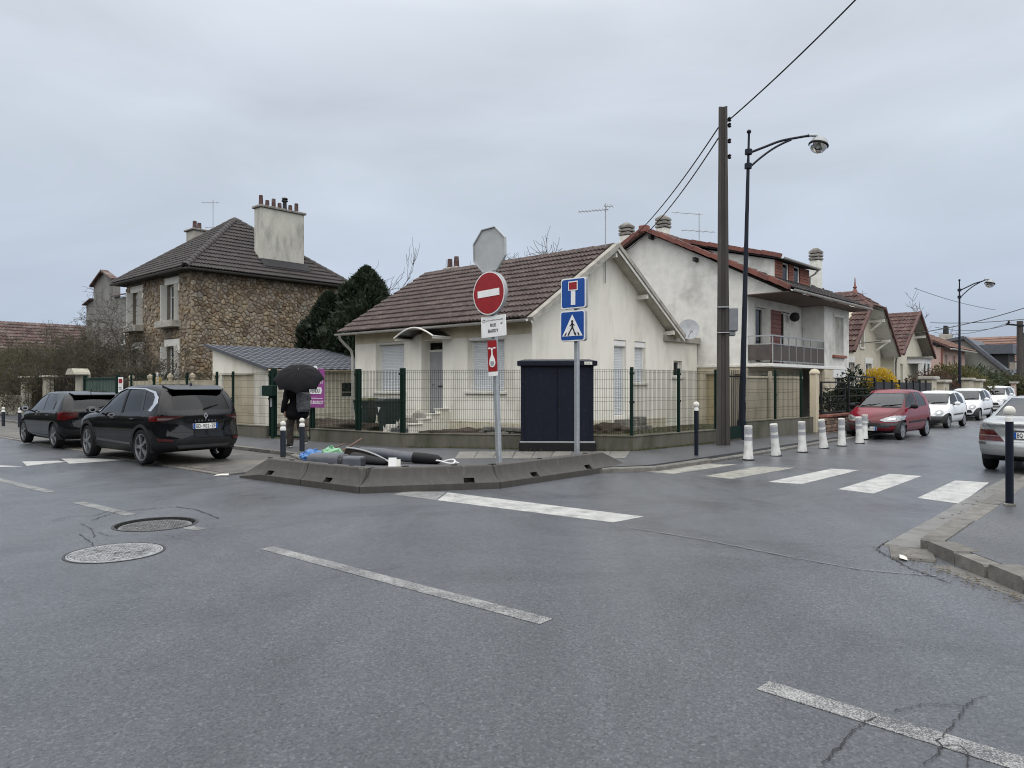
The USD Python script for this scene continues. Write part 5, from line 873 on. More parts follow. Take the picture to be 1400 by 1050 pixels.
# ---------------------------------------------------------------- cabinet
cb = thing('utility_cabinet', 'tall dark blue street cabinet with double doors behind the sign posts', 'cabinet', V3(1.04, 16.86, .1), -2.5)
cwid, chh = 1.68, 2.08
obj('plinth', MB().cbox(-cwid / 2 - .04, -.04, 0, cwid / 2 + .06, .6, .2, .01), BLACKM, cb); obj('body', MB().cbox(-cwid / 2, .012, .2, cwid / 2, .56, chh - .1, .01), CAB, cb)
for s in (-1, 1): dd = obj('door', MB().cbox(s * .005 if s > 0 else -cwid / 2 + .1, -.012, .24, cwid / 2 - .1 if s > 0 else -.005, .011, chh - .14, .006), CAB, cb)
obj('handle', MB().cbox(.04, -.03, 1.0, .075, -.0125, 1.18, .005), BLACKM, cb); obj('frame_rail', MB().cbox(-cwid / 2 - .02, -.03, .2, cwid / 2 + .03, .0, .235, .004), ALU, cb)
obj('roof_cap', MB().add([(-.92, -.08, chh - .1), (.92, -.08, chh - .1), (.92, .64, chh - .1), (-.92, .64, chh - .1), (-.92, -.08, chh), (.92, -.08, chh), (.92, .64, chh), (-.92, .64, chh), (-.75, .2, chh + .05), (.75, .2, chh + .05)], [(0, 1, 5, 4), (1, 2, 6, 5), (2, 3, 7, 6), (3, 0, 4, 7), (0, 3, 2, 1), (4, 5, 9, 8), (6, 7, 8, 9), (5, 6, 9, 9), (7, 4, 8, 8)]), CAB, cb)
lb_ = obj('label_plate', MB().cbox(.62, -.09, chh - .085, .8, -.081, chh - .015, .002), WHITE_S, cb); obj('label_mark', MB().box(.66, -.0935, chh - .058, .685, -.091, chh - .04).box(.715, -.0935, chh - .06, .755, -.091, chh - .038), ALU, lb_)

# ---------------------------------------------------------------- bollards and flexible white posts
SLATEP = mat('worn_navy_paint', (.02, .025, .035), (.014, .017, .024), .5, 9, spec=.25)
def bollard(name, label, P, h=1.2, grp=None, r=.045):
    b = thing(name, label, 'bollard', P, 0, grp); obj('post', MB().lathe([(r, -.05), (r, h - .2), (.0, h - .2)], 20), NAVY if r < .05 else SLATEP, b, smooth=40); obj('collar', MB().lathe([(r + .002, h - .2), (r + .005, h - .19), (r + .005, h - .15), (r - .005, h - .14), (r - .009, h - .11)], 20), WHITE, b, smooth=40)
    rb = .066 if r < .05 else .058; s = trimesh.creation.icosphere(3, rb); s.apply_translation((0, 0, h - rb)); obj('ball', s, WHITE_S, b, smooth=True); obj('base_ring', MB().lathe([(r + .025, -.02), (r + .025, .012), (r + .001, .02)], 20), CONC, b, smooth=40); return b
b0 = bollard('bollard', 'dark blue bollard with a white ball on the right pavement by the silver car', g(1380, 690, .125), 1.24)
copy(b0, 'dark blue bollard with a white ball in front of the concrete pole', g(952, 627, .03)); b1 = bollard('bollard', 'short dark bollard with a white ball left of the walking person', g(387, 626, .09), .78, None, .058); copy(b1, 'short dark bollard with a white ball directly in front of the walking person', g(413, 618, .1)); copy(b1, 'short dark bollard at the left edge before the stained wall', g(4.6, 583.5, .0)); copy(b1, 'short dark bollard hidden partly by the bonnet of the rear black car', g(27, 585, .0))
DEL = mat('white_rubber', (.66, .66, .64), (.52, .52, .5), .5, 8, .1, 50, dirt=(.33, .32, .29), ds=7, dlo=.5, dhi=.7); REFL = mat('grey_reflector', (.3, .31, .33), (.26, .27, .29), .35, 9)
d0 = thing('flexible_post', 'white flexible post with grey bands nearest to the pedestrian crossing', 'traffic post', g(1023, 629), 0, None)
obj('post', MB().lathe([(.115, 0), (.112, .02), (.098, .14), (.088, .3), (.084, .45), (.08, .70), (.085, .705), (.085, .74), (.07, .75), (.06, .735), (0, .73)], 24), DEL, d0, smooth=40)
for z0, z1 in ((.425, .505), (.565, .685)): obj('reflective_band', MB().lathe([(.0865, z0), (.0845, z1)], 24), REFL, d0, smooth=True)
obj('foot', MB().lathe([(.13, 0), (.13, .015), (.11, .03)], 20), BLACKM, d0, smooth=30)
for (u, v, l, lx, ly) in ((1061, 623.5, 'second', 4, -6), (1097, 618.5, 'third', 1, -2), (1126.5, 613, 'fourth', 3, -7), (1151, 610, 'fifth', 0, -1), (1175.5, 606.5, 'sixth', 2, -4), (1181.5, 601, 'seventh and last', -1, 2)):
    copy(d0, f'white flexible post with grey bands, {l} of the row counted from the crossing', g(u, v), 0, tilt=(lx, ly, 0))

# ---------------------------------------------------------------- pole, street lamps, wires
pp = thing('concrete_pole', 'weathered concrete utility pole with a small grey box', 'utility pole', g(990.5, 609, .1) + V3(0, .12, 0), A1 - 62)
PC_ = mat('pole_concrete', (.058, .052, .045), (.034, .03, .027), .85, 4, .35, 80, stretch=(1, 1, .15), dirt=(.085, .078, .068), ds=6, dlo=.58, dhi=.74)
mb = MB(); n = 10
for (sx, dx) in ((1, 0),):
    lo, hi = [(-.17, -.11), (-.06, -.11), (-.05, -.06), (.06, -.06), (.07, -.11), (.17, -.11), (.17, .11), (.07, .11), (.06, .06), (-.05, .06), (-.06, .11), (-.17, .11)], None
    k = len(lo); v = [(x, y, -.2) for x, y in lo] + [(x * .62, y * .62, 8.6) for x, y in lo]; mb.add(v, [(i, (i + 1) % k, k + (i + 1) % k, k + i) for i in range(k)])
mb.prism([(x * .62, y * .62) for x, y in lo], 8.59, 8.62)
obj('shaft', mb, PC_, pp); obj('band', MB().box(-.15, -.12, 3.5, .15, .12, 3.525), ALU, pp); obj('band', MB().box(-.155, -.12, 2.85, .155, .12, 2.875), ALU, pp)
obj('pole_box', MB().cbox(.14, -.14, 2.9, .36, .14, 3.48, .02).cbox(.14, -.1, 2.78, .3, .1, 2.9, .02), mat('grey_box', (.16, .17, .18), (.13, .14, .15), .5, 5), pp)
ins = MB()
for z in (8.3, 8.15, 7.75, 7.35): ins.lathe([(.02, z - .06), (.05, z - .04), (.03, z), (.05, z + .03), (.02, z + .06)], 8, T(.16, 0, 0)).box(.05, -.012, z - .012, .16, .012, z + .012)
obj('insulator', ins, BLACKM, pp); obj('cable', MB().tube([(.115, -.0, .2), (.1, -.0, 4), (.075, 0, 8.2)], .018, 6), BLACKM, pp)
def lamp(name, label, P, h, rz, lean):
    o = thing(name, label, 'street lamp', P, rz); UsdGeom.Xformable(o).AddRotateXYZOp(opSuffix='lean').Set(Gf.Vec3f(*lean)); LN = NAVY
    obj('post', MB().lathe([(.13, -.05), (.13, .5), (.1, .56), (.1, 1.0), (.085, 1.1), (.06, h * .6), (.045, h - .9), (.035, h - .75), (.03, h - .05), (0, h)], 16), LN, o, smooth=40); obj('finial', trimesh.Trimesh(trimesh.creation.icosphere(2, .062).vertices + [0, 0, h + .02], trimesh.creation.icosphere(2, .062).faces), LN, o, smooth=True)
    for z in (h - .55, h - .95): obj('collar', MB().lathe([(.04, z - .09), (.1, z - .07), (.1, z + .07), (.04, z + .09)], 12), LN, o, smooth=30)
    A = h / 8.7; pts = [(.08, 0, h - .55), (.5, 0, h - .36), (1.0, 0, h - .14), (1.5, 0, h + .0), (2.0 * A, 0, h + .12)]; obj('arm', MB().tube(PC([p[0] for p in pts], np.array(pts))(np.linspace(.08, pts[-1][0], 16)), .035, 8), LN, o, smooth=40)
    p2 = [(.08, 0, h - .95), (.45, 0, h - .62), (.8, 0, h - .36), (1.15, 0, h - .16), (1.32, 0, h - .08)]; obj('brace', MB().tube(PC([p[0] for p in p2], np.array(p2))(np.linspace(.08, 1.32, 14)), .03, 8), LN, o, smooth=40)
    Mh = T(2.22 * A, 0, h - .13) @ RY(14); q = obj('lantern', MB().lathe([(0, .23), (.1, .22), (.21, .14), (.26, .02)], 24, Mh), ALU, o, smooth=50); obj('ring', MB().lathe([(.265, .02), (.28, .0), (.28, -.03), (.25, -.05)], 24, Mh), BLACKM, q, smooth=30); obj('glass_bowl', MB().lathe([(.25, -.02), (.24, -.09), (.17, -.19), (.08, -.235), (0, -.245)], 24, Mh), pane_mat('lamp_bowl', (.75, .76, .74), 1.6) if 'lamp_bowl' not in MADE else '/World/Looks/lamp_bowl', q, smooth=50); MADE.add('lamp_bowl')
    obj('reflector', MB().lathe([(.24, .01), (.12, .1), (0, .12)], 20, Mh), CHROME, q, smooth=50); obj('bulb', MB().lathe([(0, -.14), (.05, -.11), (.06, 0), (.03, .08)], 12, Mh), WHITE, q, smooth=50); obj('joint', MB().tube([(2.0 * A - .12, 0, h + .1), (2.1 * A, 0, h + .13), (2.2 * A, 0, h + .08)], .05, 8), GALV, o, smooth=40); return o
MADE = set()
lamp('street_lamp', 'tall dark blue street lamp with a curved arm beside the concrete pole', g(1013.5, 601, .1), 8.65, 12, (0, 1.6, 0)); lamp('street_lamp', 'distant street lamp rising behind the parked white cars', V3(25.7, 42, .05), 7.6, 8, (0, 0, 0))
fp = thing('wooden_pole', 'dark distant utility pole at the right edge of the picture', 'utility pole', V3(38.9, 56, 0), 0); obj('shaft', MB().tube([(0, 0, -.2), (0, 0, 6.55)], [.27, .22], 10), PC_, fp, smooth=40); obj('crossarm', MB().bar((-1.2, -.2, 6.3), (.9, -.2, 6.1), .09, .12), BLACKM, fp); obj('insulator', MB().lathe([(.05, 6.35), (.1, 6.4), (.05, 6.5), (.09, 6.55), (0, 6.6)], 8, T(-1.0, -.2, 0)), BLACKM, fp)
fp2 = thing('wooden_pole', 'second distant pole cut by the right edge of the picture', 'utility pole', V3(45.5, 65, 0), 0); obj('shaft', MB().tube([(0, 0, -.2), (0, 0, 6.2)], [.22, .18], 10), PC_, fp2, smooth=40); obj('pole_cap', MB().lathe([(.2, 6.2), (.2, 6.26), (0, 6.3)], 8), BLACKM, fp2)
def wire(label, P, Q, sag, r=.014, n=24):
    P, Q = np.asarray(P, float), np.asarray(Q, float); t = np.linspace(0, 1, n); pts = P + (Q - P) * t[:, None]; pts[:, 2] -= sag * 4 * t * (1 - t); o = obj('overhead_wire', MB().tube(pts, r, 4), INK, None); tag(o, label, 'wire')
pt = g(990.5, 609, .1) + V3(.1, .12, 8.25)
wire('thick overhead wire rising from the pole top to the upper right', pt, V3(8.1, 9.4, 10.6), .25, .022); wire('upper of two wires from the pole down to the white house', pt - V3(.22, 0, .15), S(26, 17.5, 7.3), .35, .02); wire('lower of two wires from the pole down to the white house', pt - V3(.22, 0, .42), S(26.1, 17.3, 7.2), .4, .02)
wire('cable sagging along the gables of the beige and cream houses', S(35.5, 11.5, 3.55), S(47.3, 11.1, 4.65), .15, .02); wire('cable from the cream gable rising to the right edge', S(47.3, 11.1, 4.65), V3(30, 40, 6.55), .25, .022); wire('long flat cable over the far street to the right edge', S(60, 13, 6.2), V3(30.5, 40, 5.55), .2, .02)
wire('thin far wire from the right pole to the left, upper', V3(38, 55.8, 6.45), V3(45, 78, 7.3), .5, .02); wire('thin far wire from the right pole to the pink house roof', V3(38, 55.8, 6.3), S(66, 14, 6.3), .4, .02); wire('faint high wire crossing behind the cream gable', S(80, 12, 8.6), S(64, 15, 9.3), .2, .02)

# ---------------------------------------------------------------- bins, stones, earth in the yard
def bin_(name, label, P, rz, lidm):
    b = thing(name, label, 'wheelie bin', P, rz); lo, hi = [(-.19, -.24), (.19, -.24), (.19, .18), (-.19, .18)], [(-.29, -.35), (.29, -.35), (.29, .33), (-.29, .33)]
    obj('body', hull([(x, y, .06) for x, y in lo] + [(x, y, .95) for x, y in hi]), PLASG, b); obj('rim', MB().cbox(-.31, -.37, .93, .31, .35, .985, .012), PLASG, b); obj('lid', hull([(x * 1.07, y * 1.07, .985) for x, y in hi] + [(x * .93, y * .9, 1.06) for x, y in hi]), lidm, b)
    obj('handle', MB().tube([(-.26, .36, 1.0), (-.26, .42, 1.01), (.26, .42, 1.01), (.26, .36, 1.0)], .017, 6), PLASG, b)
    for s in (-1, 1): obj('wheel', MB().lathe([(.02, -.03), (.1, -.03), (.1, .03), (.02, .03)], 18, FR((s * .25, .24, .1), (0, 1, 0), (0, 0, 1))), RUBBER, b, smooth=30)
    obj('sticker', MB().prism([(-.12, .62), (.06, .78), (-.12, .8)], .0, .004, FR((0, -.24, 0), (1, 0, 0), (0, -.124, 1), (0, -1, 0))), SIGNW, b); return b
PLASG = mat('bin_plastic', (.026, .034, .032), (.018, .024, .023), .5, 8, spec=.3); OLIVE = mat('olive_lid', (.085, .085, .03), (.065, .065, .025), .5, 8)
bin_('wheelie_bin', 'dark wheelie bin with an olive lid, left of the pair', along(S(14.9, 10), S(14.9, 30), 501, .145), A1 - 70, OLIVE); bin_('wheelie_bin', 'dark wheelie bin with a black lid, right of the pair', along(S(14.7, 10), S(14.7, 30), 532, .145), A1 - 99, PLASG)
rp = thing('stone_stack', 'small stack of old stone blocks left of the cabinet behind the fence', 'stone stack', along(S(13.4, 8), S(13.4, 20), 690, .14), A1 - 75); r_ = random.Random(8)
for j in range(4):
    for i in range(5): obj('stone_block', MB().cbox(0, -.16, 0, .27, .16, .105, .02, T(-.7 + i * .3 + .12 * (j % 2) + r_.uniform(-.03, .03), r_.uniform(-.04, .04), j * .115) @ RZ(r_.uniform(-9, 9))), CONC, rp)
lumps('earth_heap', 'dark heap of earth right of the cabinet behind the fence', 'earth heap', g(830, 590, .3) * V3(1.09, 1.09, 0) + V3(0, 0, .12), (.75, .5), .32, EARTH, 3); lumps('earth_heap', 'low heap of earth behind the person near the sale board', 'earth heap', along(S(14.0, 10), S(14.0, 30), 448, .1), (1.9, .8), .42, EARTH, 5); lumps('earth_heap', 'long low heap of earth below the front window by the sign post', 'earth heap', along(S(14.6, 10), S(14.6, 30), 640, .1), (1.6, .6), .3, EARTH, 9)
sb2 = thing('garden_steps', 'two grey concrete steps below the shuttered side door', 'steps', S(20.3, 12.9, .13), A1)
obj('step', MB().cbox(-.5, -.1, 0, .9, .55, .17, .015), CONC, sb2); obj('step', MB().cbox(-.4, .12, .17, .4, .55, .38, .015), CONC, sb2); obj('side_block', MB().cbox(.42, .1, .172, .85, .5, .45, .015), CONC, sb2)

# ---------------------------------------------------------------- manhole covers in the road
IRONS = mat('sunken_iron', (.17, .17, .17), (.1, .1, .1), .5, 22, .5, 70, dirt=(.05, .05, .052), ds=6, dlo=.5, dhi=.7)
IRON = mat('worn_iron', (.4, .405, .41), (.24, .245, .25), .36, 22, .5, 70, metal=.35, dirt=(.05, .05, .052), ds=6, dlo=.5, dhi=.7)
def manhole(label, P, r, deep, seed):
    o = thing('manhole_cover', label, 'manhole cover', P, 20); ring = Polygon(disc(r + .014)).difference(Polygon(disc(r - .006)))
    if deep: ring = Polygon(disc(r + .05)).difference(Polygon(disc(r + .019)))
    else: obj('seat_ring', MB().prism(Polygon(disc(r - .012)).difference(Polygon(disc(r - .03))), -.03, .0052), '/World/Looks/worn_iron', o)
    obj('frame', MB().prism(ring, -.03, .006), mat('manhole_frame', (.03, .03, .031), (.02, .02, .021), .6, 20) if 'mf' not in MADE else '/World/Looks/manhole_frame', o); MADE.add('mf')
    z_ = -.024 if deep else 0.0; m_ = IRONS if deep else IRON
    if deep: obj('shaft_wall', MB().lathe([(r + .019, .0), (r + .019, -.09), (0, -.09)], 36), INKD, o)
    obj('cover', MB().prism(disc(r - .02 if deep else r - .036), -.03 + z_, .005 + z_), m_, o); rr = np.random.default_rng(seed); mb = MB()
    for i in range(-14, 15):
        for j in range(-14, 15):
            x, y = i * r / 14.5, j * r / 14.5
            if math.hypot(x, y) < r - .06 and rr.random() < .9: a = 45 if (i + j) % 2 else -45; mb.box(-.016, -.005, 0, .016, .005, .005, T(x, y, .0055 + z_) @ RZ(a + rr.uniform(-8, 8)))
    obj('tread', mb, m_, o)
manhole('round iron manhole cover nearest to the camera', g(158, 755.5), .43, False, 1); manhole('sunken round iron manhole cover, the farther of the two', g(213, 716.5), .41, True, 2)
# ---------------------------------------------------------------- cars: a lofted body, openings and fittings cut from the same skin
def prism_side(poly, s, y0=.3, y1=1.3):                    # polygon in (x, z), on the left (s = 1) or right (s = -1)
    return m3.CrossSection([poly if Polygon(poly).exterior.is_ccw else poly[::-1]]).extrude(y1 - y0).transform(np.array([[1, 0, 0, 0], [0, 0, s, s * y0], [0, 1, 0, 0]], float))
def prism_end(poly, x0, x1):                                # polygon in (y, z), between x0 and x1
    return m3.CrossSection([poly if Polygon(poly).exterior.is_ccw else poly[::-1]]).extrude(x1 - x0).transform(np.array([[0, 0, 1, x0], [1, 0, 0, 0], [0, 1, 0, 0]], float))
def mir(p): return [(-a, b) for a, b in p][::-1]
def circ(x, z, r, n=28): return [(x + r * math.cos(a), z + r * math.sin(a)) for a in np.arange(n) * 2 * math.pi / n]
class Car:
    def __init__(c, o, L, top, belt, zb, W, wr, rear, front, plan=(.2, .3), m=None, cabin=(.4, 3.2)):
        c.o, c.L, c.m = o, L, m
        f = lambda p: PC(*np.array(p, float).T)
        ft, fb, fz, fw, fr = map(f, (top, belt, zb, W, wr)); c.ft, c.fw = ft, fw
        xs = np.unique(np.round(np.concatenate([np.linspace(0, L, 56), np.linspace(0, .6, 16), np.linspace(L - .5, L, 12)]), 4)); R = []
        for x in xs:
            zt, z0, w = float(ft(x)), float(fz(x)), float(fw(x)); zB = min(float(fb(x)), zt - .035); h = zt - zB; k = np.clip((h - .05) / .45, 0, 1) ** .75; ws = .945 * w; fa = .86 + .115 * np.clip((1.1 - x) / .6, 0, 1); fs = float(fr(x)) * (1 + .10 * np.clip((.75 - x) / .6, 0, 1)); wt = ws * fa * (1 - k) + fs * k
            z = lambda a: z0 + a * (zB - z0)
            P = [(0, z0), (.6 * w, z0), (.86 * w, z0 + .01), (.945 * w, z0 + .07), (.978 * w, z(.25)), (.992 * w, z(.4)), (w, z(.56)), (.998 * w, z(.68)), (.985 * w, z(.8)), (.982 * w, z(.90)), (.968 * w, z(.965)), (ws, zB), (ws - (ws - wt) * .33, zB + .36 * h), (ws - (ws - wt) * .68, zB + .70 * h), (wt * 1.0, zB + .90 * h), (wt * .93, zB + .955 * h), (wt * .78, zB + .985 * h), (wt * .4, zt), (0, zt + .012)]
            R.append([(x, y, q) for y, q in P] + [(x, -y, q) for y, q in P[-2:0:-1]])
        n, m_ = len(R[0]), len(R); v = [p for r in R for p in r]; F = [(i * n + j, i * n + (j + 1) % n, (i + 1) * n + (j + 1) % n, (i + 1) * n + j) for i in range(m_ - 1) for j in range(n)]; F = [(a, b, d) for a, b, e, d in F] + [(b, e, d) for a, b, e, d in F]
        for i, rev in ((0, 1), (m_ - 1, 0)):                # ends closed in strips between left and right
            for j in range(n // 2):
                a, b, e, d = i * n + j, i * n + (j + 1), i * n + (n - j - 1) % n, i * n + (n - j) % n
                q = [(a, b, e), (a, e, d)]; q = [t for t in q if len(set(t)) == 3]
                F += [t if not rev else t[::-1] for t in q]
        F = [t[::-1] for t in F]
        t = trimesh.Trimesh(v, F, process=False); 
        if t.volume < 0: t.faces = t.faces[:, ::-1]
        B = m3.Manifold(m3.Mesh(np.asarray(t.vertices, np.float32), np.asarray(t.faces, np.uint32))).refine_to_length(.09); mm = B.to_mesh(); V = np.array(mm.vert_properties[:, :3], float); zr, xr = np.array(rear, float).T; zf, xf = np.array(front, float).T
        wy = np.abs(V[:, 1]) / np.maximum(fw(np.clip(V[:, 0], 0, L)), .3)
        r = np.clip(1 - V[:, 0] / .75, 0, 1) ** 1.3; q = np.clip(1 - (L - V[:, 0]) / 1.0, 0, 1) ** 1.3
        c.rp = lambda z: np.interp(z, zr, xr); c.fp = lambda z: np.interp(z, zf, xf)
        V[:, 0] += r * (plan[0] * wy ** 3.2 + np.interp(V[:, 2], zr, xr)) - q * (plan[1] * wy ** 2.6 + np.interp(V[:, 2], zf, xf))
        c.V, c.F = V, np.array(mm.tri_verts); tm = trimesh.Trimesh(V, c.F, process=False); c.N = np.array(tm.vertex_normals); c.cache = {}; E = tm.edges_unique; W3 = c.N.copy()
        for _ in range(5):
            A_ = W3.copy(); np.add.at(A_, E[:, 0], W3[E[:, 1]]); np.add.at(A_, E[:, 1], W3[E[:, 0]]); W3 = A_ / np.maximum(np.linalg.norm(A_, axis=1, keepdims=True), 1e-9)
        c.SN, c.tree = W3, cKDTree(V)
        c.B = c.off(0); c.inner = c.off(-.035) ^ m3.Manifold.cube((cabin[1] - cabin[0], 3, 2)).translate((cabin[0], -1.5, .52)); c.body = c.B - c.inner; c.interior = m3.Manifold.cube((cabin[1] - cabin[0], 1.5, .05)).translate((cabin[0], -.75, .5))
    def off(c, d):
        if d not in c.cache: c.cache[d] = m3.Manifold(m3.Mesh((c.V + d * c.N).astype(np.float32), c.F.astype(np.uint32)))
        return c.cache[d]
    def skin(c, name, M, m, parent):
        """Defines a cut piece with the normals of the whole smooth skin wherever its faces lie along it."""
        q = M.to_mesh(); v = np.array(q.vert_properties[:, :3], float); f = np.array(q.tri_verts); P = v[f.ravel()]; fn = np.cross(P[1::3] - P[::3], P[2::3] - P[::3]); ln = np.linalg.norm(fn, axis=1, keepdims=True); fn = fn / np.maximum(ln, 1e-12)
        dd, ix = c.tree.query(P, k=4); wt = 1 / (dd + .004); sn = (c.SN[ix] * wt[..., None]).sum(1); sn /= np.linalg.norm(sn, axis=1, keepdims=True) + 1e-9; cen = P.reshape(-1, 3, 3).mean(1); d0, i0 = c.tree.query(cen); fnr = np.repeat(fn, 3, 0)
        near = np.repeat((c.SN[i0] * fn).sum(1) > .72, 3) & (dd[:, 0] < .09); n = np.where(near[:, None], sn, fnr); o = obj(name, (P, np.arange(len(P)).reshape(-1, 3)), m, parent); g_ = UsdGeom.Mesh(o); g_.CreateNormalsAttr(Vt.Vec3fArray.FromNumpy(n.astype(np.float32))); g_.SetNormalsInterpolation('vertex'); return o
    def patch(c, name, pr, d, m, th=.02, smooth=35, parent=None):
        q = (c.off(d) ^ pr) - c.off(d - th)
        return None if q.is_empty() or q.num_tri() < 1 else c.skin(name, q, m, parent if parent is not None else c.o)
    def glass(c, name, pr, m):
        q = (c.off(-.006) ^ pr) - c.off(-.012); c.body = c.body - ((c.off(.02) - c.off(-.06)) ^ pr)
        return c.skin(name, q, m, c.o)
    def groove(c, pts, s, w=.009):
        P = LineString(pts).buffer(w / 2, cap_style=2); pr = prism_side(list(P.exterior.coords)[:-1], s, .45, 1.4); c.body = c.body - ((c.off(.02) - c.off(-.012)) ^ pr)
    def groove_end(c, pts, x0, x1, w=.009):
        P = LineString(pts).buffer(w / 2, cap_style=2); c.body = c.body - ((c.off(.02) - c.off(-.012)) ^ prism_end(list(P.exterior.coords)[:-1], x0, x1))
    def arch(c, x, z, r):
        c.body = c.body - m3.Manifold.cylinder(.36, r, r, 40).transform(np.array([[1, 0, 0, x], [0, 0, -1, 1.0], [0, 1, 0, z]], float)) - m3.Manifold.cylinder(.36, r, r, 40).transform(np.array([[1, 0, 0, x], [0, 0, 1, -1.0], [0, 1, 0, z]], float))
    def finish(c):
        return c.skin('body', c.body, c.m, c.o)
def wheel(o, x, y, r, w, rim_r, spokes, rm, s, steer=0, hub=None, style=0):
    M = FR((x, y, r), (1, 0, 0), (0, 0, 1), (0, 1 * s, 0)); 
    if steer: M = T(x, y, r) @ RZ(steer) @ T(-x, -y, -r) @ M
    h = w / 2; t = obj('wheel', MB().lathe([(rim_r, -h), (r - .03, -h), (r - .008, -h + .015), (r, -h + .04), (r, h - .04), (r - .008, h - .015), (r - .03, h), (rim_r + .01, h - .008), (rim_r, h - .02)], 36, M), RUBBER, o, smooth=40)
    obj('rim', MB().lathe([(rim_r + .004, h - .012), (rim_r - .012, h - .014), (rim_r - .02, h - .05), (rim_r - .02, -h)], 32, M), rm, t, smooth=40); obj('brake', MB().lathe([(0, .0), (rim_r - .03, .0)], 24, M), DARK, t)
    mb = MB()
    for k in range(spokes):
        for q in ((-.1, .1) if style == 1 else (0,)):
            a = 2 * math.pi * k / spokes + q * (2.6 / spokes * 2 if style == 1 else 1); d = V3(math.cos(a), math.sin(a), 0); e = V3(-d[1], d[0], 0); w0, w1 = (.010, .014) if style == 1 else (.028, .034)
            if style == 2: w0, w1 = .04, .075
            P = [d * .05 + e * w0 * j + V3(0, 0, zz) for j in (-1, 1) for zz in (h - .05, h - .012)] + [d * (rim_r - .012) + e * w1 * j + V3(0, 0, zz) for j in (-1, 1) for zz in (h - .06, h - .018)]; mb.mesh(hull(P), M)
    mb.lathe([(.06, h - .05), (.06, h - .01), (.03, h), (0, h)], 16, M); obj('spokes', mb, rm, t); return t
def wheels(c, xr, xf, r, rim, spokes, rm, track, style=0, w=.2, ar=.05, steer=0):
    for x in (xr, xf):
        c.arch(x, r, r + ar)
        for s in (1, -1):
            lin = MB(); n = 20; an = np.linspace(-.25, math.pi + .25, n); rr = r + ar - .004
            v = [(x + rr * math.cos(a), s * y, r + rr * math.sin(a)) for y in (track + .09, track - .28) for a in an]; lin.add(v, [(i, i + 1, n + i + 1, n + i) for i in range(n - 1)])
            lin.add([(x + rr * math.cos(a), s * (track - .281), r + rr * math.sin(a)) for a in an], [(0, i, i + 1) for i in range(1, n - 1)])
            obj('arch_liner', lin, DARK, c.o); wheel(c.o, x, s * track, r, w, rim, spokes, rm, s, steer if x == xf else 0, style=style)
def mirror(c, x, y, z, m):
    for s in (1, -1):
        q = trimesh.creation.icosphere(2); v = q.vertices * [.075, .11, .075]; h = obj('mirror', (v + [x, s * (y + .1), z], q.faces), m, c.o, smooth=60); obj('mirror_foot', MB().bar((x - .01, s * (y - .06), z - .06), (x, s * (y + .05), z - .03), .05, .04), BLACKM, h)
        obj('mirror_glass', MB().lathe([(0, 0), (.062, 0)], 16, FR((x - .066, s * (y + .1), z), (0, 1.3, 0), (0, 0, .95), (-1, 0, 0))), CHROME, h)
def seats(c, xf, xr, z=.55, wd=.26, top=1.28):
    for s in (1, -1):
        b = obj('seat', hull([(x + a, s * .37 + y, q) for (x, q) in ((xf, z), (xf - .12, top - .3)) for a in (0, .14) for y in (-wd, wd)]), DARK, c.o); obj('headrest', hull([(xf - .14 + a, s * .37 + y, q) for q in (top - .24, top - .04) for a in (0, .09) for y in (-.13, .13)]), DARK, b)
    obj('rear_seat', hull([(x + a, y, q) for (x, q) in ((xr, z), (xr - .18, top - .28)) for a in (0, .16) for y in (-.6, .6)]), DARK, c.o)
def plate(c, end, x, z, txt, w=.52, h=.11, parent=None, blue=True, right=True):
    M = FR((x, 0, z), (0, -1, 0), (0, 0, 1), (-1, 0, 0)) if end == 'rear' else FR((x, 0, z), (0, 1, 0), (0, 0, 1), (1, 0, 0))
    p = obj('number_plate', MB().prism(rrect(w, h, .008), -.01, .008, M), SIGNW, c.o); obj('plate_band', MB().box(-w / 2, -h / 2, .0085, -w / 2 + .045, h / 2, .0095, M), SIGNB, p)
    if right: obj('plate_band', MB().box(w / 2 - .045, -h / 2, .0085, w / 2, h / 2, .0095, M), SIGNB, p)
    q = meshkit.text_mesh(txt, .075, .002, True); k = min(1.0, (w - .11) / (q.bounds[1, 0] - q.bounds[0, 0])); S_ = np.eye(4); S_[0, 0] = k; text(p, txt, .075, M @ T(0, -.037, .0085) @ S_, INK, .002); return p
def wiper(c, P, Q, name='wiper'): obj(name, MB().bar(P, Q, .014, .02).bar(V3(*P) + V3(0, 0, .012), (V3(*P) + V3(*Q)) / 2 + V3(0, 0, .015), .012, .012), BLACKM, c.o)
def paint(name, c, flake=0.0, rough=.28, spec=.5): return mat(name, c, tuple(x * .94 for x in c), rough, 3, coat=.6, metal=flake, spec=spec)
TAIL = mat('tail_lamp_red', (.055, .0035, .004), (.025, .002, .0025), .15, 12, coat=.4); TAILC = mat('tail_lamp_clear', (.13, .10, .10), (.09, .07, .07), .15, 14, coat=1.0); HEADL = mat('headlamp_inside', (.34, .35, .36), (.17, .18, .19), .2, 22, metal=.4, coat=1.0); AMBER = mat('amber_lamp', (.4, .12, .01), None, .2)
GRAPH = mat('graphite_trim', (.07, .072, .076), (.055, .057, .06), .4, 8, metal=.4)
P_BLACK = mat('black_paint', (.004, .0042, .005), None, .05, 3, spec=.42); P_BLACK2 = mat('black_paint_hatchback', (.005, .0053, .0062), None, .06, 3, spec=.42); P_RED = mat('ruby_paint', (.1, .005, .011), (.09, .0045, .01), .16, 3, coat=.15, spec=.3); P_SILV = paint('silver_paint', (.36, .37, .37), .75, .32); P_WHITE = paint('white_car_paint', (.66, .67, .68), 0, .3)

def open_car(name, label, P, head, *a, **k):
    o = thing(name, label, 'car', P, head); return Car(o, *a, **k)
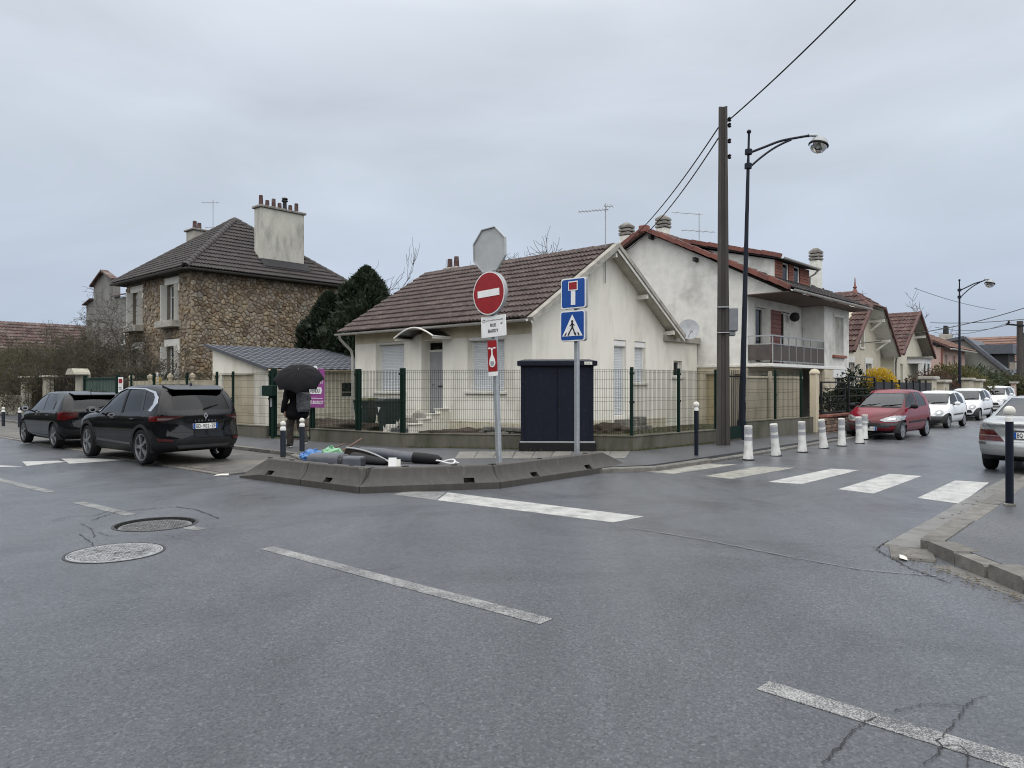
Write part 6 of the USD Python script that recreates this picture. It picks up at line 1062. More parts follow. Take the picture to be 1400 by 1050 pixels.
# large black crossover seen from behind
c = open_car('black_suv', 'large black family crossover parked half on the strip, seen from behind', (0, 0, 0), 0, 4.51,
    [(0, 1.0), (.05, 1.05), (.14, 1.17), (.36, 1.44), (.46, 1.535), (.6, 1.575), (1.2, 1.612), (1.9, 1.61), (2.4, 1.535), (2.75, 1.36), (3.15, 1.12), (3.38, 1.035), (3.9, .985), (4.3, .91), (4.46, .80), (4.51, .7)],
    [(0, .985), (.5, 1.03), (1.5, 1.0), (3.3, .955), (4.2, .86), (4.51, .68)], [(0, .36), (.5, .25), (1, .22), (3.6, .22), (4.2, .24), (4.51, .3)],
    [(0, .82), (.25, .895), (.6, .915), (1.3, .905), (2.4, .9), (3.6, .915), (4.1, .89), (4.51, .78)], [(0, .66), (.5, .63), (1.5, .66), (2.4, .64), (3.2, .7), (4.51, .7)],
    [(.25, .12), (.36, .05), (.46, 0), (.6, .0), (.66, .035), (.8, .05), (.94, .045), (.99, .02), (1.04, .04), (1.6, .0)], [(.25, .1), (.4, 0), (.7, 0), (.9, .05)], (.24, .34), P_BLACK, (.35, 3.25))
for s in (1, -1):
    for nm, q, m in (('front_window', [(3.08, 1.02), (2.46, 1.46), (2.1, 1.525), (1.98, 1.53), (1.95, 1.03)], CARGL), ('rear_window', [(1.87, 1.035), (1.9, 1.53), (1.2, 1.515), (1.02, 1.07)], PRIV), ('quarter_window', [(.95, 1.085), (1.12, 1.51), (.76, 1.455), (.58, 1.36), (.72, 1.16)], PRIV)): c.glass(nm, prism_side(q, s), m)
    c.patch('pillar_trim', prism_side([(1.95, 1.02), (1.98, 1.535), (1.9, 1.535), (1.87, 1.02)], s), .003, BLACKM)
    tr = [(3.14, 1.0), (2.75, 1.30), (2.46, 1.485), (2.1, 1.55), (1.2, 1.54), (.74, 1.475), (.5, 1.37), (.44, 1.24), (.56, 1.08), (.70, 1.09), (.58, 1.22), (.62, 1.36), (.76, 1.44), (1.2, 1.515), (2.1, 1.528), (2.45, 1.463), (2.75, 1.275), (3.08, 1.02)]
    c.patch('chrome_trim', prism_side(tr, s), .005, CHROME)
    for pts in ([(1.95, .40), (1.93, .7), (1.92, 1.02)], [(1.0, .66), (1.02, .85), (.98, 1.07)], [(3.05, .42), (3.12, .7), (3.05, 1.0)], [(3.05, .42), (1.25, .42), (1.1, .62), (1.0, .66)]): c.groove(pts, s)
    for x in (1.18, 2.12): obj('door_handle', MB().cbox(x, s * .905 if s > 0 else -.93, .90, x + .2, .93 if s > 0 else -.905, .93, .008), P_BLACK, c.o)
    for x in (.9, 3.57): c.patch('arch_cladding', prism_side(list(Polygon(circ(x, .355, .465)).difference(Polygon(circ(x, .355, .40))).intersection(Polygon(rect(x - 1, .27, x + 1, 2))).exterior.coords)[:-1], s), .008, PLASB)
    c.patch('sill_cladding', prism_side([(1.34, .22), (3.12, .22), (3.12, .40), (1.34, .38)], s), .010, PLASB); c.patch('door_strip', prism_side([(1.4, .385), (3.05, .405), (3.05, .455), (1.4, .425)], s), .014, GRAPH)
    tl = [(.42, .985), (.95, .99), (.95, .875), (.72, .895), (.5, .955)]; c.patch('tail_lamp', prism_end(tl if s > 0 else mir(tl), -.5, .55), .004, TAIL); c.patch('tail_lamp_clear', prism_end([(s * a, b) for a, b in [(.58, .95), (.84, .95), (.84, .905), (.7, .915)]], -.5, .4), .008, TAILC)
    c.patch('reflector', prism_end([(s * a, b) for a, b in [(.62, .53), (.86, .55), (.84, .50), (.64, .48)]], -.5, .4), .013, TAIL)
    c.patch('headlamp', prism_end([(s * a, b) for a, b in [(.4, .78), (.85, .85), (.85, .74), (.45, .72)]], 3.9, 5), .004, HEADL)
c.glass('rear_screen', prism_end([(-.6, 1.105), (.6, 1.105), (.575, 1.3), (.52, 1.475), (-.52, 1.475), (-.575, 1.3)], -.3, .62), PRIV); c.glass('windscreen', prism_end([(-.76, 1.07), (.76, 1.07), (.62, 1.53), (-.62, 1.53)], 2.2, 3.4), SCREEN)
c.groove_end([(-.62, .66), (-.7, .8), (-.72, 1.08)], -.3, .5); c.groove_end([(.62, .66), (.7, .8), (.72, 1.08)], -.3, .5); c.groove_end([(-.62, .66), (.62, .66)], -.3, .5)
c.patch('bumper_cladding', prism_end([(-1, .2), (1, .2), (1, .50), (.62, .46), (.5, .545), (-.5, .545), (-.62, .46), (-1, .50)], -.4, .42), .006, PLASB); c.patch('skid_plate', prism_end([(-.5, .33), (.5, .33), (.56, .41), (-.56, .41)], -.4, .3), .012, GRAPH); c.patch('lamp_bar', prism_end([(-.42, .955), (.42, .955), (.42, .985), (-.42, .985)], -.4, .3), .004, P_BLACK)
c.patch('spoiler', prism_end([(-.6, 1.485), (.6, 1.485), (.6, 1.7), (-.6, 1.7)], -.3, .55), .012, P_BLACK, .05); obj('spoiler_blade', hull([(.36, y, z) for y in (-.57, .57) for z in (1.5, 1.53)] + [(.62, y, z) for y in (-.6, .6) for z in (1.55, 1.6)] + [(.30, y, 1.515) for y in (-.5, .5)]), P_BLACK, c.o)
wheels(c, .9, 3.57, .355, .265, 5, ALLOY, .80, 1, .22, .045, -4); mirror(c, 2.98, .93, 1.07, P_BLACK); seats(c, 2.1, 1.15, top=1.36)
plate(c, 'rear', .03, .78, 'GD-901-ZF'); M_ = FR((.045, 0, .985), (0, -1, 0), (0, 0, 1), (-1, 0, 0)); em = Polygon([(0, .065), (.045, 0), (0, -.065), (-.045, 0)]).difference(Polygon([(0, .032), (.022, 0), (0, -.032), (-.022, 0)])); obj('emblem', MB().prism(em, .0, .03, M_), CHROME, c.o)
for k, ch_ in enumerate('AUSTRAL'): text(c.o, ch_, .028, FR((.045, .21 - k * .07, .875), (0, -1, 0), (0, 0, 1), (-1, 0, 0)), CHROME, .012, name='letter')
wiper(c, (.10, 0, 1.12), (.19, -.34, 1.2), 'rear_wiper'); obj('antenna', hull([(.62, -.03, 1.585), (.62, .03, 1.585), (.82, 0, 1.595), (.62, 0, 1.66), (.66, 0, 1.66)]), P_BLACK, c.o); c.finish()
SUVP = (g(201, 636.5) + E1 * .8 - E2 * .9 + V3(0, 0, .025))
c.o.GetPrim().GetAttribute('xformOp:translate').Set(Gf.Vec3d(*SUVP)); c.o.GetPrim().GetAttribute('xformOp:rotateZ').Set(A1 + 90 + 2.5)

# smaller black hatchback in front of it
c = open_car('black_hatchback', 'smaller black hatchback parked in front of the large crossover', (0, 0, 0), 0, 4.07,
    [(0, .93), (.06, .98), (.2, 1.14), (.42, 1.33), (.6, 1.395), (1.2, 1.445), (1.9, 1.44), (2.3, 1.375), (2.65, 1.2), (3.0, 1.0), (3.15, .955), (3.6, .9), (3.9, .8), (4.02, .72), (4.07, .62)],
    [(0, .915), (.5, .95), (1.5, .925), (3.1, .885), (3.8, .77), (4.07, .6)], [(0, .34), (.4, .24), (.9, .2), (3.3, .2), (3.8, .2), (4.07, .26)], [(0, .79), (.25, .86), (.6, .875), (2.0, .87), (3.2, .87), (3.7, .84), (4.07, .72)], [(0, .62), (.5, .6), (1.5, .62), (2.3, .6), (3, .66), (4.07, .66)],
    [(.22, .1), (.34, .03), (.42, 0), (.55, 0), (.62, .03), (.8, .05), (.92, .03), (1.0, .05), (1.45, 0)], [(.2, .08), (.36, 0), (.6, 0), (.8, .05)], (.22, .32), P_BLACK2, (.3, 3.0))
for s in (1, -1):
    for nm, q, m in (('front_window', [(2.85, .945), (2.3, 1.31), (1.85, 1.375), (1.75, .95)], CARGL), ('rear_window', [(1.68, .95), (1.78, 1.38), (1.1, 1.37), (.84, 1.14), (.82, .985)], PRIV)): c.glass(nm, prism_side(q, s), m)
    c.patch('quarter_trim', prism_side([(.86, .985), (.86, 1.15), (.92, 1.2), (.92, .98)], s), .003, BLACKM)
    for pts in ([(1.72, .32), (1.7, .95)], [(.95, .6), (.9, .8), (.82, .97)], [(2.78, .34), (2.8, .6), (2.75, .93)], [(2.78, .32), (1.05, .32), (.95, .6)], [(.5, .80), (1.5, .78), (3.2, .76)]): c.groove(pts, s)
    for x in (1.02, 1.9): obj('door_handle', MB().cbox(x, s * .872 if s > 0 else -.895, .82, x + .19, .895 if s > 0 else -.872, .845, .008), P_BLACK2, c.o)
    c.patch('tail_lamp', prism_end([(s * a, b) for a, b in [(.48, .93), (.95, .94), (.95, .74), (.75, .72), (.5, .80)]], -.5, .42), .004, TAIL); c.patch('headlamp', prism_end([(s * a, b) for a, b in [(.42, .62), (.85, .74), (.85, .6), (.5, .56)]], 3.5, 5), .004, HEADL)
c.glass('rear_screen', prism_end([(-.55, 1.0), (.55, 1.0), (.49, 1.325), (-.49, 1.325)], -.3, .6), PRIV); c.glass('windscreen', prism_end([(-.7, .98), (.7, .98), (.57, 1.37), (-.57, 1.37)], 2.1, 3.2), SCREEN)
c.groove_end([(-.6, .60), (-.66, .75), (-.64, .98)], -.3, .5); c.groove_end([(.6, .60), (.66, .75), (.64, .98)], -.3, .5); c.groove_end([(-.6, .60), (.6, .60)], -.3, .5); c.patch('bumper_insert', prism_end([(-.75, .24), (.75, .24), (.68, .40), (-.68, .40)], -.4, .4), .004, PLASB); obj('spoiler_blade', hull([(.3, y, z) for y in (-.5, .5) for z in (1.34, 1.36)] + [(.58, y, z) for y in (-.54, .54) for z in (1.37, 1.41)]), P_BLACK2, c.o)
wheels(c, .74, 3.3, .32, .225, 5, ALLOY, .76, 1, .2, .045); mirror(c, 2.68, .88, .98, P_BLACK2); seats(c, 1.95, 1.0, top=1.25); plate(c, 'rear', .028, .72, 'FT-624-KB'); wiper(c, (.08, 0, 1.02), (.17, -.3, 1.08), 'rear_wiper'); obj('antenna', MB().tube([(.7, 0, 1.41), (.6, 0, 1.52)], .008, 5), BLACKM, c.o); c.finish()
P_ = g(77, 614) + E1 * .78 - E2 * .74 + V3(0, 0, .025); c.o.GetPrim().GetAttribute('xformOp:translate').Set(Gf.Vec3d(*P_)); c.o.GetPrim().GetAttribute('xformOp:rotateZ').Set(A1 + 90)

# silver saloon at the right edge
c = open_car('silver_saloon', 'silver saloon parked on the right pavement edge, cut by the picture edge', (0, 0, 0), 0, 4.5,
    [(0, .90), (.05, .945), (.3, .985), (.6, 1.0), (.74, 1.03), (1.1, 1.2), (1.45, 1.335), (1.8, 1.405), (2.2, 1.42), (2.6, 1.385), (2.9, 1.26), (3.3, 1.0), (3.5, .93), (4.1, .85), (4.42, .72), (4.5, .62)],
    [(0, .86), (.5, .93), (1.5, .94), (3.2, .89), (4.1, .78), (4.5, .6)], [(0, .32), (.4, .22), (.9, .19), (3.6, .19), (4.1, .19), (4.5, .24)], [(0, .80), (.3, .855), (.8, .865), (2, .865), (3.6, .865), (4.1, .84), (4.5, .72)], [(0, .66), (.8, .6), (1.8, .58), (2.6, .58), (3.3, .68), (4.5, .68)],
    [(.2, .14), (.32, .05), (.42, .0), (.56, 0), (.60, .06), (.7, .09), (.86, .07), (.93, .02), (1.0, .05)], [(.2, .08), (.36, 0), (.6, 0), (.8, .06)], (.2, .32), P_SILV, (.62, 3.3))
for s in (1, -1):
    for nm, q in (('front_window', [(3.1, .95), (2.55, 1.31), (2.1, 1.36), (2.05, .955)]), ('rear_window', [(1.98, .955), (2.02, 1.36), (1.6, 1.32), (1.16, 1.1), (1.12, .97)])): c.glass(nm, prism_side(q, s), CARGL)
    for pts in ([(2.02, .32), (2.0, .95)], [(1.2, .6), (1.12, .95)], [(3.02, .34), (3.02, .93)], [(3.02, .32), (1.4, .32), (1.2, .6)]): c.groove(pts, s)
    c.patch('side_moulding', prism_side([(1.35, .52), (3.0, .5), (3.0, .55), (1.35, .57)], s), .008, GRAPH)
    c.patch('tail_lamp', prism_end([(s * a, b) for a, b in [(.40, .60), (.95, .60), (.95, .80), (.58, .80)]], -.4, .5), .005, TAIL); c.patch('tail_lamp_clear', prism_end([(s * a, b) for a, b in [(.585, .81), (.95, .81), (.95, .93), (.72, .935)]], -.4, .45), .005, HEADL); c.patch('lamp_divider', prism_end([(s * a, b) for a, b in [(.46, .685), (.95, .685), (.95, .705), (.48, .705)]], -.4, .45), .008, TAILC)
    c.patch('reflector', prism_end([(s * a, b) for a, b in [(.7, .535), (.95, .535), (.95, .575), (.7, .575)]], -.4, .4), .006, GRAPH)
c.glass('rear_screen', prism_end([(-.66, 1.04), (.66, 1.04), (.52, 1.365), (-.52, 1.365)], .5, 1.75), SCREEN); c.glass('windscreen', prism_end([(-.7, .98), (.7, .98), (.56, 1.36), (-.56, 1.36)], 2.4, 3.5), SCREEN)
c.groove_end([(.95, .585), (.5, .585), (-.5, .585), (-.95, .585)], -.3, .5, .014); c.groove_end([(.40, .60), (.58, .82), (.72, .93)], -.3, .5, .012); c.groove_end([(-.40, .60), (-.58, .82), (-.72, .93)], -.3, .5, .012)
c.patch('plate_recess', prism_end([(-.36, .63), (.36, .63), (.36, .80), (-.36, .80)], -.3, .4), .003, GRAPH); c.patch('chrome_strip', prism_end([(-.40, .805), (.40, .805), (.40, .835), (-.40, .835)], -.3, .4), .012, CHROME); c.patch('lower_bumper', prism_end([(-.8, .2), (.8, .2), (.8, .34), (-.8, .34)], -.3, .5), .004, PLASB)
wheels(c, .98, 3.7, .315, .215, 7, ALLOY, .76, 0, .2, .045); mirror(c, 2.9, .87, .98, P_SILV); seats(c, 2.2, 1.35, top=1.2); plate(c, 'rear', .075, .715, 'BQ-803-MT', right=False); text(c.o, 'C 220', .04, FR((.03, .55, .865), (0, -1, 0), (0, 0, 1), (-1, 0, 0)), CHROME, .02); c.finish()
c.o.GetPrim().GetAttribute('xformOp:translate').Set(Gf.Vec3d(*S(15.85, 1.86, .0))); c.o.GetPrim().GetAttribute('xformOp:rotateZ').Set(A1 - 1.0)

# small cars facing the camera down the right street
def small_car(name, label, L, H_, W_, pm, P, head, wh, nose, txt, lamp='slant', bumper=None, r=.285, grille=True, chev=False, belt=.9, hood=.9, rimm=None, style=2, spokes=6):
    k = L / 3.85; h = H_ / 1.52
    c = open_car(name, label, P, head, L, [(0, .92 * h), (.05, 1.0 * h), (.16, 1.2 * h), (.38, 1.42 * h), (.6, 1.47 * h), (1.1 * k, 1.515 * h), (1.7 * k, 1.5 * h), (2.1 * k, 1.40 * h), (2.5 * k, 1.2 * h), (2.92 * k, (hood + .07) * h), (3.08 * k, (hood + .01) * h), (3.4 * k, (hood - .08) * h), (3.68 * k, (hood - .22) * h), (3.81 * k, (hood - .34) * h), (L, (hood - .42) * h)],
        [(0, .9 * h), (.5, belt * 1.04 * h), (1.5 * k, belt * 1.01 * h), (2.9 * k, belt * .95 * h), (3.5 * k, belt * .78 * h), (L, .46 * h)], [(0, .34), (.4, .24), (.9, .2), (3.1 * k, .2), (3.5 * k, .2), (L, .26)], [(0, W_ * .9), (.3, W_ * .98), (.7, W_), (2.9 * k, W_), (3.4 * k, W_ * .96), (L, W_ * .8)], [(0, W_ * .72), (.5, W_ * .7), (1.6 * k, W_ * .72), (2.2 * k, W_ * .7), (3 * k, W_ * .8), (L, W_ * .8)],
        [(.3, .05), (.45, 0), (1.4, 0)], [(.2, .1), (.34, .01), (.5, 0), (.62, .03), (.8, .06)], (.2, .36), pm, (.3, 2.9 * k))
    for s in (1, -1):
        c.glass('front_window', prism_side([(2.72 * k, .97 * h), (2.16 * k, 1.36 * h), (1.66 * k, 1.43 * h), (1.6 * k, .96 * h)], s), CARGL); c.glass('rear_window', prism_side([(1.53 * k, .965 * h), (1.6 * k, 1.43 * h), (.95, 1.42 * h), (.66, 1.2 * h), (.66, 1.0 * h)], s), CARGL)
        for pts in ([(1.57 * k, .32), (1.56 * k, .95 * h)], [(.95, .55), (.8, .95 * h)], [(2.66 * k, .34), (2.68 * k, .93 * h)], [(2.66 * k, .32), (1.1, .32), (.95, .55)]): c.groove(pts, s)
        c.patch('side_moulding', prism_side([(1.0, .50), (2.62 * k, .48), (2.62 * k, .54), (1.0, .56)], s), .01, bumper or PLASB)
        zh = hood * h
        if lamp == 'slant': q = [(.30, zh - .30), (.44, zh - .22), (.62, zh - .165), (.8, zh - .17), (.8, zh - .30), (.66, zh - .345), (.44, zh - .35)]
        elif lamp == 'round': q = [(.52 + .125 * math.cos(a), zh - .25 + .115 * math.sin(a)) for a in np.arange(20) * math.pi / 10]
        else: q = [(.44, zh - .24), (.8, zh - .15), (.8, zh - .28), (.5, zh - .33)]
        hl = c.patch('headlamp', prism_end([(s * a, b) for a, b in q], 2.9 * k, 5), .006, HEADL, .03)
        if hl is not None: ce = np.mean(q, axis=0); c.patch('headlamp_bulb', prism_end([(s * (a * .35 + ce[0] * .65), b * .35 + ce[1] * .65) for a, b in q], 2.9 * k, 5), .010, CHROME, .02, parent=hl)
        if lamp == 'slant': c.patch('bumper_strip', prism_end([(s * a, b) for a, b in [(.34, zh - .40), (.9, zh - .37), (.9, zh - .455), (.36, zh - .475)]], 2.9 * k, 5), .008, pm if bumper else GRAPH)
        c.patch('tail_lamp', prism_end([(s * a, b) for a, b in [(.55, .7 * h), (.85, .7 * h), (.85, 1.0 * h), (.62, 1.0 * h)]], -.5, .5), .004, TAIL)
    c.glass('windscreen', prism_end([(-W_ * .82, 1.0 * h), (W_ * .82, 1.0 * h), (W_ * .74, 1.2 * h), (W_ * .66, 1.4 * h), (-W_ * .66, 1.4 * h), (-W_ * .74, 1.2 * h)], 1.9 * k, 3.1 * k), SCREEN); c.glass('rear_screen', prism_end([(-W_ * .72, 1.06 * h), (W_ * .72, 1.06 * h), (W_ * .6, 1.38 * h), (-W_ * .6, 1.38 * h)], -.3, .5), PRIV)
    for s in (1, -1): c.groove_end([(s * W_ * .86, zh + .02), (s * W_ * .6, zh - .2), (s * .3, zh - .36)], 2.7 * k, 5, .01)
    if bumper: c.patch('bumper', prism_end([(-1, .2), (1, .2), (1, zh - .38), (-1, zh - .38)], L - .75, L + .5), .006, bumper)
    if grille: c.patch('grille', prism_end([(-.55, .36), (.55, .36), (.5, .50), (-.5, .50)], L - .6, L + .5), .005, DARK)
    c.patch('under_tray', prism_end([(-.7, .18), (.7, .18), (.66, .27), (-.66, .27)], L - .6, L + .5), .004, PLASB); c.patch('scuttle', prism_end([(-W_ * .8, (hood + .055) * h), (W_ * .8, (hood + .055) * h), (W_ * .8, .995 * h), (-W_ * .8, .995 * h)], 2.5 * k, 3.1 * k), .003, DARK)
    if chev:
        M_ = FR((L - .075 - float(c.fp(zh - .33)), 0, zh - .36), (0, 1, 0), (0, 0, 1), (1, 0, 0))
        for z0 in (0, .055): obj('chevron', MB().prism(LineString([(-.09, z0 - .045), (0, z0), (.09, z0 - .045)]).buffer(.016, cap_style=2), -.05, .09, M_), CHROME, c.o)
        for z0 in (-.03, .01): c.patch('grille_slot', prism_end([(-.32, zh - .37 + z0), (.32, zh - .37 + z0), (.32, zh - .355 + z0), (-.32, zh - .355 + z0)], L - .6, L + .5), .003, DARK)
    wheels(c, .68, wh, r, r * .72, spokes, rimm or ALLOY, W_ - .115, style, .18, .04, 0); mirror(c, 2.5 * k, W_, 1.0 * h, BLACKM if pm is not P_WHITE else P_WHITE); seats(c, 1.85 * k, .95, top=1.25 * h); plate(c, 'front', L - .012, .335 if not bumper else .46, txt, .5); wiper(c, (2.9 * k, .1, 1.0 * h), (2.72 * k, .62, 1.06 * h)); wiper(c, (2.9 * k, -.5, 1.0 * h), (2.72 * k, .02, 1.07 * h)); c.finish(); return c
BUMP = mat('grey_bumper', (.05, .052, .056), (.04, .042, .045), .6, 9)
def front_at(u, v, L, W_, head): pass
small_car('red_hatchback', 'small dark red hatchback facing the camera beside the white posts', 3.72, 1.5, .81, P_RED, S(27.1, 6.55, .0), A1 + 180 - 3, 3.03, 0, '1173 PN 94', 'slant', chev=True)
small_car('white_hatchback', 'small white car with a dark grey bumper behind the red car', 3.45, 1.42, .81, P_WHITE, S(34.5, 6.85, 0), A1 + 180 - 3, 2.85, 0, '641 HRT 94', 'round', bumper=BUMP, r=.27, grille=False)
small_car('white_minicar', 'small rounded white car parked between the two other white cars', 3.55, 1.49, .815, P_WHITE, S(42.5, 7.2, 0), A1 + 180 - 2, 2.98, 0, 'CA-318-LD', 'round', r=.28); small_car('white_hatchback', 'farthest white car with a dark grille mouth, beside the silver saloon roof', 4.0, 1.5, .87, P_WHITE, S(55.5, 8.0, .1), A1 + 180 - 2, 3.3, 0, 'DV-407-QE', 'wide', r=.31)
# ---------------------------------------------------------------- the person under the umbrella
def sph(p, r, n=14): return m3.Manifold.sphere(float(r), n).translate(tuple(map(float, p)))
def bones(L):
    M = None
    for p, q, a, b in L:
        h = m3.Manifold.batch_hull([sph(p, a), sph(q, b)]); M = h if M is None else M + h
    return M
def soft(M, L=.03, it=8):
    q = M.refine_to_length(L).to_mesh(); t = trimesh.Trimesh(q.vert_properties[:, :3], q.tri_verts, process=True); trimesh.smoothing.filter_taubin(t, iterations=it); return t
def hand(w, d, up, s, grip=.9):
    """Palm, four curled fingers of unequal length and a thumb from the side of the palm. w wrist, d direction, up back of the hand."""
    w, d, up = (np.asarray(x, float) for x in (w, d, up)); d /= np.linalg.norm(d); sd = np.cross(d, up) * s; sd /= np.linalg.norm(sd); up = np.cross(sd, d) * s; L = [(w, w + d * .04 + sd * .028, .022, .017), (w, w + d * .04 - sd * .028, .022, .017), (w + d * .04 + sd * .028, w + d * .085 + sd * .03, .017, .012), (w + d * .04 - sd * .028, w + d * .08 - sd * .028, .017, .011), (w + d * .04, w + d * .088, .018, .013)]
    for k, ln in enumerate((.036, .042, .04, .03)):
        b = w + d * .088 + sd * (.03 - .02 * k); a = grip * .8; p = b + (d * math.cos(a) - up * math.sin(a)) * ln; a2 = grip * 2.0; q = p + (d * math.cos(a2) - up * math.sin(a2)) * ln * .75; a3 = grip * 2.9; e = q + (d * math.cos(a3) - up * math.sin(a3)) * ln * .55; L += [(b, p, .0095, .009), (p, q, .009, .0082), (q, e, .0082, .007)]
    tb = w + d * .025 + sd * .026; t1 = tb + (d * .6 + sd * .6 - up * .5) * .035; t2 = t1 + (d * .8 - up * .6 - sd * .2) * .03; return L + [(tb, t1, .014, .011), (t1, t2, .011, .009)]
PH = A1 + 84; PP = V3(-5.27, 17.95, .1); pe = thing('person', 'person seen from behind in a dark coat and brown trousers, walking under a black umbrella', 'person', PP, PH)
SKIN = mat('skin', (.42, .27, .2), (.38, .24, .18), .55, 9); COAT = mat('dark_coat', (.009, .009, .011), (.006, .006, .007), .85, 9, .3, 90, spec=.12); TROU = mat('brown_trousers', (.04, .033, .028), (.024, .02, .017), .9, 12, .4, 70); SHOE = mat('shoe_dark', (.03, .03, .032), None, .6); SOLE = mat('shoe_white', (.7, .69, .66), (.55, .54, .5), .6, 20)
shR, shL = V3(.02, -.19, 1.43), V3(.02, .19, 1.43); elR, wrR = V3(.12, -.31, 1.17), V3(.16, -.16, 1.27); elL, wrL = V3(-.03, .29, 1.14), V3(.06, .30, .9)
hipL, knL, anL, toL = V3(0, .09, .92), V3(.17, .1, .52), V3(.16, .1, .09), V3(.33, .11, .035); hipR, knR, anR, toR = V3(0, -.09, .92), V3(.02, -.09, .5), V3(-.24, -.09, .19), V3(-.14, -.1, .045)
B_ = bones([(V3(0, -.07, .97), V3(0, .07, .97), .13, .13), (V3(0, 0, .97), V3(.01, 0, 1.2), .13, .12), (V3(.01, -.08, 1.3), V3(.01, .08, 1.3), .125, .125), (V3(.01, 0, 1.2), V3(.01, 0, 1.36), .13, .12), (shR, shL, .07, .07), (V3(.01, 0, 1.42), V3(.03, 0, 1.55), .065, .055), (V3(.04, 0, 1.6), V3(.05, 0, 1.66), .088, .098), (V3(.07, 0, 1.57), V3(.09, 0, 1.6), .065, .06), (V3(.13, 0, 1.615), V3(.155, 0, 1.6), .012, .014), (V3(.04, .092, 1.62), V3(.045, .1, 1.6), .018, .014), (V3(.04, -.092, 1.62), V3(.045, -.1, 1.6), .018, .014),
    (shR, elR, .052, .042), (elR, wrR, .042, .028), (shL, elL, .052, .042), (elL, wrL, .042, .028), (hipL, knL, .085, .056), (knL, anL, .056, .038), (anL, toL, .04, .028), (hipR, knR, .085, .056), (knR, anR, .056, .038), (anR, toR, .04, .028)])
hR = bones(hand(wrR, V3(-.05, .35, .25), V3(1, .1, 0), 1, 1.0)); hL = bones(hand(wrL, V3(.06, 0, -1), V3(0, 1, 0), -1, .45))
bt = soft(B_, .03, 6); ht = soft(hR + hL, .006, 4); allb = (m3.Manifold(m3.Mesh(np.asarray(bt.vertices, np.float32), np.asarray(bt.faces, np.uint32))) + m3.Manifold(m3.Mesh(np.asarray(ht.vertices, np.float32), np.asarray(ht.faces, np.uint32))))
obj('body', allb, SKIN, pe, smooth=60)
ct = bones([(V3(0, -.09, .96), V3(.0, .09, .96), .165, .165), (V3(-.01, -.1, .84), V3(-.01, .1, .84), .16, .16), (V3(0, -.1, .96), V3(-.01, -.11, .84), .16, .155), (V3(0, .1, .96), V3(-.01, .11, .84), .16, .155), (V3(0, 0, .95), V3(.01, 0, 1.3), .17, .155), (V3(.0, -.1, 1.3), V3(.0, .1, 1.3), .15, .15), (shR, shL, .095, .095), (V3(.0, 0, 1.38), V3(.02, 0, 1.5), .12, .085), (shR, elR, .082, .07), (elR, wrR, .07, .05), (shL, elL, .082, .068), (elL, wrL, .068, .052)])
cm = soft(ct, .04, 10); v = cm.vertices; v[:, 1] *= 1.13; v[:, 0] *= 1.06; v += (np.stack([meshkit.fbm(v * 9 + k * 7, 3, k) for k in range(3)], 1) - .5) * .035; obj('coat', (v, cm.faces), COAT, pe, smooth=60)
tm_ = soft(bones([(V3(0, -.06, .95), V3(0, .06, .95), .13, .13), (hipL, knL, .105, .085), (knL, anL + V3(0, 0, .02), .085, .078), (hipR, knR, .105, .085), (knR, anR + V3(.02, 0, .03), .085, .076)]), .035, 8); v = tm_.vertices; v[:, 1] = v[:, 1] * 1.1; v += (np.stack([meshkit.fbm(v * 11 + k * 5, 3, k + 9) for k in range(3)], 1) - .5) * .03; obj('trousers', (v, tm_.faces), TROU, pe, smooth=60)
for a, t in ((anL, toL), (anR, toR)):
    d = (t - a); s = obj('shoe', soft(bones([(a + V3(-.03, 0, -.02), a + d * .55, .052, .045), (a + d * .5, t, .045, .036)]), .02, 4), SHOE, pe, smooth=60); obj('sole', soft(bones([(a + V3(-.04, 0, -.062), a + d * .5 + V3(0, 0, -.038), 0.03, .026), (a + d * .5 + V3(0, 0, -.036), t + V3(0, 0, -.02), .026, .022)]), .02, 2), SOLE, s, smooth=60)
obj('hair', soft(bones([(V3(.02, 0, 1.65), V3(.03, 0, 1.68), .108, .105), (V3(.0, 0, 1.6), V3(.0, 0, 1.66), .092, .1)]), .03, 4), DARK, pe, smooth=60)
for s in (1, -1): obj('eye', trimesh.Trimesh(trimesh.creation.icosphere(2, .011).vertices + [.142, s * .033, 1.635], trimesh.creation.icosphere(2, .011).faces), INK, pe, smooth=True)
obj('mouth', MB().cbox(.138, -.022, 1.548, .152, .022, 1.556, .003), SIGNR, pe)
Rp = RZ(PH)[:3, :3]; W_ = lambda p: PP + Rp @ np.asarray(p, float)
bp = thing('backpack', 'dark grey creased backpack on the back of the walking person', 'backpack', W_((-.2, -.06, 1.12)), PH + 20); q = soft(m3.Manifold.batch_hull([sph((x, y, z), .05) for x in (-.05, .04) for y in (-.12, .12) for z in (-.2, .18)]), .03, 3); v = q.vertices; v += (np.stack([meshkit.fbm(v * 16 + k * 3, 3, k + 20) for k in range(3)], 1) - .5) * .04
obj('bag', (v, q.faces), mat('grey_bag', (.13, .133, .14), (.035, .037, .041), .45, 16, .5, 40, stretch=(1, 1, 3)), bp, smooth=50); obj('pocket', soft(m3.Manifold.batch_hull([sph((x, y, z), .03) for x in (-.1, -.06) for y in (-.1, .1) for z in (-.17, -.02)]), .03, 3), '/World/Looks/grey_bag', bp, smooth=50)
for s in (1, -1): obj('strap', MB().tube([(.02, s * .1, .2), (.12, s * .12, .3), (.24, s * .12, .22), (.26, s * .12, .0), (.1, s * .13, -.18)], .018, 6), BLACKM, bp, smooth=50)
um = thing('umbrella', 'open black umbrella tilted back over the walking person', 'umbrella', V3(-5.12, 17.52, 1.985), 0)
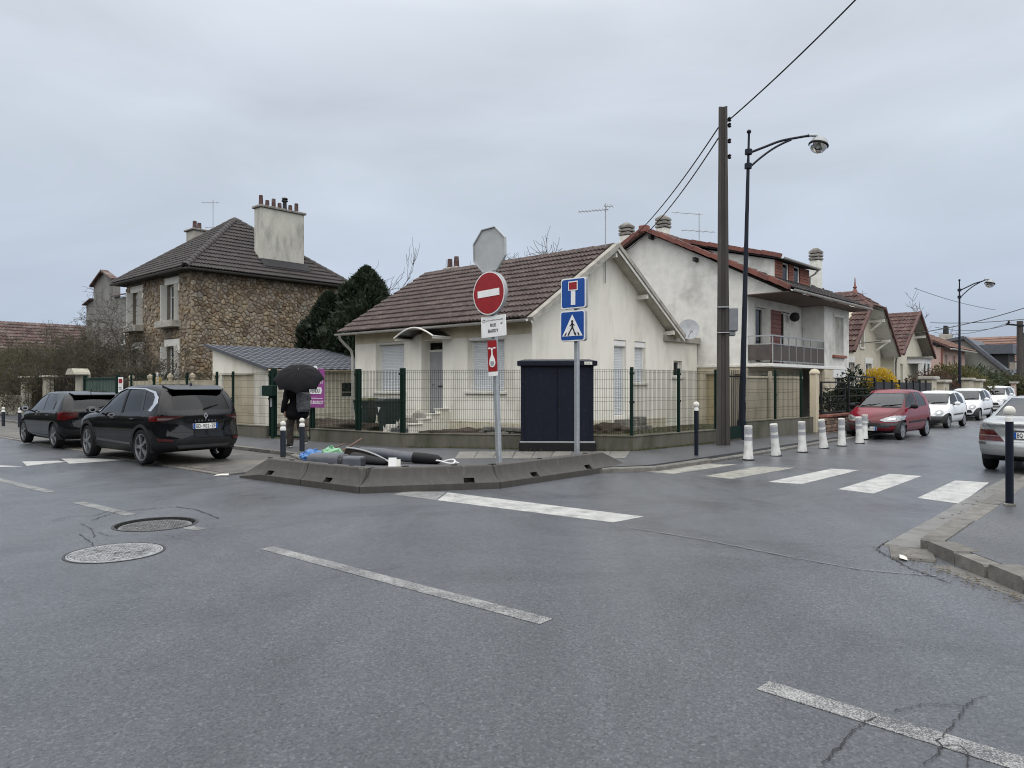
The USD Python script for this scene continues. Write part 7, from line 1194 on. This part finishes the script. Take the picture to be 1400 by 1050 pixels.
ax = V3(.10, -.56, .82); ax /= np.linalg.norm(ax); ux = np.cross((0, 1, 0), ax); ux /= np.linalg.norm(ux); MU = FR((0, 0, 0), ux, np.cross(ax, ux)) @ RZ(14); v, f = [], []; NR = 8; R_ = .60
for j, tt in enumerate(np.linspace(0, 1, 9)):
    for i in range(NR * 6):
        a = 2 * math.pi * i / (NR * 6); e = abs(math.sin(a * NR / 2)); r = R_ * math.sin(tt * 1.2) / math.sin(1.2) * (1 - .075 * e - .02 * e * tt ** 3); v.append((r * math.cos(a), r * math.sin(a), -.27 * (1 - math.cos(tt * 1.2)) / (1 - math.cos(1.2)) + .05 * e * tt))
n = NR * 6; f = [(j * n + i, (j + 1) * n + i, (j + 1) * n + (i + 1) % n, j * n + (i + 1) % n) for j in range(8) for i in range(n)]
v = np.array(v); obj('canopy', MB().add(v @ MU[:3, :3].T, f), mat('umbrella_cloth', (.008, .008, .009), (.006, .006, .007), .6, 9, spec=.08), um, smooth=12)
for k in range(NR):
    a = 2 * math.pi * k / NR; P = [v[j * n + k * 6] - [0, 0, .006] for j in range(9)]; obj('rib', MB().tube(np.array(P) @ MU[:3, :3].T, .004, 4), BLACKM, um); obj('stretcher', MB().tube(np.array([P[4], (0, 0, -.32)]) @ MU[:3, :3].T, .003, 4), BLACKM, um)
obj('shaft', MB().tube(np.array([(0, 0, .05), (0, 0, -.74)]) @ MU[:3, :3].T, .006, 6), GALV, um); obj('handle', MB().tube(np.array([(0, 0, -.68), (0, 0, -.82)]) @ MU[:3, :3].T, [.012, .016], 10), BLACKM, um)

# ---------------------------------------------------------------- rubbish dumped on the pavement behind the barrier
ZP = .1
def rubbish(name, label, cat, P, rz): return thing(name, label, cat, P, rz)
GP = mat('grey_plastic_shell', (.085, .092, .108), (.065, .07, .084), .45, 7); GD = mat('dark_grey_plastic', (.03, .032, .037), (.02, .021, .025), .5, 7)
o = rubbish('plastic_casing', 'rounded grey plastic casing with a dark end, lying behind the barrier bend', 'casing', V3(-3.42, 13.62, ZP), -8); obj('shell', soft(m3.Manifold.batch_hull([sph((x, y, z), .1) for x in (-.26, .2) for y in (-.13, .13) for z in (.1, .16)]), .04, 2), GP, o, smooth=50); e = obj('dark_end', soft(m3.Manifold.batch_hull([sph((x, y, z), .09) for x in (.22, .3) for y in (-.12, .12) for z in (.1, .15)]), .04, 2), GD, o, smooth=50)
obj('round_cap', MB().lathe([(0, .03), (.05, .028), (.07, .01), (.08, 0)], 18, FR((.3, -.17, .16), (1, 0, 0), (0, 0, 1), (0, -1, 0))), GD, e, smooth=40); obj('pale_dot', MB().lathe([(0, .004), (.022, .002), (.022, 0)], 12, FR((.3, -.201, .16), (1, 0, 0), (0, 0, 1), (0, -1, 0))), SIGNW, e)
o = rubbish('plastic_casing', 'smaller grey plastic block right of the rounded casing', 'casing', V3(-2.98, 13.5, ZP), -12); obj('block', soft(m3.Manifold.batch_hull([sph((x, y, z), .045) for x in (-.2, .2) for y in (-.1, .1) for z in (.05, .17)]), .04, 2), GP, o, smooth=50); obj('dark_side', MB().cbox(.2, -.11, .03, .255, .12, .2, .02), GD, o)
def crumple(name, label, P, r, c, sd, rz=0):
    q = trimesh.creation.icosphere(4); v = q.vertices * (.55 + .9 * meshkit.fbm(q.vertices * 2.1 + sd * 3, 4, sd))[:, None] * r; v += (meshkit.noise(q.vertices * 7 + sd, sd)[:, None] - .5) * .07; v[:, 2] = np.maximum(v[:, 2] + r[2] * .7, 0); t = rubbish(name, label, 'plastic bag', P, rz); obj('bag', (v, q.faces), c, t, smooth=25); obj('knot', hull([(x, y, z) for x, y, z in ((0, 0, r[2] * 1.3), (.05, .02, r[2] * 1.9), (-.04, .03, r[2] * 1.8), (.02, -.05, r[2] * 1.85), (.03, .03, r[2] * 1.3))]), c, t)
crumple('plastic_bag', 'crumpled blue plastic bag at the left of the rubbish pile', V3(-3.98, 14.75, ZP), V3(.27, .2, .13), mat('blue_bag', (.03, .16, .42), (.02, .11, .33), .35, 6, coat=.4), 3); crumple('plastic_bag', 'crumpled pale green plastic bag on top of the rubbish pile', V3(-3.62, 14.6, ZP + .02), V3(.2, .18, .16), mat('green_bag', (.2, .42, .25), (.14, .33, .18), .4, 6, coat=.3), 6)
o = rubbish('foam_roll', 'long grey padded roll with a black end lying along the barrier', 'roll', V3(-2.1, 14.35, ZP), 0); obj('grey_roll', MB().tube([(-.95, .35, .21), (-.5, .17, .18), (-.1, .03, .13), (.2, -.05, .11)], [.07, .1, .105, .1], 14), GP, o, smooth=50); obj('black_end', MB().tube([(.18, -.045, .11), (.42, -.12, .1), (.66, -.2, .09), (.74, -.22, .085)], [.108, .105, .09, .04], 14), BLACKM, o, smooth=50)
o = rubbish('curved_panel', 'dark curved panel with a pale edge leaning in the rubbish pile', 'panel', V3(-2.7, 14.1, ZP), 0); xs = np.linspace(0, 1, 14); P = np.c_[-.55 + 1.0 * xs, .25 - .5 * xs, .30 - .02 * xs - .26 * xs ** 2.2]; obj('panel', MB().add(np.vstack([P, P + [-.1, .12, -.18], P * [1, 1, .97], P + [-.1, .12, -.2]]), [(i, i + 1, 15 + i, 14 + i) for i in range(13)] + [(28 + i, 42 + i, 43 + i, 29 + i) for i in range(13)]), mat('brown_black_panel', (.05, .032, .022), (.018, .014, .012), .5, 5), o, smooth=40); obj('pale_edge', MB().tube(P, .018, 7), ALU, o, smooth=50); obj('inner_shell', soft(m3.Manifold.batch_hull([sph((-.35, .1, .12), .11), sph((.25, -.16, .07), .06), sph((-.1, .15, .1), .1)]), .05, 2), DARK, o, smooth=50)
o = rubbish('broken_boards', 'short brown boards sticking up behind the rubbish pile', 'boards', V3(-3.45, 15.3, ZP), 20); WB = mat('brown_board', (.1, .06, .04), (.06, .038, .026), .8, 6, stretch=(1, 8, 1))
obj('board', MB().bar((-.2, -.05, .1), (.32, .05, .4), .12, .025), WB, o); obj('board', MB().bar((-.1, .1, .05), (.36, -.1, .22), .15, .03), WB, o); obj('board', MB().bar((-.3, 0, .2), (-.02, .12, .3), .05, .02), WB, o)
o = rubbish('white_card', 'small white card standing against the back of the barrier', 'card', V3(-2.24, 13.7, ZP), 5); obj('card', MB().cbox(-.075, -.006, .0, .075, .006, .17, .002, RX(-18)), SIGNW, o); obj('fold', MB().cbox(.076, -.006, .0, .15, .004, .14, .002, RX(-18)), WHITE_S, o)
o = rubbish('pale_band', 'loose cream plastic band beside the black end of the roll', 'band', V3(-1.3, 14.15, ZP), 0); an = np.linspace(0, 6.283, 30); obj('band', MB().tube(np.c_[.2 * np.cos(an), .12 * np.sin(an), .05 + .03 * np.sin(an * 2)], .016, 6), SIGNW, o, smooth=50); obj('band_end', MB().bar((.18, 0, .05), (.27, -.03, .03), .05, .012), SIGNW, o)
lit = MB(); r_ = np.random.default_rng(4)
for k in range(300):
    if k < 210: u_ = r_.uniform(-.5, 1.3); P = S(6.75 + u_ * .85, .75 + u_ * .85 + abs(r_.normal(0, .14)), .018) - E1 * abs(r_.normal(0, .16))
    elif k < 260: P = S(r_.uniform(8, 15), 2.0 + r_.normal(0, .06), .014)
    else: P = S(r_.uniform(6.3, 6.9), r_.uniform(9, 14), .02)
    s_ = r_.uniform(.004, .014); lit.box(-s_, -s_ * .6, 0, s_, s_ * .6, .004, T(*P) @ RZ(r_.uniform(0, 360)) @ RX(r_.uniform(-12, 12)))
tag(obj('leaf_litter', lit, mat('litter', (.16, .13, .09), (.05, .04, .03), .8, 30, vary=.5), None), 'scattered leaf fragments and grit along the kerb gutters', 'litter', None, 'stuff')
for (u, v, rz, l, lb) in ((1236, 764, 60, .045, 'small folded pale paper scrap at the broken kerb corner'), (303, 650, 0, .13, 'crushed white cup lying by the sloped barrier end')):
    o = rubbish('paper_scrap', lb, 'litter', g(u, v, .014), rz); obj('scrap', MB().add([(-l, -.03, 0), (l, -.02, .01), (l * .9, .04, .03), (-l * .8, .035, .012), (0, 0, .03)], [(0, 1, 4, 4), (1, 2, 4, 4), (2, 3, 4, 4), (3, 0, 4, 4)]), WHITE_S, o)

# ---------------------------------------------------------------- trees, shrubs, grass
def grow(seed, P, h, spread, levels, r0, kids=(3, 5), up=.35, wig=.18, stems=1, twig=.5, gravity=0.0, leaf=None, lsize=.04, first=.35, kmin=.008):
    """(limbs, twigs, leaves) of a bare or sparse tree grown from P by repeated branching."""
    R = np.random.default_rng(seed); limbs, tw, lf = MB(), MB(), MB()
    def go(p, d, L, r, lv):
        n = 4 if lv < levels - 1 else 3; pts = [p]; dd = d
        for k in range(n): dd = dd + R.normal(0, wig, 3) + V3(0, 0, up * .12 - gravity * .1 * lv); dd /= np.linalg.norm(dd); pts.append(pts[-1] + dd * L / n)
        pts = np.array(pts); r1 = max(r * .55, kmin * .7); (limbs if lv < 2 else tw).tube(pts, np.linspace(r, r1, n + 1), 6 if lv < 2 else 3, cap=False)
        if leaf and lv >= levels - 2:
            for q in range(leaf):
                c = pts[R.integers(1, n + 1)] + R.normal(0, L * .12, 3); a, b = R.normal(0, 1, 3), R.normal(0, 1, 3); a /= np.linalg.norm(a); b -= a * (a @ b); b /= np.linalg.norm(b); s = lsize * R.uniform(.6, 1.4); lf.add([c - a * s, c + b * s * .5, c + a * s, c - b * s * .5], [(0, 1, 2, 3)], R.random())
        if lv >= levels: return
        for k in range(R.integers(kids[0], kids[1] + 1)):
            t = R.uniform(first if lv == 0 else .25, 1.0); q = pts[0] + (pts[-1] - pts[0]) * 0; i = min(int(t * n), n - 1); q = pts[i] + (pts[i + 1] - pts[i]) * (t * n - i); e = R.normal(0, 1, 3); e -= dd * (e @ dd); e /= np.linalg.norm(e); nd = dd * (1 - spread) + e * spread + V3(0, 0, up * .3); nd /= np.linalg.norm(nd); go(q, nd, L * R.uniform(.5, .78), max(r1 * R.uniform(.6, .9), kmin), lv + 1)
    for s in range(stems): a = R.uniform(0, 6.28); go(V3(0, 0, 0) + (V3(math.cos(a), math.sin(a), 0) * .12 * (stems > 1)), (V3(math.cos(a) * .45, math.sin(a) * .45, 1) if stems > 1 else V3(R.normal(0, .05), R.normal(0, .05), 1)) / 1.05, h * (.55 if stems == 1 else .62) * R.uniform(.85, 1.1), r0, 0)
    return limbs, tw, lf
def plant(name, label, cat, P, seed, h, spread, levels, r0, lm=None, trunk='trunk', group=None, **k):
    t = thing(name, label, cat, P, 0, group); a, b, c = grow(seed, P, h, spread, levels, r0, **k); obj(trunk, a, BARK, t, smooth=50); cr = obj('crown', b, TWIG, t)
    if c.n: obj('leaves', c, lm, cr, kind='stuff')
    return t
OLV = leaf_mat('olive_leaf', (.03, .034, .015), (.085, .08, .03)); DKG = leaf_mat('dark_leaf', (.010, .017, .009), (.032, .046, .02), .15); YEL = leaf_mat('yellow_flower', (.42, .27, .008), (.68, .50, .02), .25); REDL = leaf_mat('reddish_leaf', (.06, .03, .022), (.10, .06, .035))
for k, (u, s, h, sd, lb, lf, st) in enumerate(((10, 13.2, 4.5, 3, 'dense twiggy shrub at the left edge behind the black railing', 9, 7), (62, 13.6, 4.2, 4, 'twiggy olive shrub in front of the long red roof', 7, 7), (104, 13.0, 4.8, 8, 'tall twiggy shrub behind the broad pale pillar', 6, 6), (150, 13.6, 5.4, 5, 'sprawling bare tree in front of the stone house windows', 3, 4), (218, 13.2, 3.4, 6, 'low bare tree beside the right window of the stone house', 1, 3), (30, 15.5, 4.8, 12, 'bare shrub behind the others near the left edge', 7, 6), (132, 15.0, 5.2, 14, 'bare shrub behind the green slat gate', 5, 6))):
    plant('bare_shrub', lb, 'shrub', S(s, left_t(u, s), .05), sd, h, .62, 4, .05, OLV, 'stem', kids=(4, 6), up=.12, wig=.26, stems=st, gravity=.4, leaf=max(1, lf - 2), lsize=.042, kmin=.009)
plant('bare_tree', 'bare tree whose fine branches show above the ridge of the cream bungalow', 'tree', S(34.5, 28.9), 21, 10.4, .62, 5, .17, kids=(4, 5), up=.22, wig=.2, first=.6, kmin=.016); plant('bare_tree', 'bare tree with a wide fine crown behind the ridge left of the bungalow peak', 'tree', S(36.5, 28.2), 29, 10.6, .62, 5, .17, kids=(4, 5), up=.2, wig=.2, first=.6, kmin=.016); plant('bare_tree', 'bare tree just right of the stop sign back above the bungalow ridge', 'tree', S(35.0, 30.8), 37, 10.2, .6, 5, .17, kids=(4, 5), up=.22, wig=.2, first=.6, kmin=.016); plant('bare_tree', 'slender bare tree behind the broad chimney of the stone house', 'tree', S(27.5, 38.5), 22, 11.5, .42, 4, .14, kids=(3, 4), up=.45, first=.5, kmin=.014); plant('bare_tree', 'bare tree behind the right corner of the stone house roof', 'tree', S(34, 36.2), 23, 10, .5, 4, .14, kids=(3, 5), up=.35, first=.5, kmin=.014); plant('bare_tree', 'small bare tree left of the bungalow roof behind the evergreens', 'tree', S(33, 31.5), 24, 8.4, .5, 4, .12, kids=(3, 5), up=.3, first=.5, kmin=.013)
plant('bare_tree', 'distant bare tree between the pink house and the grey gable', 'tree', S(84, 17), 26, 8.5, .5, 4, .16, kids=(3, 5), up=.3, first=.4, kmin=.02)
def bushy(name, label, P, R3, n, size, m, seed, trunk_h=.4, lump=.35, prof=None, cat='shrub', pointed=False, core=True):
    """Foliage as many small leaf blades over a lumpy volume, with a stem inside."""
    R = np.random.default_rng(seed); t = thing(name, label, cat, P, 0); d = R.normal(0, 1, (n, 3)); d /= np.linalg.norm(d, axis=1, keepdims=True)
    if pointed:
        hh = R.random(n) ** 1.1; a = R.uniform(0, 6.283, n); rad = (1 - hh ** 1.9) ** .72 * (.62 + .8 * (meshkit.fbm(np.c_[np.cos(a) * 2.4, np.sin(a) * 2.4, hh * 7] + seed, 3, seed) - .3)); rad *= R.uniform(.7, 1.12, n); c = np.c_[np.cos(a) * rad * R3[0], np.sin(a) * rad * R3[1], hh * R3[2] * (1 + .0 * a)]; d = np.c_[np.cos(a), np.sin(a), np.full(n, 1.3)]; d /= np.linalg.norm(d, axis=1, keepdims=True)
    else:
        k = 1 + lump * (meshkit.fbm(d * 2.2 + seed, 3, seed) - .5) * 2; c = d * k[:, None] * R.uniform(.62, 1.03, n)[:, None] * np.array(R3); c[:, 2] += R3[2] + trunk_h * .5
    e = d + R.normal(0, .55, (n, 3)); e /= np.linalg.norm(e, axis=1, keepdims=True); f = np.cross(e, R.normal(0, 1, (n, 3))); f /= np.linalg.norm(f, axis=1, keepdims=True); s = size * R.uniform(.55, 1.4, n)[:, None]
    V = np.stack([c - e * s * .4, c + f * s * .32, c + e * s, c - f * s * .32], 1).reshape(-1, 3); i = np.arange(n)[:, None] * 4; mb = MB(); tone = np.repeat(np.clip(.5 + .9 * (meshkit.fbm(c * 1.7 + seed, 2, seed + 3) - .5) * 2 * .6 + R.normal(0, .22, n), 0, 1), 2); F = np.vstack([np.hstack([i, i + 1, i + 2]), np.hstack([i, i + 2, i + 3])]); mb.add(V, F, np.tile(np.clip(.5 + R.normal(0, .3, n), 0, 1), 2))
    st = MB().tube([(0, 0, -.05), (.03, .02, R3[2] * .5 + trunk_h), (0, 0, R3[2] * (.9 if pointed else 1.6))], [.07, .05, .015], 7)
    for k in range(14 if core else 6): a = R.uniform(0, 6.28); z = R.uniform(.15, .7) * R3[2] * (1 if pointed else 1.9); st.tube([(0, 0, z * .6), (math.cos(a) * R3[0] * .45, math.sin(a) * R3[1] * .45, z), (math.cos(a) * R3[0] * .8, math.sin(a) * R3[1] * .8, z * 1.1)], [.03, .018, .006], 4)
    obj('stem', st, BARK, t); cr = obj('crown', mb, m, t, kind='stuff')
    if core:
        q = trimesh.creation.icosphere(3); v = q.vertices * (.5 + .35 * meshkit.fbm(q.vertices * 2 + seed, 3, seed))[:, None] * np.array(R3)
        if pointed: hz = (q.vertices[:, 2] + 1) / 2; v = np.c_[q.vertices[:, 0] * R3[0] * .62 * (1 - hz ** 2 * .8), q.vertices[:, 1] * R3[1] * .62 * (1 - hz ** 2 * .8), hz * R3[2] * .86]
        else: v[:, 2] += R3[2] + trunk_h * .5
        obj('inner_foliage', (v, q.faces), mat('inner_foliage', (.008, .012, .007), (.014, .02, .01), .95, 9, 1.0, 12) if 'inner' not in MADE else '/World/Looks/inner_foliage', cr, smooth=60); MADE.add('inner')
    return t
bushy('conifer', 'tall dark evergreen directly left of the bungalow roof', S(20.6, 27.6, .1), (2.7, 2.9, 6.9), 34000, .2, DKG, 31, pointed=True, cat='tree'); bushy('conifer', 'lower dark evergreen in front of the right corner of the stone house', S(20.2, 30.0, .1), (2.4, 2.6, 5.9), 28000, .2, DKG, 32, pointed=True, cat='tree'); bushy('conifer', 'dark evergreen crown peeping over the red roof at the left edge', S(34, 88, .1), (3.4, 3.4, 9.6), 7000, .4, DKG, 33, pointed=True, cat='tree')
fy = bushy('forsythia', 'clipped forsythia bush in full yellow flower behind the red car', S(32.7, 9.0, .55), (.72, .72, .78), 5200, .06, YEL, 41, .5, .12, core=False)
fb = MB(); R = np.random.default_rng(7)
for k in range(160): a = R.uniform(0, 6.28); b_ = R.uniform(-.9, 1.2); fb.tube([(R.normal(0, .08), R.normal(0, .08), .1 + R.uniform(0, .3)), (.35 * math.cos(a), .35 * math.sin(a), .7 + .4 * b_), (.66 * math.cos(a) * (1 - .2 * b_), .66 * math.sin(a) * (1 - .2 * b_), 1.0 + .62 * b_)], [.012, .009, .004], 3, cap=False)
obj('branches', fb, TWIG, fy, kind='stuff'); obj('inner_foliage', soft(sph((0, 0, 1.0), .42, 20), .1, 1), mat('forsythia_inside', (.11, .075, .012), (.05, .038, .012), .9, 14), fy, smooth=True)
for lb, s, t, R3, n, m, sd, th in (('dark leafy shrub behind the iron gate beside the balcony house', 30.4, 9.3, (.6, .6, 1.1), 1000, DKG, 42, .2), ('low dark bush by the base of the balcony house corner', 28.6, 9.6, (.7, .6, .6), 1000, DKG, 43, .1), ('brownish garden shrub before the cream gabled house', 46.3, 9.9, (1.5, 1.2, 1.1), 2200, REDL, 45, .5), ('broad dark green bush left of the far lamp post', 52.5, 10.2, (2.2, 1.6, 1.3), 3600, OLV, 46, .4), ('dark green bush below the grey gable', 58.5, 10.4, (2.6, 1.8, 1.25), 3600, DKG, 47, .4), ('olive bush at the low end of the grey gable', 66, 9.9, (3.2, 1.6, 1.2), 3600, OLV, 48, .3), ('dark hedge behind the pink post fence', 74, 10.0, (4.5, 1.4, 1.2), 4000, OLV, 49, .3)):
    bushy('garden_shrub', lb, S(s, t, .1), R3, n, .1 if s < 50 else .16, m, sd, th, core=s > 45)
plant('rose_bush', 'straggling bush with reddish leaves in front of the bay window', 'shrub', S(42.8, 9.4, .1), 51, 1.25, .5, 3, .03, REDL, 'stem', kids=(4, 6), stems=6, leaf=6, lsize=.07, kmin=.008); plant('rose_bush', 'tall thin leafy bush behind the iron gate', 'shrub', S(30.9, 9.4, .1), 52, 1.3, .45, 3, .03, DKG, 'stem', kids=(4, 6), stems=6, leaf=7, lsize=.07, kmin=.007)
plant('rose_bush', 'dark bare bush beside the pink house corner', 'shrub', S(53.5, 10.9, .1), 53, 1.7, .5, 3, .04, DKG, 'stem', kids=(4, 6), stems=6, leaf=6, lsize=.1, kmin=.012)
# grass in the side yard and weeds along the foot of the walls
gm = MB(); R = np.random.default_rng(12); P = []
for k in range(5200):
    a = R.random()
    if a < .8: s_, t_ = R.uniform(15.5, 24.5), R.uniform(9.9, 13.4)
    else: s_, t_ = R.uniform(11.6, 15), R.uniform(10.5, 21)
    P.append(S(s_, t_, .145))
for k in range(1300):
    w = R.random(); q = F_A + (F_B - F_A) * w if k % 2 else F_B + (fr_end - F_B) * w; n_ = V3(-(F_B - F_A)[1], (F_B - F_A)[0], 0); P.append(V3(q[0], q[1], .1) - (V3(0, .03, 0) if k % 2 else -V3(.03, -.03, 0)) + R.normal(0, .02, 3) * [1, 1, 0])
for p in P: h_ = R.uniform(.02, .07); a = R.uniform(0, 6.28); e = V3(math.cos(a), math.sin(a), 0); gm.add([p - e * .008, p + e * .008, p + R.normal(0, .03, 3) * [1, 1, 0] + [0, 0, h_]], [(0, 1, 2)], R.random())
tag(obj('grass', gm, leaf_mat('grass_blade', (.05, .055, .02), (.1, .11, .035), .2), None), 'thin patchy grass in the side yard and along the low walls', 'grass', None, 'stuff')

# unseen trees and hedges behind the photographer, placed to darken reflections in glossy things
R = np.random.default_rng(91); tb = MB()
for k in range(64):
    q = trimesh.creation.icosphere(3); h = R.uniform(2.2, 3.6) if k % 3 else R.uniform(3.4, 4.6); w = R.uniform(1.8, 2.8); v = q.vertices * (.6 + .8 * meshkit.fbm(q.vertices * 2.3 + k, 4, k))[:, None] * [w, w, h]; tb.add(v + S(R.uniform(-10.5, -8.5), -45 + k * 2.6 + R.uniform(-.5, .5), h * .75), q.faces, R.random())
tag(obj('tree_belt', tb, leaf_mat('belt_foliage', (.02, .024, .014), (.05, .048, .028), .1), None), 'unseen mass of trees and hedges behind the camera, placed to darken reflections in cars and windows', 'trees', None, 'stuff')

# ---------------------------------------------------------------- repeats carry a common group
GROUPS = {'flexible_post': 'white flexible posts along the right street', 'bollard': 'bollards with white balls at the pavement edges', 'concrete_barrier': 'low concrete barrier elements round the corner', 'low_wall': 'low walls under the fences', 'mesh_fence': 'green wire fences round the corner plot', 'gate_pillar': 'gate pillars along the streets', 'iron_railing': 'iron railings along the streets', 'wheelie_bin': 'wheelie bins in front of the bungalow', 'earth_heap': 'heaps of earth in the yard', 'manhole_cover': 'manhole covers in the road', 'street_lamp': 'street lamps of the right street', 'overhead_wire': 'overhead wires', 'roof_aerial': 'aerials on the roofs', 'bare_shrub': 'bare shrubs behind the left fences', 'bare_tree': 'bare trees behind the roofs', 'conifer': 'dark evergreens', 'garden_shrub': 'shrubs in the front gardens of the right street', 'rose_bush': 'straggling bushes in the front gardens', 'plastic_bag': 'bags in the rubbish pile', 'plastic_casing': 'plastic casings in the rubbish pile', 'paper_scrap': 'scraps of litter', 'white_hatchback': 'white cars parked in the right street', 'wooden_pole': 'distant utility poles', 'panel_wall': 'cream concrete panel walls'}
for p in stage.GetPrimAtPath('/World').GetChildren():
    n = p.GetName(); n = n[:-4] if n[-3:].isdigit() and n[-4] == '_' else n
    if n in GROUPS and p.GetCustomDataByKey('label'): p.SetCustomDataByKey('group', GROUPS[n])
